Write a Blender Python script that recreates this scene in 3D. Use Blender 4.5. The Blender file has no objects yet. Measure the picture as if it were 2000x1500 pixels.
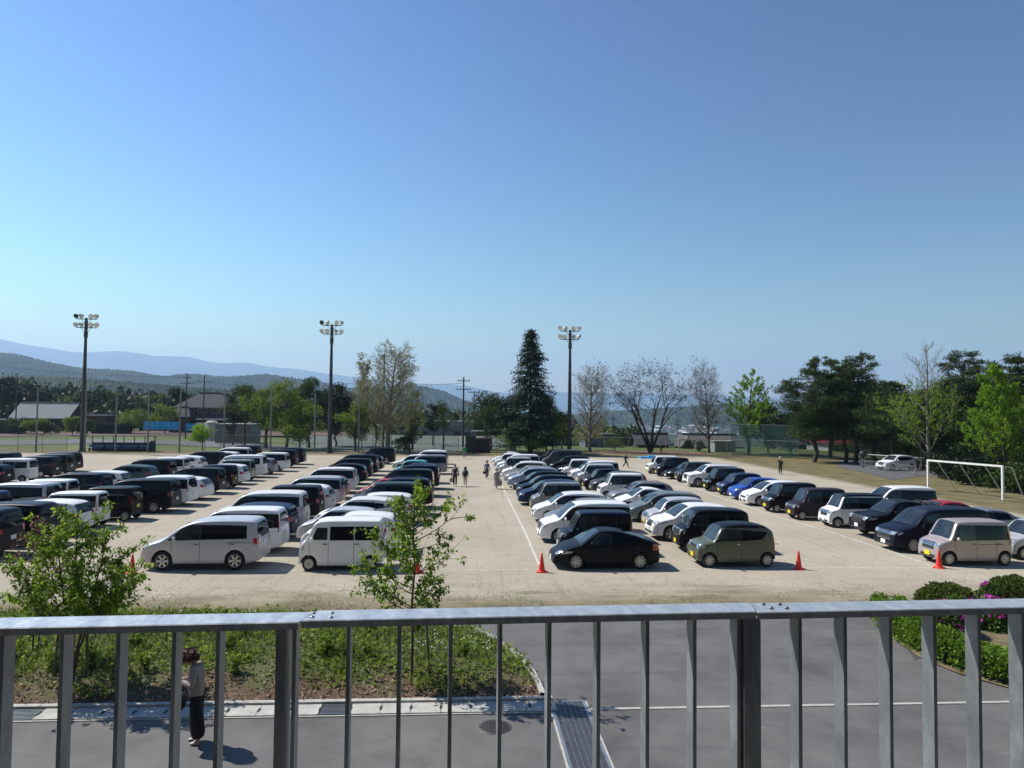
import bpy, bmesh, math, random
import numpy as np
from mathutils import Vector, Matrix
R = math.radians
rng = np.random.default_rng(7)
rnd = random.Random(11)
S = bpy.context.scene
COL = S.collection

# ------------------------------------------------------------------ camera
CAM = Vector((0, 0, 6.0))
YAW, PITCH, ROLL, F = R(3.76), math.atan(55/1400), 0.010, 1400/2000
fwd = Vector((math.sin(YAW)*math.cos(PITCH), math.cos(YAW)*math.cos(PITCH), math.sin(PITCH)))
rt0 = fwd.cross(Vector((0, 0, 1))).normalized()
up0 = rt0.cross(fwd)
rt = rt0*math.cos(ROLL) + up0*math.sin(ROLL)
up = up0*math.cos(ROLL) - rt0*math.sin(ROLL)
cam = bpy.data.cameras.new('camera'); co = bpy.data.objects.new('camera', cam); COL.objects.link(co)
M = Matrix((rt, up, -fwd)).transposed().to_4x4(); M.translation = CAM
co.matrix_world = M
cam.sensor_width = 36; cam.lens = 36*F; cam.clip_start = 0.05; cam.clip_end = 60000
S.camera = co

# ------------------------------------------------------------------ world, sun, exposure
SKY_N, SKY_G = 1/9.5, 2.4
SUN_EL, SUN_AZ = R(48), R(-62)          # azimuth from +Y, clockwise
sundir = Vector((math.sin(SUN_AZ)*math.cos(SUN_EL), math.cos(SUN_AZ)*math.cos(SUN_EL), math.sin(SUN_EL)))
W = bpy.data.worlds.new('World'); S.world = W; W.use_nodes = True
nt = W.node_tree; bg = nt.nodes['Background']
sky = nt.nodes.new('ShaderNodeTexSky'); sky.sky_type = 'NISHITA'; sky.sun_disc = False
sky.sun_elevation = SUN_EL; sky.sun_rotation = SUN_AZ; sky.altitude = 0
sky.air_density = 1.6; sky.dust_density = 0.2; sky.ozone_density = 2.2
sc_ = nt.nodes.new('ShaderNodeVectorMath'); sc_.operation = 'SCALE'; sc_.inputs['Scale'].default_value = SKY_N
ga_ = nt.nodes.new('ShaderNodeGamma'); ga_.inputs[1].default_value = SKY_G
sc2 = nt.nodes.new('ShaderNodeVectorMath'); sc2.operation = 'SCALE'; sc2.inputs['Scale'].default_value = 1/SKY_N
nt.links.new(sky.outputs[0], sc_.inputs[0]); nt.links.new(sc_.outputs[0], ga_.inputs[0]); nt.links.new(ga_.outputs[0], sc2.inputs[0])
nt.links.new(sc2.outputs[0], bg.inputs[0]); bg.inputs[1].default_value = 0.145
sl = bpy.data.lights.new('sun', 'SUN'); sl.energy = 5.0; sl.angle = R(0.5); sl.color = (1, .955, .89)
so = bpy.data.objects.new('sun', sl); COL.objects.link(so)
so.rotation_euler = sundir.to_track_quat('Z', 'Y').to_euler(); so.location = (0, 0, 50)
S.view_settings.view_transform = 'Standard'; S.view_settings.look = 'None'
S.view_settings.exposure = 0.42; S.view_settings.gamma = 1
S.cycles.volume_bounces = 3; S.cycles.max_bounces = 6; S.cycles.transparent_max_bounces = 12
S.cycles.diffuse_bounces = 3; S.cycles.glossy_bounces = 3
S.cycles.use_denoising = True

# ------------------------------------------------------------------ survey helpers: from the photograph's angles to places on the ground
def ray(px, py):
    return fwd + rt*((px-1000)/1400) - up*((py-750)/1400)
def at(px, py, z=0.0):
    d = ray(px, py); t = (z-CAM.z)/d.z
    return CAM + d*t
def aty(px, py, Y):
    d = ray(px, py); return CAM + d*(Y/d.y)
def xat(px, Y, z=0.0):
    """X of the image column px at distance Y and height z"""
    py = 805
    for _ in range(4):
        p = aty(px, py, Y)
        py += (p.z-z)/Y*1400
    return aty(px, py, Y).x
def proj(p):
    v = Vector(p)-CAM; d = v.dot(fwd)
    return 1000+1400*v.dot(rt)/d, 750-1400*v.dot(up)/d

# ------------------------------------------------------------------ materials
MATS = {}
def nmat(name):
    m = bpy.data.materials.new(name); m.use_nodes = True
    return m, m.node_tree, m.node_tree.nodes['Principled BSDF']
def N(nt, t, **k):
    n = nt.nodes.new(t)
    for a, v in k.items():
        if a in n.inputs.keys(): n.inputs[a].default_value = v
        else: setattr(n, a, v)
    return n
def ramp(nt, fac, stops, interp='LINEAR'):
    r = nt.nodes.new('ShaderNodeValToRGB'); r.color_ramp.interpolation = interp
    e = r.color_ramp.elements
    while len(e) < len(stops): e.new(0.5)
    for i, (p, c) in enumerate(stops):
        e[i].position = p; e[i].color = (*c, 1) if len(c) == 3 else c
    nt.links.new(fac, r.inputs[0]); return r.outputs[0]
def mixc(nt, fac, a, b):
    m = nt.nodes.new('ShaderNodeMix'); m.data_type = 'RGBA'
    for i, v in ((0, fac), (6, a), (7, b)):
        if hasattr(v, 'links'): nt.links.new(v, m.inputs[i])
        else: m.inputs[i].default_value = v if i == 0 else (*v, 1)
    return m.outputs[2]
def noise(nt, vec, scale, detail=4, rough=.6):
    n = N(nt, 'ShaderNodeTexNoise', Scale=scale, Detail=detail, Roughness=rough)
    nt.links.new(vec, n.inputs['Vector']); return n.outputs[0]
def mth(nt, op, a, b=None, c=None, clamp=False):
    m = nt.nodes.new('ShaderNodeMath'); m.operation = op; m.use_clamp = clamp
    for i, v in enumerate((a, b, c)):
        if v is None: continue
        if hasattr(v, 'links'): nt.links.new(v, m.inputs[i])
        else: m.inputs[i].default_value = v
    return m.outputs[0]
def sstep(nt, v, a, b):
    m = nt.nodes.new('ShaderNodeMapRange'); m.interpolation_type = 'SMOOTHSTEP'
    nt.links.new(v, m.inputs[0]); m.inputs[1].default_value = a; m.inputs[2].default_value = b
    return m.outputs[0]
def bump(nt, h, p, strength=.3, dist=.02):
    b = N(nt, 'ShaderNodeBump', Strength=strength, Distance=dist); nt.links.new(h, b.inputs['Height'])
    nt.links.new(b.outputs[0], p.inputs['Normal'])
def mat(name, c, rough=.6, metal=0, var=.12, scale=3, bmp=0, c2=None, coat=0, spec=None):
    """simple procedural: colour broken up by noise"""
    if name in MATS: return MATS[name]
    m, nt, p = nmat(name)
    g = N(nt, 'ShaderNodeTexCoord').outputs['Object']
    f = noise(nt, g, scale)
    a = tuple(max(0, x*(1-var*2)) for x in c); b = c2 or tuple(min(1, x*(1+var*2)) for x in c)
    nt.links.new(ramp(nt, f, [(.3, a), (.7, b)]), p.inputs['Base Color'])
    p.inputs['Roughness'].default_value = rough; p.inputs['Metallic'].default_value = metal
    if coat: p.inputs['Coat Weight'].default_value = coat; p.inputs['Coat Roughness'].default_value = .05
    if spec is not None: p.inputs['Specular IOR Level'].default_value = spec
    if bmp: bump(nt, noise(nt, g, scale*6), p, .5, bmp)
    MATS[name] = m; return m
def leafmat(name, dark, light, trans=.35, rough=.55):
    if name in MATS: return MATS[name]
    m, nt, p = nmat(name)
    g = N(nt, 'ShaderNodeNewGeometry')
    f = g.outputs['Random Per Island']
    pos = N(nt, 'ShaderNodeTexCoord').outputs['Object']
    n2 = noise(nt, pos, .9, 2)
    f2 = mth(nt, 'ADD', mth(nt, 'MULTIPLY', f, .6), mth(nt, 'MULTIPLY', n2, .5))
    c = ramp(nt, f2, [(.2, dark), (.85, light)])
    nt.links.new(c, p.inputs['Base Color']); p.inputs['Roughness'].default_value = rough; p.inputs['Specular IOR Level'].default_value = .14
    t = nt.nodes.new('ShaderNodeBsdfTranslucent'); nt.links.new(c, t.inputs[0])
    mx = nt.nodes.new('ShaderNodeMixShader'); mx.inputs[0].default_value = trans
    nt.links.new(p.outputs[0], mx.inputs[1]); nt.links.new(t.outputs[0], mx.inputs[2])
    nt.links.new(mx.outputs[0], nt.nodes['Material Output'].inputs[0])
    MATS[name] = m; return m

# ------------------------------------------------------------------ mesh building
class MB:
    def __init__(s): s.v = []; s.f = []; s.m = []; s.sm = []
    def add(s, vs, fs, mi=0, smooth=False):
        o = len(s.v); s.v += [tuple(q) for q in vs]
        for f in fs: s.f.append(tuple(o+i for i in f)); s.m.append(mi); s.sm.append(smooth)
    def box(s, c, d, mi=0, rot=None, bev=0):
        x, y, z = (q/2 for q in d)
        vs = [Vector((a*x, b*y, e*z)) for a in (-1, 1) for b in (-1, 1) for e in (-1, 1)]
        if rot is not None: vs = [rot @ q for q in vs]
        vs = [q+Vector(c) for q in vs]
        s.add(vs, [(0, 1, 3, 2), (4, 6, 7, 5), (0, 4, 5, 1), (2, 3, 7, 6), (0, 2, 6, 4), (1, 5, 7, 3)], mi)
    def bar(s, a, b, w, h=None, mi=0):
        a = Vector(a); b = Vector(b); h = h or w; d = (b-a)
        q = d.to_track_quat('X', 'Z').to_matrix()
        s.box((a+b)/2, (d.length, w, h), mi, q)
    def tube(s, a, b, ra, rb=None, n=8, mi=0, cap=True):
        a = Vector(a); b = Vector(b); rb = ra if rb is None else rb
        q = (b-a).to_track_quat('Z', 'X').to_matrix()
        cs = [(math.cos(2*math.pi*i/n), math.sin(2*math.pi*i/n)) for i in range(n)]
        vs = [a+q@Vector((x*ra, y*ra, 0)) for x, y in cs]+[b+q@Vector((x*rb, y*rb, 0)) for x, y in cs]
        fs = [(i, (i+1) % n, n+(i+1) % n, n+i) for i in range(n)]
        s.add(vs, fs, mi, True)
        if cap: s.add(vs, [tuple(range(n-1, -1, -1)), tuple(range(n, 2*n))], mi)
    def lathe(s, prof, c=(0, 0, 0), n=20, axis='Z', mi=0, smooth=True, flat=False):
        vs = []
        for r, h in prof:
            for i in range(n):
                a = 2*math.pi*i/n; x, y = r*math.cos(a), r*math.sin(a)
                vs.append({'Z': (c[0]+x, c[1]+y, c[2]+h), 'Y': (c[0]+x, c[1]+h, c[2]+y), 'X': (c[0]+h, c[1]+x, c[2]+y)}[axis])
        fs = [(k*n+i, k*n+(i+1) % n, (k+1)*n+(i+1) % n, (k+1)*n+i) for k in range(len(prof)-1) for i in range(n)]
        s.add(vs, fs, mi, smooth)
    def build(s, name, mats, parent=None, loc=None, fix=True):
        me = bpy.data.meshes.new(name); me.from_pydata(s.v, [], s.f)
        mats = mats if isinstance(mats, (list, tuple)) else [mats]
        for q in mats: me.materials.append(q)
        me.polygons.foreach_set('material_index', s.m); me.polygons.foreach_set('use_smooth', s.sm)
        if fix:
            bm = bmesh.new(); bm.from_mesh(me); bmesh.ops.recalc_face_normals(bm, faces=bm.faces); bm.to_mesh(me); bm.free()
        me.update()
        return link(me, name, parent, loc)
def link(me, name, parent=None, loc=None):
    o = bpy.data.objects.new(name, me); COL.objects.link(o)
    if parent: o.parent = parent
    if loc is not None: o.location = loc
    return o
def tag(o, label=None, cat=None, group=None, kind=None):
    if label: o['label'] = label
    if cat: o['category'] = cat
    if group: o['group'] = group
    if kind: o['kind'] = kind
    return o
def empty(name, loc, label, cat, group=None, rz=0):
    o = bpy.data.objects.new(name, None); COL.objects.link(o); o.location = loc; o.rotation_euler.z = rz
    o.empty_display_size = .3
    return tag(o, label, cat, group)
def quads(name, P, mats, parent=None, idx=None, loc=None):
    """P: (n,4,3) float array -> one mesh of loose quads"""
    P = np.asarray(P, dtype=np.float32); n = len(P); me = bpy.data.meshes.new(name)
    me.vertices.add(n*4); me.vertices.foreach_set('co', P.reshape(-1))
    me.loops.add(n*4); me.loops.foreach_set('vertex_index', np.arange(n*4, dtype=np.int32))
    me.polygons.add(n); me.polygons.foreach_set('loop_start', np.arange(0, n*4, 4, dtype=np.int32))
    me.polygons.foreach_set('loop_total', np.full(n, 4, dtype=np.int32))
    for q in (mats if isinstance(mats, (list, tuple)) else [mats]): me.materials.append(q)
    if idx is not None: me.polygons.foreach_set('material_index', np.asarray(idx, dtype=np.int32))
    me.update(calc_edges=True); me.validate()
    return link(me, name, parent, loc)
def leafquads(C, size, aspect=1.6, flat=0.0, jit=.35, droop=0.0, dirs=None):
    """rhombic leaf faces at the points C"""
    C = np.asarray(C, dtype=np.float64); n = len(C)
    d = rng.normal(size=(n, 3)) if dirs is None else np.asarray(dirs, dtype=float)+rng.normal(size=(n, 3))*jit
    d[:, 2] -= droop; d /= np.linalg.norm(d, axis=1)[:, None]+1e-9
    u = rng.normal(size=(n, 3)); u[:, 2] += flat*3; u /= np.linalg.norm(u, axis=1)[:, None]
    s = np.cross(d, u); s /= np.linalg.norm(s, axis=1)[:, None]+1e-9
    L = size*(1+rng.uniform(-jit, jit, n))[:, None]; w = L/aspect
    return np.stack([C, C+d*L*.45+s*w*.5, C+d*L, C+d*L*.45-s*w*.5], axis=1)
def empty_tree(*a, **k): return empty(*a, **k)
# ================================================================== SETTING
def smooth_noise(nx, ny, cx, cy, seed):
    r = np.random.default_rng(seed); g = r.uniform(-1, 1, (cy+2, cx+2))
    X = np.linspace(0, cx-.001, nx); Y = np.linspace(0, cy-.001, ny)
    xi = X.astype(int); yi = Y.astype(int); fx = X-xi; fy = Y-yi
    fx = fx*fx*(3-2*fx); fy = (fy*fy*(3-2*fy))[:, None]
    a = g[yi][:, xi]; b = g[yi][:, xi+1]; c = g[yi+1][:, xi]; d = g[yi+1][:, xi+1]
    return (a*(1-fx)+b*fx)*(1-fy)+(c*(1-fx)+d*fx)*fy
def gridmesh(name, P, m, smooth=True):
    ny, nx = P.shape[:2]
    i = np.arange((ny-1)*(nx-1)); r = i//(nx-1); c = i % (nx-1); a = r*nx+c
    Fq = np.stack([a, a+1, a+nx+1, a+nx], 1)
    me = bpy.data.meshes.new(name); me.from_pydata(P.reshape(-1, 3).tolist(), [], Fq.tolist())
    me.materials.append(m)
    if smooth: me.polygons.foreach_set('use_smooth', [True]*len(me.polygons))
    return link(me, name)
def sheet(name, pts, z, m, kind='structure', thick=0):
    b = MB(); b.add([(p[0], p[1], z) for p in pts], [tuple(range(len(pts)))])
    o = b.build(name, m); o['kind'] = kind; return o
def P2(px, py): p = at(px, py); return (p.x, p.y)

def terrain_z(x, y):
    """the field's plateau, flat to the left, falling into the valley ahead and to the right"""
    t = np.clip((y-118)/330, 0, 1); t = t*t*(3-2*t)
    w = np.clip((x+60-(y-118)*.05)/70, 0, 1); w = w*w*(3-2*w)
    t2 = np.clip((y-260)/500, 0, 1)
    tr = np.clip((x-62)/60, 0, 1)*np.clip((y-20)/60, 0, 1)*4
    return -.06-(38*t*w)-(12*t2*(1-w))-tr*(1-t)
# terrain sheet to the horizon
ys = np.concatenate([np.linspace(-60, 118, 20), np.linspace(125, 600, 60), np.linspace(640, 2500, 30), np.linspace(3000, 14000, 12)])
ts = np.linspace(-1.15, 1.15, 120)
Y, T = np.meshgrid(ys, ts, indexing='ij')
X = T*(np.abs(Y)+90)
Z = terrain_z(X, Y)
m, nt, p = nmat('terrain_grass'); MATS['terrain'] = m
g = N(nt, 'ShaderNodeTexCoord').outputs['Object']
c1 = ramp(nt, noise(nt, g, .09, 6), [(.3, (.06, .095, .02)), (.5, (.105, .14, .035)), (.68, (.16, .15, .07))])
c2 = ramp(nt, noise(nt, g, .01, 5), [(.35, (.025, .045, .014)), (.6, (.06, .085, .03)), (.75, (.12, .12, .07))])
sx = N(nt, 'ShaderNodeSeparateXYZ'); nt.links.new(g, sx.inputs[0])
nt.links.new(mixc(nt, sstep(nt, sx.outputs[1], 250, 420), c1, c2), p.inputs['Base Color'])
p.inputs['Roughness'].default_value = .9; p.inputs['Specular IOR Level'].default_value = .15
o = gridmesh('terrain', np.stack([X, Y, Z], -1), m); o['kind'] = 'structure'

# the sand sports field with its worn grassy margins
m, nt, p = nmat('field_sand'); MATS['field_sand'] = m
g = N(nt, 'ShaderNodeTexCoord').outputs['Object']
sx = N(nt, 'ShaderNodeSeparateXYZ'); nt.links.new(g, sx.inputs[0]); x_, y_ = sx.outputs[0], sx.outputs[1]
mp = N(nt, 'ShaderNodeMapping'); mp.inputs['Scale'].default_value = (1, .16, 1); nt.links.new(g, mp.inputs[0])
mp2 = N(nt, 'ShaderNodeMapping'); mp2.inputs['Scale'].default_value = (.35, 1.3, 1); nt.links.new(g, mp2.inputs[0])
base = ramp(nt, noise(nt, g, .16, 8, .65), [(.3, (.355, .315, .238)), (.5, (.42, .373, .288)), (.72, (.48, .43, .336))])
fine = noise(nt, g, 9, 6, .75); base = mixc(nt, sstep(nt, fine, .48, .72), base, (.25, .215, .155))
trk = noise(nt, mp2.outputs[0], 1.1, 5, .7); base = mixc(nt, mth(nt, 'MULTIPLY', sstep(nt, trk, .52, .7), .35), base, (.27, .235, .175))
# dark crumbs and clods, thicker towards the near edge
vor = N(nt, 'ShaderNodeTexVoronoi', Scale=4.2); nt.links.new(mp2.outputs[0], vor.inputs['Vector'])
nmask = sstep(nt, noise(nt, g, .6, 5), .40, .56)
nearm = sstep(nt, y_, 34, 24)
cr = mth(nt, 'MULTIPLY', sstep(nt, mth(nt, 'ADD', vor.outputs['Distance'], mth(nt, 'MULTIPLY', noise(nt, g, 14, 3), .3)), .33, .2), mth(nt, 'MULTIPLY', nmask, nearm))
base = mixc(nt, mth(nt, 'MULTIPLY', cr, .8), base, (.10, .085, .055))
# worn grass: near margin, right margin, far margin
ng = noise(nt, g, .55, 8, .7); ng2 = noise(nt, mp2.outputs[0], .5, 6, .7)
yn = mth(nt, 'ADD', y_, mth(nt, 'MULTIPLY', mth(nt, 'SUBTRACT', ng2, .5), 9))
near_g = mth(nt, 'MULTIPLY', sstep(nt, yn, 25.4, 21.8), .85)
xr = mth(nt, 'ADD', x_, mth(nt, 'MULTIPLY', mth(nt, 'SUBTRACT', ng, .5), 5))
right_g = sstep(nt, xr, 33.2, 35.4)
far_g = sstep(nt, mth(nt, 'ADD', y_, mth(nt, 'MULTIPLY', mth(nt, 'SUBTRACT', ng, .5), 9)), 95, 101)
gr = mth(nt, 'MAXIMUM', mth(nt, 'MAXIMUM', near_g, right_g), far_g)
gcol = ramp(nt, mth(nt, 'ADD', mth(nt, 'MULTIPLY', ng, .6), mth(nt, 'MULTIPLY', noise(nt, g, 6, 6, .8), .4)), [(.36, (.05, .062, .02)), (.46, (.13, .12, .055)), (.56, (.205, .16, .085)), (.66, (.16, .15, .06))])
spot = mth(nt, 'MULTIPLY', sstep(nt, ng2, .56, .66), sstep(nt, y_, 27.2, 25.2))
base = mixc(nt, mth(nt, 'MULTIPLY', spot, .6), base, (.12, .13, .05))
mp3 = N(nt, 'ShaderNodeMapping'); mp3.inputs['Scale'].default_value = (2.6, .12, 1); mp3.inputs['Rotation'].default_value = (0, 0, .03); nt.links.new(g, mp3.inputs[0])
rut = noise(nt, mp3.outputs[0], 1.0, 6, .7); base = mixc(nt, mth(nt, 'MULTIPLY', sstep(nt, rut, .53, .66), .42), base, (.27, .235, .18))
st_ = sstep(nt, noise(nt, g, 26, 3, .8), .66, .74); base = mixc(nt, mth(nt, 'MULTIPLY', st_, .5), base, (.14, .12, .09))
nt.links.new(mixc(nt, gr, base, gcol), p.inputs['Base Color'])
p.inputs['Roughness'].default_value = .92; p.inputs['Specular IOR Level'].default_value = .12
bump(nt, mth(nt, 'ADD', noise(nt, g, 5, 6, .7), mth(nt, 'MULTIPLY', noise(nt, g, 30, 4), .3)), p, .55, .05)
b = MB(); b.add([(-75, 21.3, .004), (62, 21.3, .004), (62, 108, .004), (-75, 108, .004)], [(0, 1, 2, 3)])
o = b.build('sports_field', m); o['kind'] = 'structure'

# asphalt
m, nt, p = nmat('asphalt'); MATS['asphalt'] = m
g = N(nt, 'ShaderNodeTexCoord').outputs['Object']
c = ramp(nt, noise(nt, g, .5, 6, .65), [(.32, (.082, .078, .074)), (.5, (.125, .12, .113)), (.7, (.165, .158, .148))])
c = mixc(nt, sstep(nt, noise(nt, g, 90, 3, .8), .5, .75), c, (.19, .182, .175))
mp = N(nt, 'ShaderNodeMapping'); mp.inputs['Scale'].default_value = (.5, 2.6, 1); mp.inputs['Rotation'].default_value = (0, 0, .35); nt.links.new(g, mp.inputs[0])
sc = noise(nt, mp.outputs[0], 1.3, 8, .75); c = mixc(nt, mth(nt, 'MULTIPLY', sstep(nt, sc, .61, .72), .6), c, (.29, .28, .265))
c = mixc(nt, mth(nt, 'MULTIPLY', sstep(nt, noise(nt, g, .9, 4), .6, .72), .35), c, (.06, .057, .056))
dn = N(nt, 'ShaderNodeTexNoise', Scale=1.4, Detail=5); nt.links.new(g, dn.inputs['Vector'])
wv = N(nt, 'ShaderNodeVectorMath', operation='MULTIPLY_ADD'); nt.links.new(dn.outputs[1], wv.inputs[0]); wv.inputs[1].default_value = (1.1, 1.1, 0); nt.links.new(g, wv.inputs[2])
ve = N(nt, 'ShaderNodeTexVoronoi', Scale=.22); ve.feature = 'DISTANCE_TO_EDGE'; nt.links.new(wv.outputs[0], ve.inputs['Vector'])
c = mixc(nt, mth(nt, 'MULTIPLY', sstep(nt, ve.outputs['Distance'], .006, .001), mth(nt, 'MULTIPLY', sstep(nt, noise(nt, g, .3, 2), .5, .6), .2)), c, (.035, .033, .032))
mp5 = N(nt, 'ShaderNodeMapping'); mp5.inputs['Scale'].default_value = (.10, 1.5, 1); mp5.inputs['Rotation'].default_value = (0, 0, -.5); nt.links.new(g, mp5.inputs[0])
c = mixc(nt, mth(nt, 'MULTIPLY', sstep(nt, noise(nt, mp5.outputs[0], 1.0, 4, .6), .58, .68), .3), c, (.07, .067, .065))
c = mixc(nt, mth(nt, 'MULTIPLY', sstep(nt, noise(nt, g, 18, 5, .85), .52, .72), .35), c, (.22, .212, .20))
nt.links.new(c, p.inputs['Base Color']); p.inputs['Roughness'].default_value = .8; p.inputs['Specular IOR Level'].default_value = .3
bump(nt, noise(nt, g, 120, 3), p, .4, .008)
b = MB(); b.add([(-30, -20, 0), (30, -20, 0), (30, 21.6, 0), (-30, 21.6, 0)], [(0, 1, 2, 3)])
o = b.build('road', m); o['kind'] = 'structure'

conc = mat('concrete_pale', (.42, .41, .36), .85, var=.09, scale=5, bmp=.004)
conc_d = mat('concrete_grey', (.27, .27, .26), .85, var=.12, scale=3)
dark_gap = mat('dark_gap', (.02, .02, .02), .9)
# drain-channel covers along the bed: separate blocks with open slots between them
b = MB(); x = -22.0; k = 0
Y0, Y1 = 14.53, 15.30
while x < 1.75:
    x1 = min(x+.6, 1.95)
    grate = abs(x-(-3.0)) < .31 or abs(x+8.6) < .31
    if not grate: b.box(((x+x1)/2, (Y0+Y1-.28)/2, .012), (x1-x-.012, .5, .05))
    else:
        for j in range(8): b.box(((x+x1)/2, Y0+.03+j*.062, .018), (.56, .03, .03), 2)
        for j in range(9): b.box((x+.03+j*.067, Y0+.25, .01), (.012, .48, .02), 2)
        b.box(((x+x1)/2, Y0+.25, .002), (.58, .5, .002), 1)
    b.box((x, Y0+.25, .012), (.055, .17, .056), 1)
    x += .6; k += 1
b.box((-10.05, 15.10, .035), (23.9, .13, .09)); b.box((-10.05, 14.50, .006), (23.9, .05, .022))
galv_d = mat('galvanised_grate', (.22, .23, .24), .5, .7)
o = b.build('kerb', [conc, dark_gap, galv_d]); o['kind'] = 'structure'
# thin concrete edging across the road
b = MB(); b.box((9.5, 14.62, .004), (14.2, .09, .02)); o = b.build('kerb_edging', conc); o['kind'] = 'structure'

# planting bed: low mound of soil, bark chips and weeds
bed_edge = [(1.72, 15.12), (1.70, 15.6), P2(1052, 1340), P2(1030, 1300), P2(985, 1262), P2(940, 1238), P2(900, 1222), P2(840, 1208), (-3.0, 21.4), (-8, 21.9), (-16, 22.0), (-24, 22.0)]
def bed_h(x, y):
    e = np.array(bed_edge); d = 99.
    for i in range(len(e)-1):
        a, c = e[i], e[i+1]; t = np.clip(((x-a[0])*(c[0]-a[0])+(y-a[1])*(c[1]-a[1]))/((c-a)@(c-a)+1e-9), 0, 1)
        d = min(d, math.hypot(x-a[0]-t*(c[0]-a[0]), y-a[1]-t*(c[1]-a[1])))
    d = min(d, max(0, y-15.14)); s = min(1, d/1.6); return .06+.22*s*s*(3-2*s)
def inside(x, y, poly):
    c = False; j = len(poly)-1
    for i in range(len(poly)):
        if (poly[i][1] > y) != (poly[j][1] > y) and x < (poly[j][0]-poly[i][0])*(y-poly[i][1])/(poly[j][1]-poly[i][1]+1e-12)+poly[i][0]: c = not c
        j = i
    return c
m, nt, p = nmat('bed_soil'); MATS['bed_soil'] = m
g = N(nt, 'ShaderNodeTexCoord').outputs['Object']
sx = N(nt, 'ShaderNodeSeparateXYZ'); nt.links.new(g, sx.inputs[0])
mul = ramp(nt, noise(nt, g, 22, 6, .8), [(.3, (.035, .021, .012)), (.48, (.12, .07, .04)), (.6, (.26, .175, .11)), (.7, (.45, .36, .27))])
grn = ramp(nt, noise(nt, g, 9, 6, .8), [(.35, (.05, .07, .016)), (.55, (.12, .15, .04)), (.7, (.22, .19, .10))])
f = sstep(nt, mth(nt, 'ADD', sx.outputs[1], mth(nt, 'MULTIPLY', noise(nt, g, .8, 5), 3.5)), 17.2, 18.3)
nt.links.new(mixc(nt, f, mul, grn), p.inputs['Base Color']); p.inputs['Roughness'].default_value = .95
bump(nt, noise(nt, g, 26, 5, .8), p, .9, .05)
poly = bed_edge+[(-24, 15.14), (1.7, 15.14)]
b = MB(); 
rows = []
for j in range(28):
    y = 15.14+j*(6.9/27)
    # right end of the bed at this y
    xr_ = max([xx for xx in np.arange(-24, 2.2, .04) if inside(xx, min(y, 21.95), poly)] or [-23])
    rows.append([(-24+(xr_+24)*(i/60)**.8, y) for i in range(61)])
P = np.array([[(q[0], q[1], bed_h(*q)-.02+.02*math.sin(q[0]*3.1)*math.sin(q[1]*2.3)) for q in r] for r in rows])
o = gridmesh('planting_bed_soil', P, m); o['kind'] = 'structure'
# kerb round the bed's end
b = MB()
sm = []
for i in range(len(bed_edge)-1):
    for t in np.linspace(0, 1, 6)[:-1]: sm.append(Vector((*bed_edge[i], 0)).lerp(Vector((*bed_edge[i+1], 0)), t))
sm = [sum(sm[max(0, i-3):i+4], Vector())/len(sm[max(0, i-3):i+4]) for i in range(len(sm))]
for i in range(len(sm)-1):
    d = (sm[i+1]-sm[i]).normalized(); n = Vector((d.y, -d.x, 0))*.06
    for q in ((sm[i], sm[i+1]),):
        a, c = q; z = Vector((0, 0, .1)); s0 = Vector((0, 0, -.02))
        b.add([a-n+s0, a+n+s0, a+n+z, a-n+z, c-n+s0, c+n+s0, c+n+z, c-n+z], [(0, 1, 5, 4), (1, 2, 6, 5), (2, 3, 7, 6), (3, 0, 4, 7)])
o = b.build('kerb_stone', conc); o['kind'] = 'structure'

# bed on the right, behind the clipped hedge
m = mat('dry_lawn', (.15, .12, .055), .95, var=.2, scale=2.2, c2=(.24, .19, .1), bmp=.02)
hb = [(11.55, 16.2), (11.35, 17.4), (11.5, 18.6), (12.0, 19.8), (12.9, 21.0), (13.4, 21.5), (30, 21.5), (30, 14.0), (12.9, 14.0)]
sheet('lawn_soil', hb, .03, m)
o = sheet('road_gutter', [P2(1742, 1212), P2(1768, 1222), P2(1800, 1285), P2(1786, 1290)], .006, mat('gutter_dirt', (.07, .065, .06), .9))

# chalk lines on the sand
m, nt, p = nmat('chalk'); g = N(nt, 'ShaderNodeTexCoord').outputs['Object']
c = ramp(nt, noise(nt, g, 5, 8, .75), [(.42, (.42, .38, .30)), (.58, (.70, .68, .62))])
nt.links.new(c, p.inputs['Base Color']); p.inputs['Roughness'].default_value = .95
def line(name, pts, w=.11):
    b = MB()
    for i in range(len(pts)-1):
        a, c = Vector((*pts[i], .009)), Vector((*pts[i+1], .009)); d = (c-a).normalized(); n = Vector((-d.y, d.x, 0))*w/2
        b.add([a-n, a+n, c+n, c-n], [(0, 1, 2, 3)])
    o = b.build(name, m); o['kind'] = 'structure'
line('field_marking', [P2(-40, 1118), P2(366, 1115), P2(1000, 1113.3), P2(1560, 1109.5), P2(2060, 1109)], .07)
line('field_marking', [P2(1053, 1104), P2(1028, 1045), P2(1005, 999), P2(989, 967), P2(981, 950), P2(964, 920), P2(953, 900)], .10)
line('field_marking', [P2(983, 968), P2(997, 968)], .35)
line('field_marking', [P2(1817, 1104), P2(1716, 1070), P2(1623, 1039.4), P2(1527, 1012), P2(1420, 976.5), P2(1322, 940), P2(1262, 921)], .1)
line('field_marking', [P2(140, 1073), P2(259, 1010), P2(420, 953), P2(560, 910)], .07)
line('field_marking', [P2(850, 984), P2(1000, 983)], .03)

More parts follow.
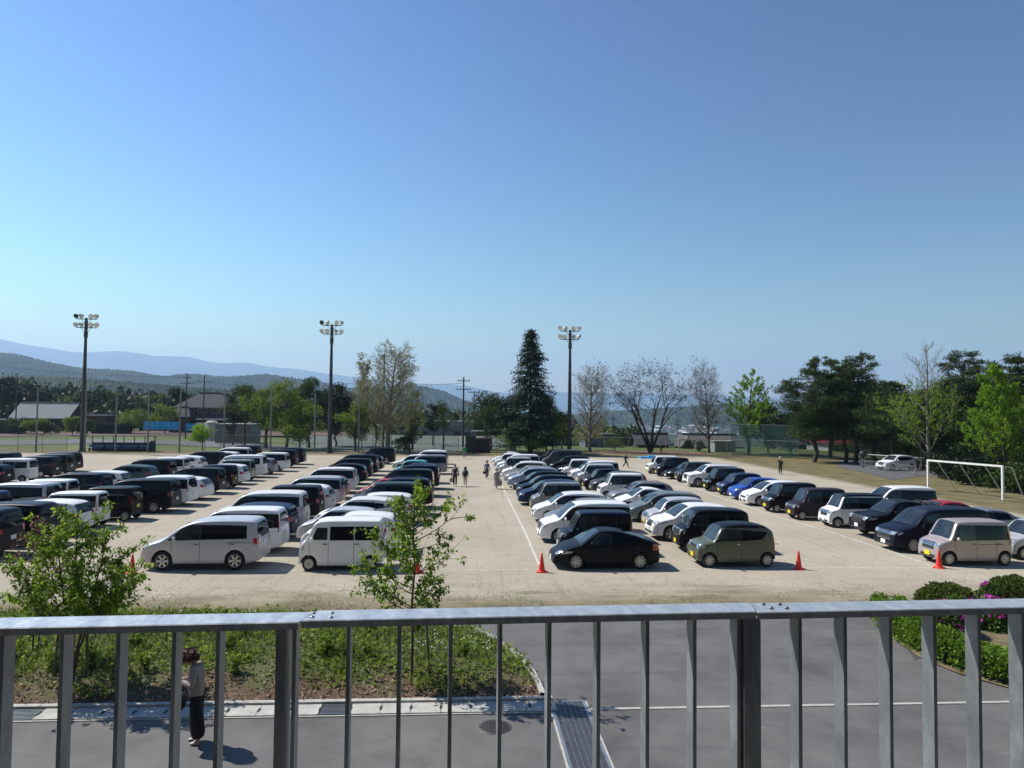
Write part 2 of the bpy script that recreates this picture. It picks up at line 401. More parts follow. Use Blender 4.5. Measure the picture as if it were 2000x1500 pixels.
# beyond the left fence: lane, ploughed plot, pale court
sheet('lane', [P2(-60, 871), P2(180, 866), P2(330, 868), P2(430, 874), P2(560, 880), P2(640, 881), P2(640, 878), P2(560, 872), P2(430, 862), P2(300, 860), P2(180, 857.5), P2(-60, 861)], .01, mat('lane_grey', (.10, .10, .103), .9))
sheet('ploughed_soil', [P2(-60, 854), P2(150, 851), P2(350, 851), P2(440, 852), P2(700, 851), P2(700, 844), P2(350, 840), P2(160, 840), P2(-60, 842)], .03, mat('soil', (.10, .055, .038), .95, var=.2, scale=.8))
sheet('court_surface', [P2(600, 883), P2(940, 883), P2(1010, 866), P2(1010, 852), P2(620, 848), P2(560, 860)], .02, mat('court', (.10, .115, .085), .9, var=.12, scale=.15))
sheet('tarmac_path', [P2(1640, 913), P2(1700, 926), P2(1745, 938), P2(1800, 930), P2(1880, 930), P2(1880, 902), P2(1700, 897), P2(1630, 900)], .03, MATS['lane_grey'])
sheet('raised_soil', [P2(1150, 884), P2(1370, 888), P2(1370, 884), P2(1150, 880)], .03, mat('red_soil', (.22, .10, .07), .95, var=.2, scale=.8))

# ------------------------------------------------------------------ hills
def ridge(name, pts, D, front, zfoot, m, amp, fine, seed, nx=700, ny=50, x0=-500, x1=2500):
    px = np.linspace(x0, x1, nx); py = np.interp(px, [q[0] for q in pts], [q[1] for q in pts])
    k = 9; pad = np.pad(py, k, mode='edge'); py = np.convolve(pad, np.ones(2*k+1)/(2*k+1), 'same')[k:-k] if nx > 300 else py
    tops = np.array([tuple(aty(a, b_, D)) for a, b_ in zip(px, py)])
    v = np.linspace(0, 1.6, ny)[:, None]
    s = np.where(v < 1, 1-(1-v)**1.25, 1-(v-1)**1.3)
    nz = smooth_noise(nx, ny, nx//28, ny//6, seed)*amp + smooth_noise(nx, ny, nx//9, ny//2, seed+1)*amp*.45
    fz = np.random.default_rng(seed+2).uniform(0, 1, (ny, nx))*fine
    Yg = D-front*(1-v)+0*px[None, :]
    Xg = tops[None, :, 0]*(1-.0*v)*Yg/D
    hgt = zfoot+(tops[None, :, 2]-zfoot)*s
    edge = np.clip(1-np.abs(v-1)*1.0, .15, 1)
    Zg = hgt+nz*(1-np.exp(-np.abs(v-1)*6))*np.where(v < 1, 1, .3)+fz-fine*.5
    o = gridmesh(name, np.stack([Xg, Yg, Zg], -1), m, smooth=(fine == 0)); o['kind'] = 'structure'
def hillmat(name, stops, sc):
    m, nt, p = nmat(name); g = N(nt, 'ShaderNodeTexCoord').outputs['Object']
    f = mth(nt, 'ADD', mth(nt, 'MULTIPLY', noise(nt, g, sc, 6, .6), .65), mth(nt, 'MULTIPLY', noise(nt, g, sc*9, 4, .7), .35))
    nt.links.new(ramp(nt, f, stops), p.inputs['Base Color']); p.inputs['Roughness'].default_value = .95
    p.inputs['Specular IOR Level'].default_value = .1; return m
far = [(-500, 640), (0, 660), (40, 672), (85, 678), (115, 682), (150, 690), (230, 684), (285, 692), (325, 699), (345, 692), (372, 697), (430, 712), (475, 704), (505, 713), (535, 719), (560, 717), (620, 727), (690, 736), (760, 744), (830, 753), (890, 749), (930, 758), (985, 769), (1050, 764), (1150, 768), (1290, 769), (1340, 769), (1500, 776), (1700, 778), (2500, 770)]
ridge('mountains', far, 13500, 3600, -60, hillmat('mountain', [(.3, (.03, .045, .03)), (.7, (.06, .075, .05))], .002), 26, 0, 3, nx=900, ny=40)
mid = [(-500, 680), (0, 690), (40, 694), (100, 710), (155, 720), (200, 722), (260, 727), (320, 738), (360, 731), (400, 733), (440, 738), (520, 731), (570, 741), (620, 745), (690, 762), (740, 757), (800, 753), (845, 760), (880, 771), (920, 789), (955, 799), (1000, 812), (1100, 815), (1180, 806), (1290, 800), (1340, 796), (1400, 791), (1500, 799), (1700, 800), (2000, 786), (2500, 770)]
hm = hillmat('hill_forest', [(.34, (.010, .022, .008)), (.48, (.028, .046, .016)), (.6, (.07, .085, .03)), (.72, (.11, .115, .05))], .008)
ridge('hills', mid, 3000, 800, -45, hm, 18, 14, 21, nx=1500, ny=170)
low = [(-500, 722), (0, 735), (120, 738), (300, 752), (480, 766), (620, 780), (760, 784), (900, 803), (980, 820), (1060, 850), (1150, 870), (2500, 880)]
ridge('foothills', low, 1250, 480, -45, hm, 6, 8, 33, nx=1500, ny=110)
# the air
b = MB(); b.box((0, 9300, 655), (44000, 19000, 1440))
o = b.build('haze', bpy.data.materials.new('haze')); o['kind'] = 'stuff'
hz = o.data.materials[0]; hz.use_nodes = True; hn = hz.node_tree; hn.nodes.clear()
out = hn.nodes.new('ShaderNodeOutputMaterial'); pv = hn.nodes.new('ShaderNodeVolumePrincipled')
pv.inputs['Color'].default_value = (.52, .73, 1, 1); pv.inputs['Density'].default_value = 1.1e-4; pv.inputs['Anisotropy'].default_value = .25
hn.links.new(pv.outputs[0], out.inputs['Volume'])
# ================================================================== CARS
def paint(name, c, metal=.0, rough=.36):
    if name in MATS: return MATS[name]
    m, nt, p = nmat('paint_'+name)
    g = N(nt, 'ShaderNodeTexCoord').outputs['Object']
    f = noise(nt, g, .8, 2)
    nt.links.new(ramp(nt, f, [(.35, tuple(x*.94 for x in c)), (.65, tuple(min(1, x*1.04) for x in c))]), p.inputs['Base Color'])
    nt.links.new(ramp(nt, noise(nt, g, 5, 5), [(.35, (rough*.95,)*3), (.7, (rough*1.1,)*3)]), p.inputs['Roughness'])
    p.inputs['Metallic'].default_value = metal*.6
    dk = sum(c) < .25; p.inputs['Coat Weight'].default_value = 0 if dk else .25; p.inputs['Coat Roughness'].default_value = .16
    if dk: p.inputs['Specular IOR Level'].default_value = .17
    MATS[name] = m; return m
PAINTS = {
 'white': ((.80, .80, .79), 0), 'pearl': ((.74, .74, .72), 0), 'silver': ((.50, .51, .52), .45), 'silver white': ((.50, .51, .53), .3),
 'grey': ((.20, .21, .22), .4), 'dark grey': ((.06, .063, .068), .35), 'black': ((.005, .006, .010), 0), 'blue black': ((.006, .010, .024), .1),
 'dark blue': ((.015, .028, .075), .2), 'blue': ((.012, .06, .36), .15), 'light blue': ((.16, .40, .62), .1), 'teal': ((.10, .38, .42), .1),
 'red': ((.35, .015, .02), .1), 'olive': ((.095, .112, .072), .05), 'pink beige': ((.42, .36, .335), .4), 'grey green': ((.15, .18, .17), .35),
 'beige grey': ((.30, .28, .26), .4), 'silver blue': ((.30, .34, .42), .45), 'dark green': ((.045, .075, .075), .3), 'purple grey': ((.22, .22, .27), .4),
 'purple black': ((.030, .020, .028), .3), 'dark teal': ((.035, .06, .07), .3)}
for k_, (c_, m_) in PAINTS.items(): paint(k_, c_, m_)
m, nt, p = nmat('car_glass'); p.inputs['Base Color'].default_value = (.012, .016, .02, 1); p.inputs['Roughness'].default_value = .04
g = N(nt, 'ShaderNodeTexCoord').outputs['Object']; nt.links.new(ramp(nt, noise(nt, g, 1.5, 3), [(.3, (.002, .003, .004)), (.7, (.007, .009, .012))]), p.inputs['Base Color']); p.inputs['Specular IOR Level'].default_value = .3; glass = m
m, nt, p = nmat('front_glass'); g = N(nt, 'ShaderNodeTexCoord').outputs['Object']
nt.links.new(ramp(nt, noise(nt, g, 2.2, 3), [(.35, (.008, .012, .015)), (.62, (.03, .04, .045))]), p.inputs['Base Color']); p.inputs['Roughness'].default_value = .04; glass_f = m
tyre_m = mat('tyre_rubber', (.018, .018, .019), .8, var=.1)
under_m = mat('underbody', (.012, .012, .012), .9)
rim_m = mat('alloy_silver', (.52, .53, .54), .3, .75, var=.05); rim_d = mat('rim_dark', (.03, .03, .032), .5, .3)
trim_m = mat('black_trim', (.02, .02, .021), .55)
chrome = mat('chrome', (.62, .64, .66), .12, .95, var=.03)
lamp_m = mat('lamp_clear', (.34, .37, .40), .12, .35, var=.3, scale=9)
tail_m = mat('tail_red', (.42, .02, .018), .15, 0, coat=1)
plate_w = mat('plate_white', (.78, .79, .76), .5, var=.03); plate_y = mat('plate_yellow', (.82, .62, .02), .5, var=.03)
seam_m = mat('seam', (.01, .01, .01), .9)

def chaikin(P, n=2):
    for _ in range(n):
        Q = [P[0]]
        for a, b in zip(P[:-1], P[1:]):
            Q += [(a[0]*.75+b[0]*.25, a[1]*.75+b[1]*.25), (a[0]*.25+b[0]*.75, a[1]*.25+b[1]*.75)]
        P = Q+[P[-1]]
    return P
class Shape:
    """surface of a car body: side profile, plan and tumblehome in one place"""
    def __init__(s, p):
        s.p = p; L, Wd, H = p['L'], p['W'], p['H']
        s.L, s.W, s.H = L, Wd, H
        pr = chaikin([(q[0]*L-L/2, q[1]) for q in p['prof']], 2)
        xs = [pr[0][0]]; zs = [pr[0][1]]
        for x, z in pr[1:]:
            xs.append(max(x, xs[-1]+.0015)); zs.append(z)
        s.px, s.pz = np.array(xs), np.array(zs)
        s.belt = p['belt']; s.tum = p.get('tumble', .14); s.cf = p.get('cf', .2); s.cr = p.get('cr', .12)
        s.imax = int(np.argmax(s.pz))
        s.zb0 = p.get('zb', .2); s.wr = p.get('wr', .31); s.xw = (-L/2+p['fo'], -L/2+p['fo']+p['wb'])
        s.r = p.get('r', .07); s.crown = .035
    def zt(s, x): return float(np.interp(x, s.px, s.pz))
    def hw(s, x, z):
        Le = .75; d = x+s.L/2; k = 1.0
        if d < Le: k -= s.cf*((Le-d)/Le)**2.4
        d = s.L/2-x
        if d < .6: k -= s.cr*((.6-d)/.6)**2.6
        b = s.belt(x) if callable(s.belt) else s.belt
        w = s.W/2*k
        if z > b: w -= s.tum*(z-b)/(s.H-b)*(1+.25*(z-b)/(s.H-b))
        elif z < .42: w -= .05*((.42-z)/.25)**1.5
        return w
    def zb(s, x):
        z = s.zb0; d = x+s.L/2
        if d < .5: z += .06*((.5-d)/.5)
        d = s.L/2-x
        if d < .5: z += .10*((.5-d)/.5)
        for xw in s.xw:
            Ra = s.wr+.065; q = abs(x-xw)
            if q < Ra: z = max(z, s.wr+math.sqrt(Ra*Ra-q*q))
        return z
    def ztop(s, x, y):
        z = s.zt(x); w = s.hw(x, z); return z-s.crown*min(1, abs(y)/w)**2
    def front_x(s, z): return float(np.interp(z, s.pz[:s.imax], s.px[:s.imax]))
    def rear_x(s, z): return float(np.interp(-z, -s.pz[s.imax:], s.px[s.imax:]))
    def body(s):
        X = set(np.round(np.arange(-s.L/2, s.L/2, .11), 4)) | set(np.round(s.px, 4))
        for xw in s.xw:
            Ra = s.wr+.065
            for a in np.linspace(0, math.pi, 13): X.add(round(xw+Ra*math.cos(a)*.9999, 4))
            X.add(round(xw-Ra-.004, 4)); X.add(round(xw+Ra+.004, 4))
        X = sorted(x for x in X if -s.L/2 <= x <= s.L/2); Xf = [X[0]]
        for x in X[1:-1]:
            if x-Xf[-1] > (.004 if (x < -s.L/2+.12 or x > s.L/2-.16) else .022): Xf.append(x)
        X = Xf+[X[-1]]
        lv = [.3, .42, .55, .7, .85, .98, 1.12, 1.28, 1.45, 1.62, 1.8]
        b = MB(); rows = []
        for x in X:
            zt, zb = s.zt(x), s.zb(x)
            zs = zt-s.crown-s.r; ring = [(0, zb), (s.hw(x, zb)*.72, zb), (s.hw(x, zb)-.01, zb)]
            for l in [zb+.03]+lv:
                z = min(max(l, zb+.03), max(zs, zb+.03)); ring.append((s.hw(x, z), z))
            w = s.hw(x, max(zs, zb+.03))
            rr = min(s.r, max(.01, (zt-zb)*.4))
            ring += [(w-rr*.13, zs+rr*.5), (w-rr*.5, zs+rr*.87)]
            for f in (1.0, .6, .25, 0): y = (w-rr*1.05)*f; ring.append((y, zt-s.crown*(y/max(w, .1))**2))
            rows.append([(x, y, z) for y, z in ring])
        n = len(rows[0]); vs = [q for r in rows for q in r]; m = [(x, -y, z) for x, y, z in vs]
        fs = []; mi = []
        roofz = (s.belt if not callable(s.belt) else s.belt(0))+.12
        for i in range(len(rows)-1):
            for j in range(n-1):
                a = i*n+j; fs.append((a, a+1, a+n+1, a+n))
                xm = (rows[i][j][0]+rows[i+1][j][0])/2; zm = (rows[i][j][2]+rows[i+1][j][2])/2
                roof = j >= n-7 and zm > s.H-.17 or (s.p.get('twotone_side') and zm > roofz and j > 3)
                mi.append(1 if j < 2 else (2 if roof else (3 if zm < s.zb0+s.p.get('clad', .0) or s._arch(xm, zm) else 0)))
        fs.append(tuple(range(n))); mi.append(0); fs.append(tuple((len(rows)-1)*n+j for j in range(n))); mi.append(0)
        for k in range(len(fs)): b.add([], [], 0)
        o = 0
        for V, off in ((vs, 0), (m, len(vs))):
            b.v += V
            for f, q in zip(fs, mi): b.f.append(tuple(off+i for i in f)); b.m.append(q); b.sm.append(len(f) == 4)
        me = bpy.data.meshes.new('body'); bm = bmesh.new()
        V = [bm.verts.new(v) for v in b.v]
        for f, q, sm_ in zip(b.f, b.m, b.sm):
            try: F_ = bm.faces.new([V[i] for i in f]); F_.material_index = q; F_.smooth = sm_
            except ValueError: pass
        bmesh.ops.remove_doubles(bm, verts=bm.verts, dist=.0035)
        bmesh.ops.dissolve_degenerate(bm, edges=bm.edges, dist=.0008)
        bmesh.ops.recalc_face_normals(bm, faces=bm.faces)
        for e in bm.edges:
            if len(e.link_faces) == 2 and e.calc_face_angle(0) > R(38): e.smooth = False
        bm.to_mesh(me); bm.free(); return me
    def _arch(s, x, z):
        if not s.p.get('arch_clad'): return False
        return any(math.hypot(x-xw, z-s.wr) < s.wr+.15 for xw in s.xw)
    def side(s, poly, off=.009, sub=5):
        """panel lying on both... one side surface; poly in (x,z)"""
        pts = []
        for i in range(len(poly)):
            a, c = poly[i], poly[(i+1) % len(poly)]
            for t in np.linspace(0, 1, sub+1)[:-1]: pts.append((a[0]+(c[0]-a[0])*t, a[1]+(c[1]-a[1])*t))
        return pts
def panel(b, s, poly, sgn, off=.01, mi=0, nx=6):
    """quad-ish panel (bottom edge pts, top edge pts) gridded on the body side"""
    (x0, z0), (x1, z1), (x2, z2), (x3, z3) = poly     # bottom-front, bottom-rear, top-rear, top-front
    vs = []; nz = 4
    for j in range(nz+1):
        v = j/nz
        for i in range(nx+1):
            u = i/nx
            x = (x0+(x1-x0)*u)*(1-v)+(x3+(x2-x3)*u)*v; z = (z0+(z1-z0)*u)*(1-v)+(z3+(z2-z3)*u)*v
            z = min(z, s.zt(x)-s.crown-s.r*.75)
            vs.append((x, sgn*(s.hw(x, z)+off), z))
    b.add(vs, [(j*(nx+1)+i, j*(nx+1)+i+1, (j+1)*(nx+1)+i+1, (j+1)*(nx+1)+i) for j in range(nz) for i in range(nx)], mi, True)
def topsheet(b, s, xa, xb, inset=.07, off=.012, ny=10, nx=10, mi=0, z_lo=None):
    vs = []
    for i in range(nx+1):
        x = xa+(xb-xa)*i/nx; z = s.zt(x); w = s.hw(x, z)-s.r-inset
        for j in range(ny+1):
            y = w*(-1+2*j/ny); vs.append((x, y, s.ztop(x, y)))
    # push along the surface normal
    dz = s.zt(xb)-s.zt(xa); dx = xb-xa; l = math.hypot(dx, dz); nx_, nz_ = -dz/l*off, dx/l*off
    vs = [(x+nx_, y, z+nz_) for x, y, z in vs]
    b.add(vs, [(i*(ny+1)+j, i*(ny+1)+j+1, (i+1)*(ny+1)+j+1, (i+1)*(ny+1)+j) for i in range(nx) for j in range(ny)], mi, True)
def endpatch(b, s, ya, yb, za, zb_, front=True, off=.014, mi=0, n=5, slant=0):
    """patch on the nose or tail between widths ya..yb (m) and heights"""
    vs = []
    for j in range(n+1):
        for i in range(n+1):
            y = ya+(yb-ya)*i/n; zz = za+(zb_-za)*j/n+slant*abs(y)
            q = zz+s.crown*(y/(s.W/2))**2
            x = s.front_x(q) if front else s.rear_x(q)
            # planform: pull back where the body narrows
            for _ in range(6):
                lim = s.hw(x, zz)-s.r*.3
                if abs(y) > lim: x += .03 if front else -.03
            vs.append((x+(-off if front else off), y, zz))
    b.add(vs, [(j*(n+1)+i, j*(n+1)+i+1, (j+1)*(n+1)+i+1, (j+1)*(n+1)+i) for j in range(n) for i in range(n)], mi, True)

WHEELS = {}
def wheel_mesh(r, style):
    k = (round(r, 3), style)
    if k in WHEELS: return WHEELS[k]
    w = .19; rr = r*.68
    b = MB(); b.lathe([(rr*.98, -.085), (r*.93, -.095), (r, -.07), (r, .07), (r*.93, .095), (rr*.98, .085)], n=22, axis='Y')
    me_t = b.build('wheel', tyre_m).data
    b = MB(); b.lathe([(rr, .088), (rr*.95, .06), (rr*.9, .03), (0, .03)], n=22, axis='Y', mi=1)
    b.lathe([(rr*1.0, .086), (rr*.93, .094), (rr*.90, .07)], n=22, axis='Y', mi=0)
    ns = {'five': 5, 'ten': 9, 'steel': 12, 'six': 6}[style]; sw = {'five': .075, 'ten': .04, 'steel': .05, 'six': .06}[style]
    for i in range(ns):
        a = 2*math.pi*i/ns; d = Vector((math.cos(a), 0, math.sin(a))); t = Vector((-math.sin(a), 0, math.cos(a)))
        p0, p1 = d*rr*.12, d*rr*.93; y = Vector((0, .085, 0)); y0 = Vector((0, .04, 0)); ww = sw*(r/.31)
        b.add([p0-t*ww*.6+y, p0+t*ww*.6+y, p1+t*ww*.5+y, p1-t*ww*.5+y, p0-t*ww*.6+y0, p0+t*ww*.6+y0, p1+t*ww*.5+y0, p1-t*ww*.5+y0], [(0, 1, 2, 3), (0, 3, 7, 4), (1, 5, 6, 2)], 0)
    b.lathe([(rr*.2, .05), (rr*.2, .095), (0, .098)], n=10, axis='Y', mi=0)
    ob = b.build('rim', [rim_m, rim_d]); me_r = ob.data
    for o in list(COL.objects):
        if o.data in (me_t, me_r): bpy.data.objects.remove(o)
    WHEELS[k] = (me_t, me_r); return WHEELS[k]

def make_car(p, plate='w', name='parked_car'):
    s = Shape(p); root = empty(name, (0, 0, 0), 'car', 'car')
    body = link(s.body(), 'body', root)
    for q in (MATS['white'], under_m, MATS['white'], trim_m): body.data.materials.append(q)
    body.material_slots[0].link = 'OBJECT'; body.material_slots[2].link = 'OBJECT'
    L, H, Wd = s.L, s.H, s.W; X = lambda f: f*L-L/2
    xc, xr = X(p['ws'][0]), X(p['ws'][1])
    b = MB(); topsheet(b, s, xc, xr, .05); b.build('windscreen', glass_f, root)
    ra, rb = p['rw']
    b = MB()
    if p.get('rw_end', True): endpatch(b, s, -(Wd/2-.17), Wd/2-.17, ra-.04, rb+.02, False, .016, n=8)
    else: topsheet(b, s, X(ra), X(rb), .06)
    b.build('rear_window', glass, root)
    for w in p['win']:
        for sg in (1, -1):
            b = MB(); panel(b, s, [(X(x), z) for x, z in w['q']], sg); b.build('side_window', glass_f if w.get('f') else glass, root)
    if not p.get('no_band'):
        f_ = [w['q'] for w in p['win']]; fq = [q for w, q in zip(p['win'], f_) if q[1][0]-q[0][0] > .09]
        x0b, x1b = f_[0][0][0]+.004, fq[-1][1][0]+.006; x0t, x1t = fq[0][3][0], fq[-1][2][0]+.004; zb_ = min(q[0][1] for q in fq)-.018; zt_ = max(q[2][1] for q in fq)+.018
        for sg in (1, -1):
            b = MB(); panel(b, s, [(X(x0b), zb_), (X(x1b), fq[-1][1][1]-.015), (X(x1t), fq[-1][2][1]+.015), (X(x0t), zt_)], sg, .006, nx=12); b.build('pillar_trim', trim_m, root)
    # seams and handles
    b = MB()
    for x in p['doors']:
        for sg in (1, -1):
            x_ = X(x); z0 = s.zb(x_)+.05
            z1 = (s.belt if not callable(s.belt) else s.belt(x_))
            vs = [(x_+dx, sg*(s.hw(x_, z)+.004), z) for z in np.linspace(z0, z1, 6) for dx in (-.007, .007)]
            b.add(vs, [(2*i, 2*i+1, 2*i+3, 2*i+2) for i in range(5)])
    if p.get('rail'):
        for sg in (1, -1):
            x0, x1 = X(p['rail'][0]), X(p['rail'][1]); z = p['rail'][2]
            b.add([(x_, sg*(s.hw(x_, z)+.006), z+d) for x_ in np.linspace(x0, x1, 5) for d in (-.008, .008)], [(2*i, 2*i+1, 2*i+3, 2*i+2) for i in range(4)])
    b.build('door_seam', seam_m, root)
    for x in p['doors'][1:3]:
        for sg in (1, -1):
            x_ = X(x)+(-.14 if x == p['doors'][1] else .12); z = (s.belt if not callable(s.belt) else s.belt(x_))-.1
            b = MB(); b.box((x_, sg*(s.hw(x_, z)+.012), z), (.15, .022, .028)); b.build('door_handle', chrome if p.get('chrome_handle') else trim_m, root)
    # lamps
    h0, h1 = p['head']; t0, t1 = p['tail']
    for sg in (1, -1):
        b = MB(); wi = p.get('head_in', .50)
        endpatch(b, s, sg*Wd/2*wi, sg*(Wd/2*.93), h0, h1, True, .014, slant=0)
        xf = s.front_x((h0+h1)/2); ln = p.get('head_len', .3)
        panel(b, s, [(xf+.10, h0+.02), (xf+ln, h0+.07), (xf+ln+.05, h1), (xf+.14, h1)], sg, .012)
        b.build('headlight', lamp_m, root)
        b = MB(); endpatch(b, s, sg*(Wd/2-p.get('tail_in', .2)), sg*(Wd/2*.97), t0, t1, False, .014)
        xb_ = s.rear_x((t0+t1)/2)
        panel(b, s, [(xb_-p.get('tail_len', .16), t0+.02), (xb_-.03, t0), (xb_-.05, t1), (xb_-p.get('tail_len', .16), t1)], sg, .012)
        b.build('tail_light', tail_m, root)
        # mirror
        xm = X(p['mir']); zm = p['mirz']
        b = MB(); y = sg*(s.hw(xm, zm)+.13)
        b.lathe([(0, -.085), (.055, -.07), (.075, -.02), (.07, .05), (0, .07)], (xm, y, zm), 8, 'Y'); b.bar((xm, y-sg*.05, zm-.03), (xm+.03, y-sg*.15, zm-.06), .04, .03)
        mo = b.build('wing_mirror', [MATS['white']], root); mo.material_slots[0].link = 'OBJECT'
        for v in mo.data.vertices: v.co.z = zm+(v.co.z-zm)*1.15; v.co.x = xm+(v.co.x-xm)*.9
    # grille, lower intake
    g0, g1, gw = p['grille']
    b = MB(); endpatch(b, s, -Wd/2*gw, Wd/2*gw, g0, g1, True, .012, mi=0, n=6)
    if p.get('grille_bars'):
        nb = p['grille_bars']
        for i in range(nb): 
            zz = g0+(g1-g0)*(i+.5)/nb; endpatch(b, s, -Wd/2*gw*.98, Wd/2*gw*.98, zz-.012, zz+.012, True, .02, mi=1, n=6)
    endpatch(b, s, -Wd/2*.62, Wd/2*.62, s.zb0+.08, s.zb0+.19, True, .012, mi=0, n=6)
    b.build('grille', [trim_m, chrome], root)
    pm = plate_y if plate == 'y' else plate_w; zp = p.get('pz', .40)
    b = MB(); xf = s.front_x(zp+.08); b.box((xf-.03, 0, zp), (.02, .33, .165)); b.build('licence_plate', pm, root)
    zp2 = p.get('pz2', .75); b = MB(); xb_ = s.rear_x(zp2+.1); b.box((xb_+.03, 0, zp2), (.02, .33, .165)); b.build('licence_plate', pm, root)
    me_t, me_r = wheel_mesh(s.wr, p.get('rim', 'ten'))
    for xw in s.xw:
        for sg in (1, -1):
            wo = link(me_t, 'wheel', root, (xw, sg*(Wd/2-.115), s.wr))
            if sg < 0: wo.rotation_euler.z = math.pi
            link(me_r, 'rim', wo)
    if p.get('roofrails'):
        for sg in (1, -1):
            b = MB(); x0, x1 = X(p['roofrails'][0]), X(p['roofrails'][1]); xs = np.linspace(x0, x1, 7)
            pts = [Vector((x, sg*(s.hw(x, H)-s.r-.02), s.zt(x)+(.035 if 0 < i < 6 else -.03))) for i, x in enumerate(xs)]
            for a, c in zip(pts[:-1], pts[1:]): b.tube(a, c, .014, n=6)
            b.build('roof_rail', p.get('rail_m', trim_m), root)
    if p.get('extra'): p['extra'](s, root)
    return root

# ---- body styles. prof: (fraction of length from the nose, height)
def win(*q, f=0): return dict(q=list(q), f=f)
ST = {}
ST['minivan'] = dict(L=4.7, W=1.72, H=1.84, wb=2.85, fo=.9, wr=.32, belt=1.02, ws=(.10+.10, .385), prof=[(0, .42), (.004, .62), (.012, .78), (.05, .93), (.12, 1.02), (.20, 1.10), (.30, 1.55), (.37, 1.74), (.48, 1.82), (.70, 1.84), (.90, 1.82), (.965, 1.77), (.982, 1.5), (.992, 1.05), (1.0, .80), (1.0, .45)],
  win=[win((.225, 1.07), (.29, 1.06), (.315, 1.45), (.30, 1.40), f=1), win((.30, 1.06), (.475, 1.06), (.475, 1.64), (.345, 1.60), f=1), win((.485, 1.06), (.735, 1.06), (.735, 1.64), (.485, 1.64)), win((.745, 1.06), (.972, 1.08), (.966, 1.62), (.745, 1.64))],
  doors=[.245, .48, .74], rail=(.5, .93, .93), rw=(1.12, 1.62), head=(.70, .86), tail=(.88, 1.32), tail_in=.12, tail_len=.08, mir=.265, mirz=1.12, grille=(.56, .86, .5), grille_bars=4, rim='ten', tumble=.13)
ST['low_minivan'] = dict(ST['minivan'], L=4.55, W=1.73, H=1.62, belt=.98, wb=2.78, prof=[(0, .42), (.004, .58), (.015, .72), (.06, .84), (.14, .95), (.22, 1.03), (.31, 1.36), (.39, 1.53), (.52, 1.61), (.70, 1.61), (.88, 1.56), (.95, 1.46), (.975, 1.25), (.99, .98), (1.0, .78), (1.0, .45)],
  ws=(.225, .40), win=[win((.25, 1.01), (.31, 1.01), (.335, 1.25), (.32, 1.22), f=1), win((.32, 1.01), (.49, 1.01), (.49, 1.45), (.37, 1.40), f=1), win((.50, 1.01), (.70, 1.02), (.70, 1.45), (.50, 1.46)), win((.71, 1.02), (.90, 1.08), (.86, 1.40), (.71, 1.44))], doors=[.26, .495, .705], rw=(1.05, 1.42), tail=(.85, 1.05), tail_in=.3, tail_len=.3, head=(.62, .76), mirz=1.06, mir=.29, grille=(.5, .62, .5), grille_bars=0)
ST['mpv_sloped'] = dict(ST['minivan'], L=4.73, W=1.79, H=1.87, wb=2.85, fo=.93, wr=.355, zb=.27, belt=1.08, r=.085, prof=[(0, .50), (.004, .68), (.018, .84), (.06, .98), (.13, 1.07), (.20, 1.17), (.30, 1.52), (.385, 1.74), (.50, 1.845), (.70, 1.87), (.90, 1.85), (.955, 1.80), (.975, 1.5), (.985, 1.15), (1.0, .9), (1.0, .5)],
  ws=(.205, .39), win=[win((.235, 1.13), (.315, 1.13), (.335, 1.42), (.325, 1.38), f=1), win((.325, 1.13), (.50, 1.15), (.50, 1.66), (.385, 1.63), f=1), win((.51, 1.15), (.73, 1.17), (.73, 1.67), (.51, 1.67)), win((.73, 1.17), (.89, 1.19), (.885, 1.63), (.73, 1.67))],
  doors=[.27, .505, .75], rail=(.72, .95, 1.03), rim='six', tail=(.95, 1.2), tail_in=.18, tail_len=.17, head=(.78, .95), rw=(1.2, 1.68), mirz=1.2, mir=.30, pz2=.95, clad=.0)
ST['big_minivan'] = dict(ST['minivan'], L=4.93, W=1.85, H=1.92, wb=3.0, fo=.92, wr=.34, r=.08, belt=1.08, ws=(.20, .37), prof=[(0, .42), (.003, .66), (.012, .86), (.05, 1.0), (.12, 1.08), (.195, 1.14), (.29, 1.60), (.36, 1.82), (.48, 1.90), (.70, 1.92), (.90, 1.90), (.965, 1.84), (.982, 1.5), (.992, 1.1), (1.0, .85), (1.0, .45)],
  win=[win((.225, 1.13), (.28, 1.12), (.305, 1.48), (.29, 1.44), f=1), win((.29, 1.12), (.46, 1.10), (.46, 1.70), (.335, 1.66), f=1), win((.47, 1.10), (.72, 1.12), (.72, 1.71), (.47, 1.71)), win((.73, 1.2), (.945, 1.22), (.94, 1.67), (.73, 1.70))], head=(.76, .90), grille=(.50, .90, .55), grille_bars=6, rw=(1.2, 1.7), tail=(.95, 1.25), tail_in=.3, mirz=1.18, rail=(.48, .93, .98))
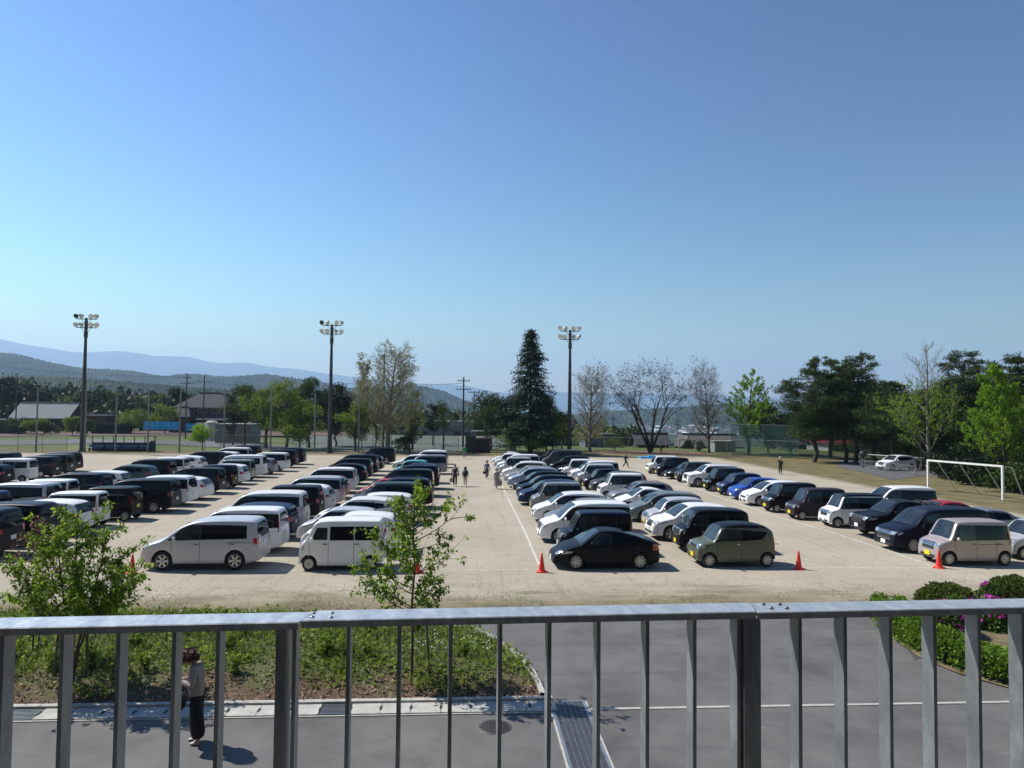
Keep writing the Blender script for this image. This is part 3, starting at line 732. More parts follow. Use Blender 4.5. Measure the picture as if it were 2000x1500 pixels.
ST['kei_box'] = dict(ST['minivan'], L=3.39, W=1.475, H=1.78, wb=2.52, fo=.5, wr=.275, belt=.98, cf=.16, r=.075, prof=[(0, .36), (.005, .62), (.015, .80), (.05, .94), (.13, 1.02), (.17, 1.07), (.235, 1.50), (.268, 1.69), (.30, 1.745), (.42, 1.77), (.65, 1.78), (.90, 1.77), (.955, 1.75), (.975, 1.68), (.985, 1.4), (.992, 1.0), (1.0, .75), (1.0, .4)],
  ws=(.165, .285), win=[win((.20, 1.02), (.25, 1.02), (.275, 1.56), (.262, 1.5), f=1), win((.265, 1.02), (.50, 1.02), (.50, 1.60), (.29, 1.58), f=1), win((.515, 1.02), (.76, 1.02), (.76, 1.60), (.515, 1.60)), win((.775, 1.03), (.955, 1.05), (.95, 1.59), (.775, 1.60))], doors=[.215, .507, .77], rail=(.52, .97, .86), rw=(1.08, 1.62), head=(.68, .86), head_in=.5, head_len=.22, tail=(.85, 1.3), tail_in=.13, tail_len=.07, mir=.24, mirz=1.08, grille=(.66, .84, .46), grille_bars=3, pz=.42, rim='ten', tumble=.12)
ST['kei_custom'] = dict(ST['kei_box'], grille=(.60, .90, .48), grille_bars=5, head=(.72, .90))
ST['kei_low'] = dict(ST['kei_box'], H=1.63, prof=[(0, .36), (.005, .6), (.02, .76), (.07, .90), (.16, .97), (.215, 1.02), (.29, 1.36), (.35, 1.53), (.46, 1.61), (.70, 1.63), (.88, 1.60), (.95, 1.54), (.975, 1.3), (.99, .98), (1.0, .75), (1.0, .4)], ws=(.21, .365), win=[win((.27, 1.0), (.51, 1.0), (.51, 1.46), (.345, 1.43), f=1), win((.525, 1.0), (.76, 1.0), (.76, 1.46), (.525, 1.47)), win((.775, 1.01), (.90, 1.05), (.88, 1.42), (.775, 1.45))], rw=(1.04, 1.44), mir=.28, rail=None)
ST['slash'] = dict(ST['kei_box'], H=1.67, belt=1.0, r=.10, prof=[(0, .36), (.005, .60), (.015, .80), (.05, .93), (.15, .99), (.21, 1.03), (.27, 1.38), (.32, 1.56), (.44, 1.65), (.65, 1.67), (.85, 1.62), (.955, 1.50), (.985, 1.25), (.995, .95), (1.0, .7), (1.0, .4)], ws=(.205, .33), win=[win((.265, 1.03), (.55, 1.03), (.55, 1.46), (.345, 1.47), f=1), win((.56, 1.03), (.82, 1.10), (.90, 1.36), (.56, 1.46))], doors=[.245, .555, .985], rail=None, rw=(1.1, 1.38), chrome_handle=True, rim='ten', twotone=True, head=(.70, .88), grille=(.72, .88, .42))
ST['kei_van'] = dict(ST['kei_box'], no_band=True, L=3.395, H=1.89, wb=2.45, fo=.43, wr=.27, belt=1.10, r=.07, cf=.12, prof=[(0, .36), (.002, .60), (.008, .82), (.022, 1.0), (.05, 1.09), (.085, 1.17), (.15, 1.58), (.182, 1.76), (.22, 1.845), (.32, 1.88), (.60, 1.89), (.92, 1.88), (.975, 1.83), (.99, 1.5), (.996, 1.1), (1.0, .8), (1.0, .4)],
  ws=(.092, .205), win=[win((.155, 1.16), (.34, 1.16), (.34, 1.60), (.215, 1.60), f=1), win((.37, 1.14), (.655, 1.14), (.655, 1.64), (.37, 1.64)), win((.665, 1.14), (.945, 1.14), (.945, 1.63), (.665, 1.64))], doors=[.13, .355, .655], rail=None, rw=(1.2, 1.68), head=(.72, .94), head_in=.6, head_len=.18, grille=(.86, .93, .4), grille_bars=0, mir=.165, mirz=1.2, rim='steel', tail=(.75, 1.0), tumble=.10)
ST['kei_van_custom'] = dict(ST['kei_van'], no_band=False, prof=[(0, .36), (.004, .62), (.015, .90), (.05, 1.04), (.105, 1.10), (.13, 1.16), (.185, 1.55), (.235, 1.74), (.34, 1.83), (.60, 1.84), (.90, 1.81), (.965, 1.74), (.985, 1.4), (.996, 1.0), (1.0, .8), (1.0, .4)], H=1.84, ws=(.125, .24), fo=.5, wb=2.43, win=[win((.19, 1.12), (.38, 1.12), (.38, 1.56), (.25, 1.55), f=1), win((.40, 1.12), (.67, 1.12), (.67, 1.58), (.40, 1.58)), win((.69, 1.12), (.93, 1.13), (.92, 1.56), (.69, 1.58))], grille=(.58, 1.0, .5), grille_bars=6, head=(.74, .98), head_in=.62, mir=.20)
ST['liftback'] = dict(ST['minivan'], L=4.5, W=1.76, H=1.47, wb=2.70, fo=.93, wr=.315, zb=.17, belt=.93, r=.06, cf=.26, cr=.22, tumble=.22, prof=[(0, .38), (.006, .50), (.03, .63), (.10, .78), (.19, .90), (.245, .96), (.34, 1.23), (.43, 1.43), (.51, 1.47), (.62, 1.44), (.76, 1.30), (.88, 1.13), (.955, 1.06), (.98, 1.02), (.99, .85), (1.0, .7), (1.0, .4)],
  ws=(.25, .435), win=[win((.305, .965), (.37, .97), (.41, 1.18), (.37, 1.12), f=1), win((.38, .97), (.535, .985), (.535, 1.34), (.425, 1.29), f=1), win((.545, .985), (.73, 1.02), (.70, 1.25), (.545, 1.34))], doors=[.30, .54, .75], rail=None, rw=(.68, .90), rw_end=False, head=(.58, .72), head_in=.55, head_len=.55, tail=(.72, 1.0), tail_in=.25, tail_len=.28, mir=.35, mirz=1.0, grille=(.44, .52, .35), grille_bars=0, pz=.36, pz2=.62, rim='ten')
ST['sedan'] = dict(ST['liftback'], L=4.6, prof=[(0, .38), (.006, .55), (.03, .70), (.12, .84), (.24, .93), (.27, .96), (.36, 1.26), (.43, 1.42), (.52, 1.46), (.64, 1.44), (.72, 1.36), (.82, 1.08), (.86, 1.04), (.96, 1.02), (.985, .95), (.995, .7), (1.0, .5), (1.0, .4)], ws=(.275, .43), rw=(.70, .83), win=[win((.33, .97), (.53, .98), (.53, 1.33), (.42, 1.30), f=1), win((.54, .98), (.74, 1.0), (.70, 1.26), (.54, 1.34))], H=1.46, doors=[.29, .535, .73])
ST['hatch'] = dict(ST['liftback'], L=3.95, W=1.695, H=1.53, wb=2.53, fo=.78, wr=.295, cr=.14, tumble=.17, belt=.95, prof=[(0, .38), (.006, .56), (.025, .72), (.09, .86), (.18, .95), (.22, .99), (.32, 1.30), (.40, 1.47), (.50, 1.53), (.68, 1.52), (.86, 1.47), (.93, 1.39), (.965, 1.18), (.985, .95), (1.0, .78), (1.0, .4)], ws=(.225, .41), rw=(1.0, 1.36), rw_end=True, win=[win((.26, .98), (.33, .99), (.36, 1.24), (.33, 1.18), f=1), win((.34, .99), (.54, 1.0), (.54, 1.38), (.40, 1.35), f=1), win((.55, 1.0), (.77, 1.03), (.74, 1.36), (.55, 1.38)), win((.78, 1.08), (.87, 1.14), (.84, 1.33), (.77, 1.35))], doors=[.26, .545, .80], tail=(.88, 1.12), tail_in=.16, tail_len=.14, mir=.31, mirz=1.04, head=(.66, .80), head_len=.42, pz2=.78)
ST['crossover'] = dict(ST['hatch'], L=4.5, W=1.84, H=1.68, wb=2.7, fo=.9, wr=.355, zb=.24, belt=1.06, r=.075, clad=.0, arch_clad=False, tumble=.2, prof=[(0, .46), (.005, .66), (.02, .82), (.08, .98), (.19, 1.07), (.245, 1.11), (.34, 1.42), (.42, 1.61), (.52, 1.68), (.70, 1.67), (.86, 1.61), (.93, 1.51), (.965, 1.28), (.98, 1.08), (1.0, .88), (1.0, .48)], ws=(.25, .43), rw=(1.14, 1.48), win=[win((.305, 1.10), (.36, 1.11), (.385, 1.34), (.36, 1.28), f=1), win((.37, 1.11), (.54, 1.12), (.54, 1.50), (.425, 1.46), f=1), win((.55, 1.12), (.73, 1.15), (.72, 1.49), (.55, 1.51)), win((.74, 1.18), (.85, 1.26), (.82, 1.42), (.74, 1.47))], doors=[.29, .545, .76], tail=(.98, 1.14), tail_in=.3, tail_len=.28, mir=.34, mirz=1.17, head=(.78, .92), head_len=.5, grille=(.62, .88, .42), grille_bars=0, pz=.5, pz2=.72, rim='five')
ST['suv'] = dict(ST['crossover'], L=4.8, W=1.88, H=1.85, wb=2.79, fo=.9, wr=.385, zb=.28, belt=1.16, cf=.16, r=.08, clad=.02, arch_clad=False, prof=[(0, .52), (.004, .80), (.012, 1.0), (.05, 1.10), (.16, 1.15), (.24, 1.19), (.32, 1.55), (.385, 1.77), (.48, 1.83), (.70, 1.84), (.88, 1.82), (.94, 1.74), (.965, 1.4), (.98, 1.1), (1.0, .9), (1.0, .5)], ws=(.245, .395), rw=(1.25, 1.62), win=[win((.30, 1.2), (.50, 1.2), (.50, 1.66), (.375, 1.62), f=1), win((.51, 1.2), (.70, 1.2), (.70, 1.66), (.51, 1.66)), win((.71, 1.22), (.89, 1.26), (.87, 1.60), (.71, 1.65))], doors=[.27, .505, .70], tail=(.95, 1.25), tail_in=.14, tail_len=.12, mir=.31, mirz=1.27, head=(.84, 1.02), grille=(.66, 1.02, .45), grille_bars=5, roofrails=(.42, .88), rail_m=chrome, pz=.58, pz2=.9)
ST['box_suv'] = dict(ST['suv'], L=4.3, W=1.80, H=1.86, fo=.72, wb=2.6, prof=[(0, .52), (.004, .85), (.012, 1.05), (.04, 1.10), (.18, 1.13), (.25, 1.16), (.30, 1.60), (.34, 1.80), (.42, 1.85), (.70, 1.86), (.92, 1.85), (.965, 1.80), (.98, 1.4), (.985, 1.1), (1.0, .9), (1.0, .5)], ws=(.25, .345), roofrails=None)
ST['wagon'] = dict(ST['hatch'], L=4.6, W=1.78, H=1.50, wb=2.68, fo=.9, wr=.32, cr=.16, belt=.95, prof=[(0, .38), (.006, .55), (.03, .70), (.11, .84), (.22, .93), (.27, .96), (.36, 1.26), (.43, 1.43), (.52, 1.49), (.68, 1.49), (.84, 1.44), (.92, 1.34), (.965, 1.12), (.98, .98), (1.0, .8), (1.0, .4)], ws=(.275, .44), win=[win((.33, .98), (.53, .99), (.53, 1.36), (.42, 1.33), f=1), win((.54, .99), (.70, 1.0), (.70, 1.36), (.54, 1.37)), win((.71, 1.01), (.86, 1.08), (.83, 1.31), (.71, 1.35))], rw=(1.02, 1.32), doors=[.29, .535, .71], tail=(.85, 1.03), tail_in=.3, tail_len=.3, roofrails=(.48, .86))
ST['commercial_van'] = dict(ST['kei_van'], L=4.7, W=1.70, H=1.98, wb=2.57, fo=1.0, wr=.31, belt=1.14, prof=[(0, .42), (.003, .66), (.012, .86), (.04, 1.02), (.09, 1.10), (.135, 1.20), (.225, 1.68), (.275, 1.87), (.36, 1.95), (.60, 1.98), (.94, 1.97), (.978, 1.92), (.99, 1.5), (.996, 1.1), (1.0, .8), (1.0, .4)], ws=(.13, .28), win=[win((.205, 1.18), (.375, 1.18), (.375, 1.68), (.27, 1.66), f=1), win((.40, 1.18), (.63, 1.18), (.63, 1.70), (.40, 1.70)), win((.65, 1.18), (.94, 1.18), (.94, 1.70), (.65, 1.70))], doors=[.18, .385, .64], mir=.22, mirz=1.25, rw=(1.2, 1.75))
ST['pickup'] = dict(ST['suv'], L=5.3, W=1.88, H=1.82, wb=3.08, fo=.95, wr=.40, zb=.32, arch_clad=False, clad=.0, belt=1.18, prof=[(0, .55), (.004, .85), (.012, 1.02), (.05, 1.12), (.16, 1.17), (.22, 1.20), (.30, 1.58), (.355, 1.77), (.43, 1.82), (.52, 1.81), (.585, 1.78), (.62, 1.62), (.635, 1.25), (.65, 1.22), (.8, 1.22), (.985, 1.22), (.995, 1.2), (1.0, .9), (1.0, .6)], ws=(.225, .365), roofrails=None, rw=(.598, .632), rw_end=False,
  win=[win((.28, 1.22), (.44, 1.22), (.44, 1.66), (.345, 1.62), f=1), win((.45, 1.22), (.60, 1.24), (.575, 1.64), (.45, 1.66))], doors=[.25, .445, .615], tail=(.9, 1.15), tail_in=.12, tail_len=.06, mir=.29, mirz=1.30, grille=(.70, 1.06, .5), grille_bars=0, head=(.88, 1.06), rim='six', pz2=.7)
def pickup_extra(s, root):
    b = MB(); X = lambda f: f*s.L-s.L/2
    x0, x1 = X(.66), X(.985); z = 1.235
    b.box(((x0+x1)/2, 0, z), (x1-x0, 1.5, .03)); b.build('bed_cover', trim_m, root)
    b = MB()
    for sg in (1, -1):
        b.tube((X(.68), sg*.68, 1.24), (X(.70), sg*.6, 1.72), .03); b.tube((X(.70), sg*.6, 1.72), (X(.95), sg*.68, 1.25), .03)
    b.tube((X(.70), .6, 1.72), (X(.70), -.6, 1.72), .03); b.build('roll_bar', trim_m, root)
ST['pickup']['extra'] = pickup_extra
PROTO = {}
def car_copy(style, plate):
    k = (style, plate)
    if k not in PROTO:
        PROTO[k] = make_car(ST[style], plate); return PROTO[k]
    src = PROTO[k]; r = src.copy(); COL.objects.link(r)
    for ch in src.children:
        c = ch.copy(); COL.objects.link(c); c.parent = r
        for g2 in ch.children:
            d = g2.copy(); COL.objects.link(d); d.parent = c
    return r
STY_WORD = {'minivan': 'boxy minivan', 'low_minivan': 'low people carrier', 'mpv_sloped': 'high-roofed minivan', 'big_minivan': 'large minivan', 'kei_box': 'tall little box car', 'kei_custom': 'tall box car with barred grille',
 'kei_low': 'little hatchback', 'slash': 'box car', 'kei_van': 'microvan', 'kei_van_custom': 'barred-grille microvan', 'liftback': 'sloping-tailed liftback', 'sedan': 'saloon', 'hatch': 'hatchback', 'crossover': 'crossover', 'suv': 'off-roader', 'box_suv': 'square off-roader', 'wagon': 'estate car', 'commercial_van': 'long van', 'pickup': 'pickup truck'}
CATW = {'kei_van': 'van', 'kei_van_custom': 'van', 'commercial_van': 'van', 'pickup': 'pickup', 'minivan': 'minivan', 'mpv_sloped': 'minivan', 'big_minivan': 'minivan', 'low_minivan': 'minivan'}
ORD = ['', 'nearest', 'second', 'third', 'fourth', 'fifth', 'sixth', 'seventh', 'eighth', 'ninth', 'tenth', 'eleventh', 'twelfth', 'thirteenth', 'fourteenth', 'fifteenth', 'sixteenth', 'seventeenth', 'eighteenth', 'nineteenth']
#  style, paint, Y, front or rear X, [own label]
ROWS = {
 'A': ('R', 'in row left of the microvan row', [
  ('mpv_sloped', 'silver white', 27.9, -7.6, 'pale silver minivan, side-on, first in the row beside the left cone'), ('minivan', 'white', 31.0, -7.6, 'white boxy minivan directly behind the pale silver minivan'), ('low_minivan', 'dark blue', 34.2, -7.9), ('big_minivan', 'pearl', 36.6, -7.9, 'white large minivan with dark tailgate, behind the low dark blue carrier'),
  ('box_suv', 'black', 40.0, -7.8), ('crossover', 'white', 42.4, -7.6), ('minivan', 'silver', 46.0, -7.6), ('hatch', 'red', 49.6, -7.9), ('minivan', 'white', 53.0, -7.9), ('low_minivan', 'light blue', 56.0, -8.2), ('crossover', 'black', 59.2, -7.9),
  ('minivan', 'black', 63.2, -8.0), ('big_minivan', 'black', 67.5, -8.0), ('low_minivan', 'black', 72.0, -8.0), ('minivan', 'black', 82, -7.8)]),
 'B': ('R', 'in row left of the central aisle', [
  ('kei_van', 'white', 27.9, -3.0, 'white microvan with dark side windows, parked behind the right sapling'), ('crossover', 'white', 31.0, -2.6), ('hatch', 'silver white', 33.6, -3.9), ('crossover', 'pearl', 36.4, -3.2), ('low_minivan', 'white', 38.9, -2.6), ('box_suv', 'dark teal', 42.3, -2.5), ('suv', 'black', 45.2, -1.9),
  ('hatch', 'red', 48.0, -3.4), ('big_minivan', 'black', 51.4, -2.1), ('minivan', 'blue black', 56.2, -1.9), ('crossover', 'dark blue', 60.6, -2.0), ('kei_low', 'teal', 65, -3.2), ('minivan', 'purple grey', 69.5, -1.6), ('low_minivan', 'white', 73.5, -3.0), ('minivan', 'white', 77.5, -1.7), ('low_minivan', 'pearl', 82.5, -1.9)]),
 'C': ('F', 'in row right of the central aisle', [
  ('liftback', 'black', 28.2, 3.3, 'glossy black sloping-tailed liftback beside the middle cone'), ('kei_custom', 'blue black', 30.9, 3.95, 'blue-black box car directly behind the black liftback'), ('minivan', 'white', 33.8, 3.4), ('low_minivan', 'grey', 36.6, 4.0), ('low_minivan', 'pearl', 39.8, 3.7), ('kei_box', 'grey', 43.6, 3.95), ('low_minivan', 'dark blue', 47.0, 3.45),
  ('low_minivan', 'blue black', 50.6, 3.6), ('low_minivan', 'black', 53.8, 3.6), ('low_minivan', 'silver blue', 57.6, 3.4), ('wagon', 'beige grey', 61.0, 3.35), ('low_minivan', 'white', 64.6, 3.3), ('kei_box', 'silver', 68, 3.2), ('minivan', 'white', 71.4, 3.1), ('kei_low', 'white', 77, 3.1), ('liftback', 'pearl', 82.5, 3.1)]),
 'D': ('F', 'in row second right of the central aisle', [
  ('slash', 'olive', 28.4, 8.85, 'olive green box car with black roof, beside the third cone'), ('kei_van_custom', 'black', 31.4, 9.1), ('crossover', 'white', 34.3, 8.65), ('kei_low', 'silver', 37.2, 9.2), ('low_minivan', 'grey green', 40.0, 8.9), ('liftback', 'white', 43.8, 8.9), ('wagon', 'grey', 47.2, 9.4), ('kei_box', 'white', 50.3, 9.3),
  ('crossover', 'dark grey', 53.4, 9.3), ('kei_low', 'black', 56.2, 9.2), ('kei_box', 'silver white', 59.4, 9.2), ('minivan', 'white', 62.4, 9.0), ('kei_box', 'pearl', 65.4, 8.8), ('liftback', 'black', 69, 8.8), ('low_minivan', 'black', 73, 8.6), ('commercial_van', 'dark grey', 77.5, 8.3), ('minivan', 'black', 82, 8.1)]),
 'E': ('F', 'in row along the right chalk line', [
  ('kei_custom', 'pink beige', 28.5, 18.0, 'pinkish beige box car directly behind the rightmost cone'), ('big_minivan', 'blue black', 31.3, 17.9), ('pickup', 'black', 34.7, 18.7), ('kei_custom', 'white', 37.9, 18.7, 'white box car with black roof, behind the black pickup truck'), ('kei_box', 'purple black', 40.6, 18.1), ('kei_custom', 'black', 43.7, 18.0), ('low_minivan', 'white', 46.8, 17.9),
  ('hatch', 'blue', 50.0, 18.3), ('kei_low', 'dark blue', 52.6, 18.4), ('kei_box', 'black', 55.4, 18.3), ('suv', 'white', 58.6, 17.8), ('kei_box', 'dark teal', 62.4, 18.2), ('liftback', 'black', 65.4, 18.1), ('kei_custom', 'black', 68.2, 18.0), ('kei_box', 'white', 71.2, 17.9)]),
 'F': ('F', 'in the rightmost row', [
  ('kei_low', 'silver', 29.6, 22.2, 'silver little hatchback cut by the right photo edge'), ('sedan', 'purple grey', 34.4, 22.9), ('sedan', 'red', 37.4, 23.0), ('minivan', 'white', 41.4, 22.9)]),
 'Y': ('R', 'in row right of the left double rows', [
  ('big_minivan', 'black', 26.6, -18.6), ('big_minivan', 'black', 29.4, -18.2), ('minivan', 'black', 31.9, -18.1), ('low_minivan', 'white', 34.6, -18.0), ('kei_box', 'white', 36.7, -18.2), ('kei_box', 'black', 39.2, -17.6), ('big_minivan', 'black', 42.4, -16.8), ('minivan', 'white', 45.3, -16.9), ('wagon', 'white', 48.3, -16.9), ('minivan', 'black', 51.8, -17.2),
  ('kei_box', 'black', 55.2, -17.4), ('low_minivan', 'white', 58.2, -17.4), ('kei_box', 'grey', 61.2, -17.8), ('commercial_van', 'white', 64.4, -17.7), ('hatch', 'purple grey', 67.4, -17.5), ('minivan', 'white', 70.9, -17.2), ('box_suv', 'black', 75.5, -17.4), ('minivan', 'blue black', 80, -17.6)]),
 'X': ('R', 'in row second from the left edge', [
  ('minivan', 'dark blue', 36.0, -22.8), ('big_minivan', 'silver white', 39.6, -22.3), ('kei_box', 'white', 42.8, -23.0), ('minivan', 'blue black', 46.6, -22.9), ('low_minivan', 'pearl', 50.8, -23.6), ('crossover', 'dark green', 55.6, -23.7), ('minivan', 'black', 59.8, -24.0), ('kei_box', 'white', 63, -24.1), ('crossover', 'white', 67, -24.0), ('minivan', 'black', 71.4, -23.7), ('low_minivan', 'white', 75.4, -23.4), ('minivan', 'white', 79.5, -23.5), ('minivan', 'black', 84, -23.7)]),
 'W': ('R', 'in the leftmost row', [
  ('low_minivan', 'black', 55.8, -35.1), ('kei_van', 'white', 58.3, -34.7), ('minivan', 'black', 62.2, -35.0), ('minivan', 'dark grey', 65.4, -35.5), ('minivan', 'purple black', 68.4, -36.4), ('minivan', 'blue black', 66.8, -41.2, 'blue-black minivan parked left of the leftmost row, behind the white microvan')]),
}
ROWGRP = {'A': 'cars in the row left of the microvan row', 'B': 'cars in the row left of the central aisle', 'C': 'cars in the row right of the central aisle', 'D': 'cars in the second row right of the aisle', 'E': 'cars in the row along the right chalk line', 'F': 'cars in the rightmost row', 'Y': 'cars in the left double row, right side', 'X': 'cars in the left double row, left side', 'W': 'cars in the leftmost row'}
KEI = {'kei_box', 'kei_custom', 'kei_low', 'slash', 'kei_van', 'kei_van_custom'}
crnd = random.Random(5)
for rk, (ref, where, cars) in ROWS.items():
    for i, c in enumerate(cars):
        style, col, y, x = c[:4]
        if x < 0: y -= x*.0657
        x += {'E': 30, 'F': 26, 'D': 9, 'C': 4}.get(rk, 0)/y
        kei = style in KEI
        plate = 'y' if kei and not (rk == 'A' or (rk, i) in (('C', 1), ('B', 0), ('E', 3), ('W', 1))) else 'w'
        o = car_copy(style, plate); L = ST[style]['L']
        scl = .92 if rk in 'ABCDEF' else .95
        L *= scl
        o.location = (x+L/2 if ref == 'F' else x-L/2, y, .006); o.rotation_euler = (0, 0, R(crnd.uniform(-1.6, 1.6)))
        o.scale = (scl, 1, 1)
        two = 'black' if style == 'slash' or (rk, i) == ('E', 3) else col
        for ch in o.children:
            if ch.name.startswith('body'):
                ch.material_slots[0].material = MATS[col]; ch.material_slots[2].material = MATS[two]
            elif ch.name.startswith('wing_mirror'):
                ch.material_slots[0].material = MATS[two if style != 'mpv_sloped' else col]
        lab = c[4] if len(c) > 4 else f"{col.replace('silver white','pale silver').replace('pearl','off-white').replace('blue black','blue-black').replace('purple black','purplish black')} {STY_WORD[style]}, {ORD[i+1]} {where}"
        tag(o, lab, CATW.get(style, 'car'), ROWGRP[rk])
# two white cars and a blue-grey van on the path beyond the goal
for j, (st, cl, x, y, rz, lab) in enumerate([('crossover', 'white', 47.6, 76.5, 12, 'white car parked under the trees, left of the goal'), ('hatch', 'pearl', 53.5, 77.0, 8, 'off-white car under the trees, behind the goal crossbar'), ('kei_van', 'silver blue', 53.6, 68.0, 10, 'blue-grey van under the trees, seen through the goal')]):
    o = car_copy(st, 'w'); o.location = (x, y, .03); o.rotation_euler.z = R(rz)
    for ch in o.children:
        if ch.name.startswith('body'): ch.material_slots[0].material = ch.material_slots[2].material = MATS[cl]
        elif ch.name.startswith('wing_mirror'): ch.material_slots[0].material = MATS[cl]
    tag(o, lab, CATW.get(st, 'car'), 'cars under the trees')
# ================================================================== BALCONY RAILING
m, nt, p = nmat('galvanised_steel'); g = N(nt, 'ShaderNodeTexCoord').outputs['Object']
mp = N(nt, 'ShaderNodeMapping'); mp.inputs['Scale'].default_value = (3, 1, .6); nt.links.new(g, mp.inputs[0])
n1 = noise(nt, mp.outputs[0], 9, 8, .7); v = N(nt, 'ShaderNodeTexVoronoi', Scale=60); nt.links.new(g, v.inputs['Vector'])
c = ramp(nt, n1, [(.3, (.20, .22, .228)), (.5, (.33, .355, .365)), (.7, (.50, .52, .53))])
c = mixc(nt, mth(nt, 'MULTIPLY', v.outputs['Distance'], .35), c, (.2, .22, .23))
nt.links.new(c, p.inputs['Base Color']); p.inputs['Metallic'].default_value = .55
nt.links.new(ramp(nt, n1, [(.3, (.28,)*3), (.7, (.48,)*3)]), p.inputs['Roughness'])
bump(nt, noise(nt, g, 40, 4), p, .25, .002); galv = m
hand_m = galv.copy(); hand_m.name = 'handrail_glare_steel'  # same steel, base colour lightened to paint in the glare of sun and sky
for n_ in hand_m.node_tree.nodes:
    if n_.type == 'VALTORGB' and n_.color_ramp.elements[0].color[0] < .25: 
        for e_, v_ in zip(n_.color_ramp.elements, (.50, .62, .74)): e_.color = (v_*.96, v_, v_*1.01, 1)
ra = R(2.2); rd = Vector((math.cos(ra), math.sin(ra), 0)); rn = Vector((-rd.y, rd.x, 0))     # along and away from us
ZR = 5.55                                                                                     # top of the handrail
o0 = at(1000, 1204, ZR); o0 = Vector((o0.x, o0.y, 0))                                         # a point on its near edge
rail = empty('balcony_railing', (o0.x, o0.y, 4.4), 'galvanised steel balcony railing with flat handrail and thin upright bars across the foreground', 'railing')
rail.rotation_euler.z = ra
def loc(s, n, z): return Vector((s, n, z-4.4))
def s_of(px, py, n=0.0, z=None):
    """distance along the railing where the image column px meets the plane n behind its near edge"""
    d = ray(px, py); q = o0+rn*n; t = (q-CAM).dot(rn)/d.dot(rn); h = CAM+d*t
    return (h-o0).dot(rd)
j1, j2 = s_of(586, 1200), s_of(1478, 1182)
for k, (a, c_, dz) in enumerate([(-2.6, j1-.004, -.003), (j1+.003, j2-.002, 0.0), (j2+.002, 2.9, -.002)]):
    b = MB(); 
    prof = [(0, -.016), (0, -.002), (.002, 0), (.077, 0), (.079, -.002), (.079, -.016), (.074, -.016), (.074, -.005), (.005, -.005), (.005, -.016)]
    sk = .022                          # mitred ends
    vs = [loc(a+(n*.28 if k else 0), n, ZR+dz+z) for n, z in prof]+[loc(c_+(n*.28 if k < 2 else 0), n, ZR+dz+z) for n, z in prof]
    np_ = len(prof); b.add(vs, [(i, (i+1) % np_, np_+(i+1) % np_, np_+i) for i in range(np_)]+[tuple(range(np_-1, -1, -1)), tuple(range(np_, 2*np_))])
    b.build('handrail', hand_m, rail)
    b = MB(); b.box(loc((a+c_)/2, .039, ZR-.0115), (c_-a-.02, .044, .011)); b.build('top_bar', galv, rail)
    b = MB(); b.box(loc((a+c_)/2, .039, 4.62), (c_-a-.02, .042, .012)); b.build('bottom_bar', galv, rail)
bars = [4, 121, 231, 340, 426, 575, 680.5, 780, 880.5, 977.5, 1073.5, 1169.5, 1265, 1357, 1443, 1563, 1651, 1740, 1826, 1913, 1999]
ss = [s_of(x, 1250, .018) for x in bars]
ss = [ss[0]-.109*k for k in (4, 3, 2, 1)]+ss+[ss[-1]+.109*k for k in (1, 2, 3)]
for s_ in ss:
    b = MB(); b.box(loc(s_, .039, (5.534+4.626)/2), (.0085, .042, 5.534-4.626)); b.build('baluster', galv, rail)
for x, w in ((548, .021), (1471, .040)):
    s_ = s_of(x, 1250, .005)
    b = MB(); b.box(loc(s_, .042, (5.527+4.42)/2), (w, .066, 5.527-4.42)); b.box(loc(s_, .042, 4.43), (w+.08, .12, .02)); b.build('post', galv, rail)
bolt_m = mat('bolt_steel', (.3, .31, .32), .4, .7)
for x, y in ((612, 1197.5), (648, 1197.5), (610, 1205.5), (646, 1206), (1490, 1179.5), (1522, 1179.5), (1506, 1187), (1536, 1187)):
    q = at(x, y, ZR); s_ = (q-o0).dot(rd); n_ = (q-o0).dot(rn)
    b = MB(); b.lathe([(.0055, -.001), (.0055, .0012), (.004, .0026), (0, .003)], loc(s_, n_, ZR), 10); b.build('bolt', bolt_m, rail)
for x in (1505, 1538):
    q = s_of(x, 1205, .02); b = MB(); b.lathe([(.0055, 0), (.0055, -.012), (0, -.013)], loc(q, .02, ZR-.006), 8); b.build('bolt', bolt_m, rail)
bw = mat('school_wall', (.13, .12, .11), .85, bmp=.003)
bt = empty('school_building', (0, -2.0, 0), 'building wall and eave behind and above the balcony', 'building')
b = MB(); b.box((0, -.15, 6), (60, .3, 12)); b.build('wall', bw, bt)
b = MB(); b.box((0, 1.6, 7.38), (60, 3.2, .3)); b.build('eave', bw, bt)
b = MB(); b.box((0, -.2, 4.22), (14, 3.7, .36)); o = b.build('balcony_floor', mat('balcony_concrete', (.17, .165, .155), .85, bmp=.003)); o['kind'] = 'structure'

# ================================================================== ROAD FITTINGS
gx = 2.2
t = empty('drain_grating', (gx, 11, 0), 'long galvanised steel drain cover running across the road towards the camera', 'drain')
b = MB()
for i in range(6): b.box((-.26+i*.104, -2.1, .014), (.096, 12.2, .014))
for y in np.arange(-6, 4, 1.0):
    for sg in (-1, 1): b.box((sg*.27, y, .0225), (.035, .05, .004), 1); b.box((sg*.27, y+.12, .0225), (.035, .05, .004), 1)
b.build('cover_plates', [mat('drain_steel', (.07, .074, .08), .6, .4, scale=8), dark_gap], t)
b = MB()
for sg in (-1, 1):
    b.box((sg*.335, -2.1, .010), (.05, 12.2, .024)); b.box((sg*.385, -2.1, .008), (.04, 12.2, .02), 1)
b.box((0, 4.02, .010), (.72, .05, .024))
for i in range(5): b.box((-.208+i*.104, -2.1, .024), (.007, 12.2, .004), 0)
b.build('frame', [mat('drain_frame', (.30, .33, .36), .4, .6), conc], t)
q = at(965, 1420)
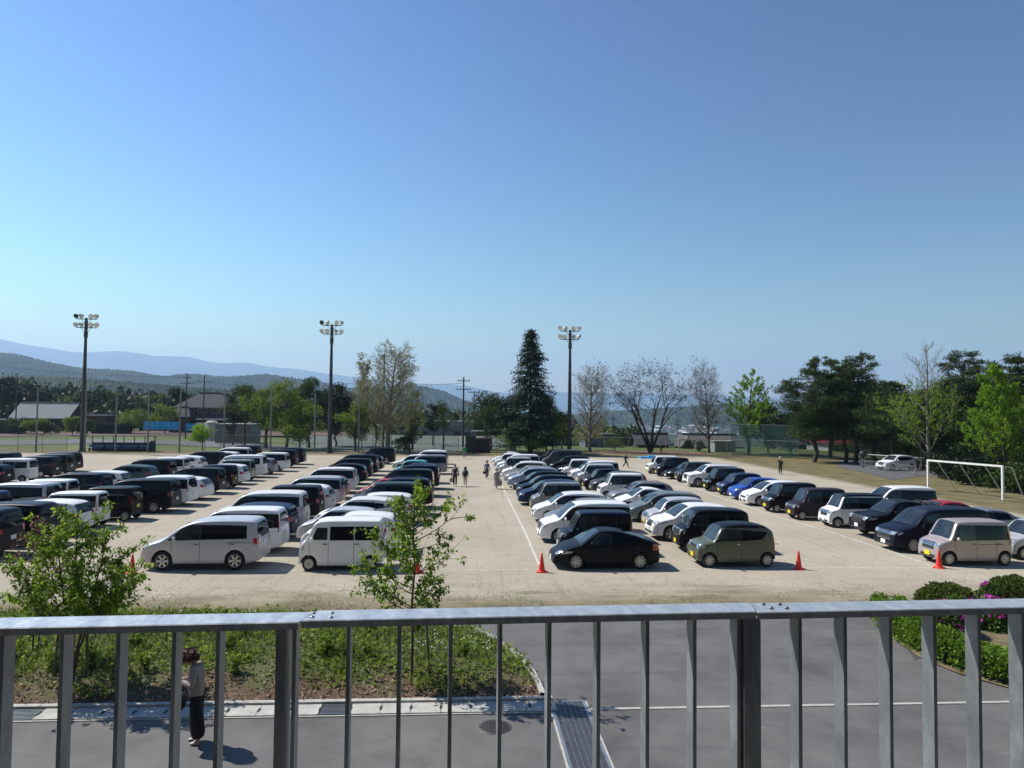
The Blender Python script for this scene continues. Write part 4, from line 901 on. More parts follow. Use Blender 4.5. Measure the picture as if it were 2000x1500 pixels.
t = empty('manhole_cover', (q.x, q.y, 0), 'round dark iron manhole cover in the asphalt', 'manhole')
b = MB(); b.lathe([(.33, .002), (.33, .008), (.30, .008)], n=36); b.build('rim_ring', mat('iron_light', (.13, .125, .12), .6, .4), t)
b = MB(); b.lathe([(.295, .004), (.29, .009), (0, .009)], n=36)
for i in range(-6, 7):
    for j in range(-6, 7):
        if i*i+j*j < 40: b.box((i*.043, j*.043, .012), (.026, .026, .006))
b.build('lid', mat('iron_dark', (.06, .058, .056), .6, .4), t)

# ================================================================== TRAFFIC CONES
cone_m = mat('cone_red', (.78, .035, .02), .45, var=.06)
protoc = None
for i, (px, py, lab) in enumerate([(258, 1121, 'red traffic cone left of the pale silver minivan'), (815, 1119, 'red traffic cone half hidden behind the right sapling'), (1058, 1117.5, 'red traffic cone at the foot of the central chalk line'), (1560, 1112, 'red traffic cone right of the olive green box car'), (1834, 1109.5, 'red traffic cone in front of the pinkish beige box car')]):
    q = at(px, py)
    if protoc is None:
        protoc = t = empty('traffic_cone', q, lab, 'traffic cone', 'red traffic cones along the near chalk line')
        b = MB(); b.box((0, 0, .015), (.37, .37, .03)); b.lathe([(.16, .03), (.15, .06), (.125, .07)], n=20); b.build('base', cone_m, t)
        b = MB(); b.lathe([(.125, .06), (.115, .12), (.028, .69), (.024, .70), (.02, .69), (.02, .60)], n=20); b.build('cone_body', cone_m, t)
    else:
        t = protoc.copy(); COL.objects.link(t); t['label'] = lab
        for ch in protoc.children: c_ = ch.copy(); COL.objects.link(c_); c_.parent = t
    t.location = (q.x, q.y, .006); t.rotation_euler.z = rnd.uniform(0, 1.5)

# ================================================================== GOAL
ga, gb = at(1813, 958), at(1959, 977)
gv = (gb-ga); gl = gv.length; g = empty('football_goal', (ga.x, ga.y, 0), 'white football goal without a net at the edge of the sand', 'goal')
ux = gv.normalized(); bk = Vector((-ux.y, ux.x, 0));  bk = bk if bk.x > 0 else -bk
gw = mat('goal_white', (.75, .74, .71), .5, var=.06); gs = mat('goal_stay', (.55, .52, .47), .6, var=.1)
for q in (Vector(), gv):
    b = MB(); b.bar(q, q+Vector((0, 0, 2.44)), .13, .13); b.build('goal_post', gw, g)
b = MB(); b.bar(Vector((0, 0, 2.44))-ux*.06, gv+Vector((0, 0, 2.44))+ux*.06, .13, .13); b.build('crossbar', gw, g)
for f in (.14, .45, .78):
    b = MB(); b.tube(ux*gl*f+Vector((0, 0, 2.4)), ux*gl*(f+.0)+bk*1.9, .035); b.build('stay', gs, g)
b = MB(); b.tube(gv+Vector((0, 0, 2.4)), gv+bk*.9+Vector((0, 0, 2.35)), .025); b.tube(gv+bk*.9+Vector((0, 0, 2.35)), gv+bk*2.0, .03); b.build('stay', gs, g)
b = MB(); b.tube(bk*1.9+ux*gl*.1+Vector((0, 0, .04)), gv+bk*2.0+Vector((0, 0, .03)), .02); b.build('ground_bar', mat('rusty', (.12, .09, .06), .8), g)

# ================================================================== FLOODLIGHT MASTS
mast_m = mat('mast_brown', (.035, .03, .032), .55, var=.15); lampw = mat('lamp_housing', (.55, .56, .55), .4, .1, var=.1); lampd = mat('lamp_dark', (.03, .035, .045), .5)
glass_l = mat('floodlight_glass', (.78, .78, .74), .15, .2, var=.08)
def floodlight(px, lab, seed, top):
    Y = 102; x = xat(px, Y); r_ = random.Random(seed)
    t = empty('floodlight_mast', (x, Y, 0), lab, 'floodlight', 'floodlight masts along the far edge of the field')
    b = MB(); b.tube((0, 0, 0), (0, 0, 4), .34, .30, 14); b.tube((0, 0, 4), (0, 0, top-.5), .30, .15, 14); b.tube((0, 0, top-3.2), (0, 0, top-2.4), .26, .26, 12); b.tube((0, 0, top-2.2), (0, 0, top-.9), .22, .22, 12); b.tube((0, 0, .0), (0, 0, .25), .5, .45, 14)
    b.build('mast', mast_m, t)
    for row, z in enumerate((top-1.85, top-.65)):
        b = MB(); b.bar((-1.3, 0, z), (1.3, 0, z), .07); b.bar((-1.3, .45, z), (1.3, .45, z), .05); b.bar((-.7, 0, z-.02), (0, 0, z-.8), .04); b.bar((.7, 0, z-.02), (0, 0, z-.8), .04)
        b.build('crossarm', mast_m, t)
        for k, xx in enumerate((-1.38, -.70, .55, 1.30)):
            az = R(r_.choice([-35, -20, 15, 35, 60, -70])); el = R(r_.uniform(-28, -12))
            b = MB(); b.lathe([(0, -.32), (.10, -.31), (.16, -.22), (.26, -.05), (.335, .12), (.345, .16)], (0, 0, 0), 16, 'Y')
            b.lathe([(.33, .14), (0, .17)], (0, 0, 0), 16, 'Y', mi=1)
            b.bar((0, -.1, 0), (0, -.1, -.42), .05, mi=2)
            rot = Matrix.Rotation(math.pi+az, 3, 'Z') @ Matrix.Rotation(el, 3, 'X')
            b.v = [tuple(rot@Vector(v)+Vector((xx, .1, z+.42))) for v in b.v]
            dark = (row == 1 and k == 0 and seed < 3)
            b.build('lamp_head', [lampd if dark else lampw, lampd if dark else glass_l, mast_m], t)
floodlight(160, 'tall brown floodlight mast standing left of the blue benches', 1, 18.9)
floodlight(643.5, 'tall brown floodlight mast standing left of the big bare tree', 2, 18.6)
floodlight(1112, 'tall brown floodlight mast just right of the spruce tree', 3, 18.4)

# ================================================================== FENCES AND POLES
pole_g = mat('net_pole_grey', (.17, .18, .19), .5, .3); net_dark = mat('fence_wire', (.07, .085, .08), .6, .2)
def mesh_mat(name, c, cell, fill):
    m, nt, p = nmat(name); g = N(nt, 'ShaderNodeTexCoord').outputs['Object']
    sx = N(nt, 'ShaderNodeSeparateXYZ'); nt.links.new(g, sx.inputs[0])
    a = mth(nt, 'ADD', mth(nt, 'ADD', sx.outputs[0], mth(nt, 'MULTIPLY', sx.outputs[1], .7)), sx.outputs[2]); b_ = mth(nt, 'SUBTRACT', mth(nt, 'ADD', sx.outputs[0], mth(nt, 'MULTIPLY', sx.outputs[1], .7)), sx.outputs[2])
    q = []
    for v in (a, b_):
        f = mth(nt, 'FRACT', mth(nt, 'DIVIDE', v, cell)); q.append(mth(nt, 'LESS_THAN', f, fill))
    al = mth(nt, 'MAXIMUM', q[0], q[1])
    p.inputs['Base Color'].default_value = (*c, 1); p.inputs['Roughness'].default_value = .6
    nt.links.new(al, p.inputs['Alpha']); return m
wire = mesh_mat('chain_link', (.16, .18, .17), .07, .09); gnet = mesh_mat('green_net', (.010, .05, .042), .05, .33)
tn = mesh_mat('ball_net', (.08, .10, .09), .3, .035)
def fence(pts, h, lab, step=2.4, m=wire, pm=None, rails=2, name='chain_link_fence', cat='fence', group=None):
    pm = pm or pole_g
    t = empty(name, (pts[0][0], pts[0][1], 0), lab, cat, group); o_ = Vector((*pts[0], 0))
    for i in range(len(pts)-1):
        a, c_ = Vector((*pts[i], 0))-o_, Vector((*pts[i+1], 0))-o_
        za, zc = [float(terrain_z(np.array(q[0]), np.array(q[1]))) for q in (pts[i], pts[i+1])]; a.z, c_.z = za, zc
        b = MB(); b.add([a, c_, c_+Vector((0, 0, h)), a+Vector((0, 0, h))], [(0, 1, 2, 3)]); b.build('mesh_panel', m, t)
        b = MB()
        for k in range(rails):
            z = Vector((0, 0, h*(1-.48*k) if rails > 1 else h)); b.tube(a+z, c_+z, .025, n=5)
        b.build('rail', pm, t)
        n = max(1, int((c_-a).length/step))
        for k in range(n+(i == len(pts)-2)):
            q = a.lerp(c_, k/n); b = MB(); b.tube(q, q+Vector((0, 0, h+.06)), .035, n=6); b.build('post', pm, t)
G_ = 'tall grey net poles along the far edge'
posn = ['first', 'second', 'third', 'fourth', 'fifth', 'sixth', 'seventh', 'eighth', 'ninth', 'tenth']
for i, (px, zt) in enumerate([(70, 8.6), (165, 8.6), (225, 8.6), (288, 8.6), (350, 8.6), (437, 8.8), (528, 8.6), (614, 8.4), (700, 8.4), (790, 8.2)]):
    Y = 101 if i < 5 else 104
    x = xat(px, Y)
    b = MB(); b.tube((0, 0, -.1), (0, 0, zt), .13, .10, 8); o = b.build('net_pole', pole_g, None, (x, Y, 0)); tag(o, f'tall thin grey net pole, {posn[i]} from the left', 'pole', G_)
fence([(-66, 100.5), (xat(130, 100.5), 100.5)], 2.3, 'green chain-link fence at the far left', 3)
fence([(xat(300, 104), 104), (xat(400, 104), 104)], 2.2, 'grey rail fence right of the blue benches', 3)
fence([(xat(430, 107), 107), (xat(640, 107), 107)], 2.3, 'chain-link fence in front of the leafy pale green trees', 3)
fence([(xat(655, 106), 106), (xat(800, 106), 106), (xat(895, 107), 107)], 2.5, 'chain-link fence under the big bare tree', 2.6)
fence([(xat(925, 108), 108), (xat(1105, 108), 108)], 2.2, 'low chain-link fence under the spruce', 3)
# row of thin white posts of the pergola-like fence on the right
fence([(xat(1120, 110), 110), (xat(1300, 110), 110), (xat(1420, 108), 108)], 2.3, 'wire fence with thin pale posts in front of the tiled houses', 4, pm=mat('post_white', (.5, .47, .42), .7), rails=1)
fence([(xat(1428, 104), 104), (xat(1560, 96), 96)], 4.6, 'tall dark green net fence beside the ginkgo tree', 4, m=gnet, rails=2, name='green_net_fence')
fence([(xat(1560, 96), 96), (xat(1700, 92), 92), (xat(1900, 84), 84), (xat(2060, 78), 78)], 3.2, 'green net fence behind the pines', 3.5, m=gnet, rails=2, name='green_net_fence')
fence([(xat(1680, 80), 80), (xat(1790, 70), 70)], 1.0, 'low dark rail fence beside the path behind the goal', 2, m=wire, rails=2)
b = MB(); q0 = at(1690, 925); b.tube((0, 0, 1.55), (7.5, -6, 1.3), .05, n=8); b.tube((0, 0, 0), (0, 0, 1.2), .06, n=6)
o = b.build('barrier_arm', gw, None, (xat(1688, 80), 80, 0)); tag(o, 'white barrier pole across the path in front of the parked white cars', 'barrier')
b = MB(); b.tube((0, 0, 0), (0, 0, 1.3), .12, n=10); b.lathe([(0, -.3), (.35, -.2), (.4, 0), (.35, .2), (0, .3)], (0, 0, 1.6), 12, 'Y'); o = b.build('round_bollard', lampd, None, (xat(1684, 80), 79.8, 0)); tag(o, 'dark round-topped post at the end of the white barrier', 'post')

# bench shelter with blue benches
t = empty('bench_shelter', (xat(170, 103), 103, 0), 'low dark open-fronted shelter over the blue benches', 'shelter')
wlen = xat(296, 103)-xat(170, 103); dkm = mat('shelter_dark', (.03, .03, .033), .7)
b = MB(); b.box((wlen/2, .6, 2.12), (wlen+.3, 1.6, .07)); b.build('roof', dkm, t)
b = MB(); b.box((wlen/2, 1.3, .6), (wlen, .08, 1.2)); b.build('back_panel', dkm, t)
b = MB(); b.box((wlen-.2, .6, .75), (.1, 1.3, 1.5)); b.build('side_panel', dkm, t)
for k in range(7): b = MB(); b.bar((.05+k*(wlen-.1)/6, 1.25, 0), (.05+k*(wlen-.1)/6, 1.25, 2.1), .09); b.build('post', dkm, t)
blue_b = mat('bench_blue', (.03, .13, .36), .4)
for k, nm in enumerate(('leftmost', 'second from left', 'third from left', 'rightmost')):
    t2 = empty('bench', (t.location.x+1.0+k*2.25, 103.2, 0), f'blue plastic bench in the shelter, {nm} of four', 'bench', 'blue benches in the shelter')
    b = MB(); b.box((0, 0, .45), (1.95, .42, .07)); b.build('seat', blue_b, t2)
    b = MB(); b.box((0, .28, .75), (1.95, .05, .32)); b.build('backrest', blue_b, t2)
    for xx in (-.8, .8): b = MB(); b.box((xx, .05, .2), (.08, .4, .42)); b.build('leg', dkm, t2)

# utility poles
def utility(px, Y, top, lab, arms, r=.16, box=False, lean=0):
    t = empty('utility_pole', (xat(px, Y), Y, 0), lab, 'utility pole', 'utility poles beyond the field')
    zt = float(terrain_z(np.array(t.location.x), np.array(Y))); b = MB(); b.tube((0, 0, zt), (0, 0, top), r, r*.7, 8); b.build('shaft', pole_u, t)
    for dz, w in arms:
        b = MB(); b.bar((-w/2, 0, top-dz), (w/2, 0, top-dz), .1)
        for k in (-.45, -.2, .2, .45): b.tube((k*w, 0, top-dz), (k*w, 0, top-dz+.28), .05, n=6)
        b.build('crossarm', pole_u, t)
    if box:
        b = MB(); b.tube((.55, 0, top-4.6), (.55, 0, top-3.7), .32, n=12); b.build('transformer', lampw, t)
    return t
pole_u = mat('pole_concrete', (.05, .05, .055), .8)
utility(904, 110, 11.3, 'dark utility pole with transformer left of the spruce', [(.6, 1.9), (1.9, 2.2)], box=True)
utility(925, 130, 9.8, 'utility pole with two lamp frames right of the transformer pole', [(.3, 2.2)], r=.13)
utility(362, 150, 13.2, 'utility pole in front of the tiled farmhouse, leftmost of the pair', [(.9, 1.8), (2.0, 2.4)])
utility(396, 150, 12.9, 'utility pole with one arm in front of the farmhouse, right of the pair', [(1.4, 2.4)])
utility(30, 180, 13.5, 'distant utility pole at the far left above the trees', [(1.2, 2.6)])
utility(748, 120, 15.6, 'brown utility pole standing inside the big bare tree', [(.5, 1.9)])
utility(1197, 150, 5.8, 'thin utility pole between the bare trees on the right', [(1, 1.6)], r=.13)
utility(1324, 170, 5, 'utility pole behind the tiled houses, left of the ridge', [(.8, 2), (1.6, 1.5)], r=.14)
utility(1373, 150, 4.5, 'utility pole beside the third bare tree', [(.6, 2), (1.5, 2)], r=.14)
def wireline(p0, p1, sag, lab):
    b = MB(); p0, p1 = Vector(p0), Vector(p1); pts = [p0.lerp(p1, i/14)-Vector((0, 0, sag*4*(i/14)*(1-i/14))) for i in range(15)]
    for a, c_ in zip(pts[:-1], pts[1:]): b.tube(a, c_, .028, n=4, cap=False)
    o = b.build('power_line', pole_u); tag(o, lab, 'cable')
wireline((xat(-60, 150), 150, 14.7+.0), (xat(362, 150), 150, 12.5), .7, 'power line running from the left edge to the farmhouse pole')
wireline((xat(30, 180), 180, 12.6), (xat(396, 150), 150, 11.6), 1.0, 'thinner power line from the distant left pole')
wireline((xat(396, 150), 150, 11.6), (xat(748, 120), 120, 11.2), 1.2, 'power line passing behind the middle floodlight mast')
wireline((xat(748, 120), 120, 11.0), (xat(904, 110), 110, 10.4), .4, 'power line from the bare tree to the transformer pole')

# ================================================================== BUILDINGS
tile_m = None
def tiles(name, c, c2):
    m, nt, p = nmat(name); g = N(nt, 'ShaderNodeTexCoord').outputs['Object']
    w = N(nt, 'ShaderNodeTexWave', Scale=1.6); w.bands_direction = 'X'; nt.links.new(g, w.inputs['Vector'])
    f = mth(nt, 'ADD', mth(nt, 'MULTIPLY', w.outputs[1], .5), mth(nt, 'MULTIPLY', noise(nt, g, 2, 4), .5))
    nt.links.new(ramp(nt, f, [(.3, c), (.75, c2)]), p.inputs['Base Color']); p.inputs['Roughness'].default_value = .85; p.inputs['Specular IOR Level'].default_value = .2
    bump(nt, w.outputs[1], p, .8, .08); return m
T_dark = tiles('roof_tiles_dark', (.05, .05, .053), (.14, .14, .145)); T_grey = tiles('roof_tiles_grey', (.09, .087, .084), (.18, .172, .165)); T_pale = tiles('roof_metal_pale', (.25, .26, .27), (.36, .37, .38)); T_red = tiles('roof_tiles_red', (.16, .02, .03), (.26, .04, .05))
w_dark = mat('wall_timber_dark', (.035, .033, .034), .8); w_white = mat('wall_plaster', (.42, .41, .39), .8, var=.1); w_brown = mat('wall_wood_brown', (.07, .045, .035), .8); w_grey = mat('wall_mortar_grey', (.20, .20, .20), .85, var=.12)
pane_m = mat('house_pane', (.03, .04, .05), .15)
def house(name, pxl, pxr, Y, zg, eave, ridge, depth, wall, roof, lab, axis='x', wins=(), cat='house', over=.6, second=None, extra=None):
    x0, x1 = xat(pxl, Y), xat(pxr, Y); cx = (x0+x1)/2; w = (x1-x0)-2*over if axis else (x1-x0)
    t = empty(name, (cx, Y, zg), lab, cat)
    e, r_ = eave-zg, ridge-zg
    b = MB(); b.box((0, depth/2, e/2-.5), (w, depth, e+1))
    if axis == 'x': 
        for sg in (-1, 1): b.add([(sg*w/2, .0, e), (sg*w/2, depth, e), (sg*w/2, depth/2, r_-.15)], [(0, 1, 2)])
    b.build('wall', wall, t)
    b = MB(); h = .18
    if axis == 'x':
        W2 = w/2+over; 
        for (ya, yb) in ((-over, depth/2), (depth+over, depth/2)):
            vs = [(-W2, ya, e-.1), (W2, ya, e-.1), (W2, yb, r_), (-W2, yb, r_)]; vs += [(x, y, z+h) for x, y, z in vs]
            b.add(vs, [(0, 1, 2, 3), (4, 5, 6, 7), (0, 1, 5, 4), (1, 2, 6, 5), (2, 3, 7, 6), (3, 0, 4, 7)])
        b.bar((-W2, depth/2, r_+.25), (W2, depth/2, r_+.25), .35, .35)
    elif axis == 'hip':
        W2 = w/2+over; k = min(W2*.6, depth/2)
        vs = [(-W2, -over, e), (W2, -over, e), (W2, depth+over, e), (-W2, depth+over, e), (-W2+k, depth/2, r_), (W2-k, depth/2, r_)]
        b.add(vs, [(0, 1, 5, 4), (1, 2, 5), (2, 3, 4, 5), (3, 0, 4), (3, 2, 1, 0)]); b.bar((-W2+k, depth/2, r_+.1), (W2-k, depth/2, r_+.1), .3, .3)
    elif axis == 'y':
        W2 = w/2+over
        for sg in (-1, 1):
            vs = [(sg*W2, -over, e-.1), (sg*W2, depth+over, e-.1), (0, depth+over, r_), (0, -over, r_)]; vs += [(x, y, z+h) for x, y, z in vs]
            b.add(vs, [(0, 1, 2, 3), (4, 5, 6, 7), (0, 1, 5, 4), (1, 2, 6, 5), (2, 3, 7, 6), (3, 0, 4, 7)])
    else: b.box((0, depth/2, e+.12), (w+2*over, depth+2*over, .22))
    b.build('roof', roof, t)
    if axis == 'y':
        b = MB(); b.add([(-w/2, -.02, e), (w/2, -.02, e), (0, -.02, r_-.2)], [(0, 1, 2)]); b.build('gable', wall, t)
        b = MB(); b.bar((-W2, -over-.03, e), (0, -over-.03, r_+.1), .12, .28); b.bar((W2, -over-.03, e), (0, -over-.03, r_+.1), .12, .28); b.build('bargeboard', mat('bargeboard', (.6, .58, .55), .7), t)
    for (fx, z, ww, hh) in wins:
        b = MB(); b.box((fx*w/2, -.03, z), (ww+.16, .06, hh+.16)); f = b.build('window', w_white if wall is w_dark else w_brown, t)
        b = MB(); b.box((fx*w/2, -.07, z), (ww, .03, hh)); b.build('pane', pane_m, f)
    if extra: extra(t, w, e, depth)
    return t
house('barn', 17, 135, 190, 0, 3.2, 7.0, 9, w_dark, T_pale, 'long low house with pale metal roof at the far left', wins=[(-.5, 1.6, 2, 1.2), (.2, 1.6, 2, 1.2)])
house('shed', -30, 20, 170, 0, 3.0, 3.3, 6, w_dark, T_pale, 'flat pale-roofed shed cut by the left edge', axis='flat')
house('shed', 163, 209, 190, 0, 4.0, 4.3, 5, w_brown, T_pale, 'small brown shed with pale flat roof, right of the left floodlight mast', axis='flat', over=.8)
def lower_roof(t, w, e, d):
    b = MB(); vs = [(-w/2-1.5, -2.6, e-3.3), (w/2+.5, -2.6, e-3.3), (w/2+.5, 0, e-2.3), (-w/2-1.5, 0, e-2.3)]; vs += [(x, y, z+.18) for x, y, z in vs]
    b.add(vs, [(0, 1, 2, 3), (4, 5, 6, 7), (0, 1, 5, 4), (1, 2, 6, 5), (2, 3, 7, 6), (3, 0, 4, 7)]); b.build('lower_roof', T_dark, t)
house('farmhouse', 338, 450, 190, 0, 6.4, 10.2, 11, w_dark, T_dark, 'two-storey dark timber farmhouse with grey tiled roof', wins=[(-.5, 5.6, 2.2, 1.1), (.0, 5.6, 2.2, 1.1), (.5, 5.6, 2.2, 1.1)], axis='hip', extra=lower_roof)
house('farmhouse_wing', 325, 372, 186, 0, 4.0, 6.4, 6, w_brown, T_dark, 'low dark tiled wing left of the farmhouse', axis='hip')
house('store_building', 418, 492, 131, 0, 3.2, 3.5, 6, w_grey, conc_d, 'flat-roofed grey concrete storehouse below the farmhouse', axis='flat', over=.15, wins=[(-.1, 1.9, .7, 1.4)], cat='building')
b = MB(); b.tube((0, 0, 0), (0, 0, 3.5), 1.1, 1.1, 20); b.lathe([(1.1, 3.5), (.8, 3.75), (0, 3.85)], n=20); o = b.build('water_tank', w_white, None, (xat(413, 140), 140, 0)); tag(o, 'pale round water tank beside the concrete storehouse', 'tank')
b = MB(); b.box((0, 0, 1.6), (2.2, 2, 3.2)); b.box((0, 0, 3.25), (2.4, 2.2, .12)); o = b.build('pump_hut', w_white, None, (xat(397, 142), 142, 0)); tag(o, 'small white block hut left of the water tank', 'hut')
def tarp(pxa, pxb, Y, z0, z1, lab):
    b = MB(); xa, xb = xat(pxa, Y), xat(pxb, Y); n = 24
    vs = [(xa+(xb-xa)*i/n, Y+.3*math.sin(i*1.7)+.05*j, z0+(z1-z0)*j/4+(.12*math.sin(i*2.3) if j == 4 else 0)) for j in range(5) for i in range(n+1)]
    b.add(vs, [(j*(n+1)+i, j*(n+1)+i+1, (j+1)*(n+1)+i+1, (j+1)*(n+1)+i) for j in range(4) for i in range(n)], 0, True)
    o = b.build('tarpaulin', mat('tarp_blue', (.03, .36, .80), .45, var=.15, scale=1.5)); tag(o, lab, 'tarpaulin')
tarp(279, 348, 165, 1.3, 3.1, 'bright blue tarpaulin fence beyond the ploughed plot, long left piece')
tarp(363, 394, 160, 1.2, 2.8, 'blue tarpaulin right of the farmhouse pole, short piece')
house('long_building', 812, 925, 180, -1.5, 3.4, 4.0, 8, mat('wall_weathered', (.17, .17, .17), .8, var=.25, scale=.6), conc_d, 'long low grey building behind the fence, centre', axis='flat', over=.3, wins=[(-.75, 1.6, 1.6, 1.6), (.45, 1.6, 1.6, 1.4), (.8, 1.6, 1.6, 1.4)], cat='building')
for (px, Y, w_, h_, lab) in ((919, 106, 1.5, 2.4, 'dark green cabinet box behind the person in green'), (940, 107, 2.6, 2.0, 'low brown timber hut right of the dark cabinet')):
    b = MB(); b.box((0, 0, h_/2), (w_, 1.2, h_)); b.box((0, 0, h_+.05), (w_+.15, 1.35, .1)); b.box((-.1, -.62, h_*.45), (w_*.4, .04, h_*.8)); o = b.build('cabinet', w_dark if w_ < 2 else w_brown, None, (xat(px, Y), Y, 0)); tag(o, lab, 'cabinet')
t = empty('garden_shelter', (xat(960, 125), 125, 0), 'open-sided shelter with pale flat roof left of the spruce', 'shelter')
b = MB(); b.box((0, 1.5, 2.6), (7, 3.4, .12)); b.build('roof', conc_d, t)
for xx in (-3, -1, 1, 3): b = MB(); b.bar((xx, 0, 0), (xx, 0, 2.5), .09); b.build('post', pole_g, t)
b = MB(); b.box((0, 0, .6), (1.2, .9, 1.2)); b.box((0, 0, 1.25), (1.5, 1.1, .12)); o = b.build('stone_monument', conc_d, None, (xat(1000, 107), 107, 0)); tag(o, 'squat grey stone block under the spruce, behind the right row', 'monument')
house('workshop', 1140, 1205, 128, -1.5, 2.0, 2.4, 7, mat('wall_blue_grey', (.13, .16, .2), .8, var=.12), T_dark, 'blue-grey flat-roofed workshop left of the tiled houses', axis='flat', over=.3, cat='building', wins=[(-.5, 1.4, 1.2, 1)])
house('tiled_house', 1240, 1312, 128, -1.8, .3, 2.1, 5, w_dark, T_dark, 'dark house with ribbed grey tiled roof behind the spreading bare tree', wins=[(-.4, 1.0, 1.2, 1.0), (.4, 1.0, 1.2, 1.0)])
house('tiled_house', 1342, 1452, 128, -1.8, .0, 2.0, 7, w_grey, T_grey, 'long house with grey tiled roof behind the third bare tree', wins=[(-.1, 1.0, 3.0, 1.3), (.4, 1.0, 2, 1.3)])
house('gabled_porch', 1329, 1357, 124, -1.8, .3, 2.05, 5, w_brown, T_dark, 'small gabled house front with white bargeboards', axis='y', over=.4)
b = MB(); b.box((0, 0, .9), (3.4, 2.4, 2.6)); b.box((0, 0, 2.26), (3.7, 2.7, .12)); b.box((-.5, -1.22, .8), (.8, .05, 1.9)); o = b.build('block_shed', conc_d, None, (xat(1411, 114), 114, -.6)); tag(o, 'pale concrete block shed at the end of the tiled house', 'shed')
b = MB()
for xx in (-1.3, 1.3): b.bar((xx, 0, -.4), (xx, 0, 2.0), .13)
b.bar((-1.4, 0, 1.95), (1.4, 0, 1.95), .13); b.box((0, 0, 2.08), (2.9, .7, .07)); o = b.build('garden_gate', mat('post_white', (.5, .47, .42)), None, (xat(1342, 112), 112, -.1)); tag(o, 'pale timber gate frame in front of the gabled house', 'gate')
house('tiled_house', 1536, 1600, 130, -1.5, .4, 2.6, 7, w_grey, T_grey, 'house with grey tiled roof seen behind the leftmost pine', wins=[(.2, 1.2, 2, 1)])
house('red_roofed_house', 1612, 1704, 120, -1.2, 1.2, 3.2, 8, w_white, T_red, 'white-walled house with dark red roof between the pine trunks', axis='hip', wins=[(-.55, 1.4, 1.6, 1.1), (.2, 1.4, 1.6, 1.1)])
house('tiled_house', 1712, 1790, 120, -1.2, .8, 2.1, 8, w_grey, T_grey, 'grey roofed house right of the red-roofed house', axis='hip')
# the town in the valley
tr_ = random.Random(3); hm_ = [w_white, mat('wall_cream', (.4, .37, .3), .8), w_grey]
rm_ = [T_dark, mat('roof_blue', (.05, .08, .16), .5), T_grey, mat('roof_white', (.6, .62, .65), .6), mat('roof_brown', (.12, .07, .05), .6)]
protoh = None
for i in range(170):
    Y = 1250+1000*tr_.random()**.8; px = tr_.uniform(1110, 1560) if i % 5 else tr_.uniform(1560, 1990)
    w_, d_, h_ = tr_.uniform(9, 20), tr_.uniform(8, 12), tr_.uniform(4, 8)
    x = xat(px, Y, -34); z = float(terrain_z(np.array(x), np.array(Y)))
    if protoh is None:
        protoh = empty('town_house', (0, 0, 0), '-', 'house')
        b = MB(); b.box((0, 0, .3), (1, 1, 1.4)); b.build('wall', w_white, protoh).material_slots[0].link = 'OBJECT'
        b = MB(); b.add([(-.58, -.6, .98), (.58, -.6, .98), (.58, .6, .98), (-.58, .6, .98), (-.5, 0, 1.45), (.5, 0, 1.45)], [(0, 1, 5, 4), (2, 3, 4, 5), (1, 2, 5), (3, 0, 4), (3, 2, 1, 0)]); b.build('roof', T_dark, protoh).material_slots[0].link = 'OBJECT'
        t = protoh
    else:
        t = protoh.copy(); COL.objects.link(t)
        for ch in protoh.children: c_ = ch.copy(); COL.objects.link(c_); c_.parent = t
    t.location = (x, Y, z); t.scale = (w_, d_, h_); t.rotation_euler.z = tr_.uniform(-.5, .5)
    for ch in t.children: ch.material_slots[0].material = tr_.choice(hm_ if ch.name.startswith('wall') else rm_)
    tag(t, 'tiny distant house in the valley town below the hills', 'house', 'houses of the valley town')
# small things on the grass
b = MB(); b.box((0, 0, .1), (2.6, 1.2, .2)); b.box((.5, .2, .25), (1.2, .8, .2)); o = b.build('tarpaulin', MATS['tarp_blue'], None, (xat(1268, 95), 95, 0)); tag(o, 'light blue sheet folded on the grass behind the right row of cars', 'tarpaulin')
# ================================================================== TREES
bark = mat('bark_brown', (.075, .055, .042), .9, var=.2, scale=4); bark_d = mat('bark_dark', (.028, .023, .02), .9, var=.2, scale=4)
bark_p = mat('bark_pale', (.20, .17, .135), .85, var=.25, scale=2); twig_m = mat('twig_pale', (.24, .20, .15), .85, var=.2, scale=3)
pine_bark = mat('bark_pine', (.06, .042, .035), .9, var=.25, scale=3)
L_pine = leafmat('pine_needles', (.018, .036, .010), (.075, .11, .028), .2); L_spruce = leafmat('spruce_needles', (.012, .030, .013), (.048, .085, .036), .15)
L_ginkgo = leafmat('ginkgo_leaves', (.12, .23, .014), (.28, .46, .035), .5); L_fresh = leafmat('fresh_leaves', (.075, .125, .014), (.21, .28, .04), .42)
L_mid = leafmat('broad_leaves', (.022, .048, .010), (.08, .12, .025), .3); L_dark = leafmat('dark_leaves', (.008, .018, .007), (.028, .045, .014), .15)
L_lime = leafmat('lime_leaves', (.12, .19, .015), (.26, .36, .03), .45); L_bud = leafmat('bud_leaves', (.16, .15, .06), (.30, .30, .14), .4)
L_sap = leafmat('sapling_leaves', (.11, .19, .014), (.34, .48, .05), .55, .5); L_weed = leafmat('weed_leaves', (.085, .14, .014), (.28, .36, .055), .45)
L_red = leafmat('reddish_leaves', (.10, .045, .03), (.20, .13, .06), .3)
def vec(v): return np.array([v.x, v.y, v.z])
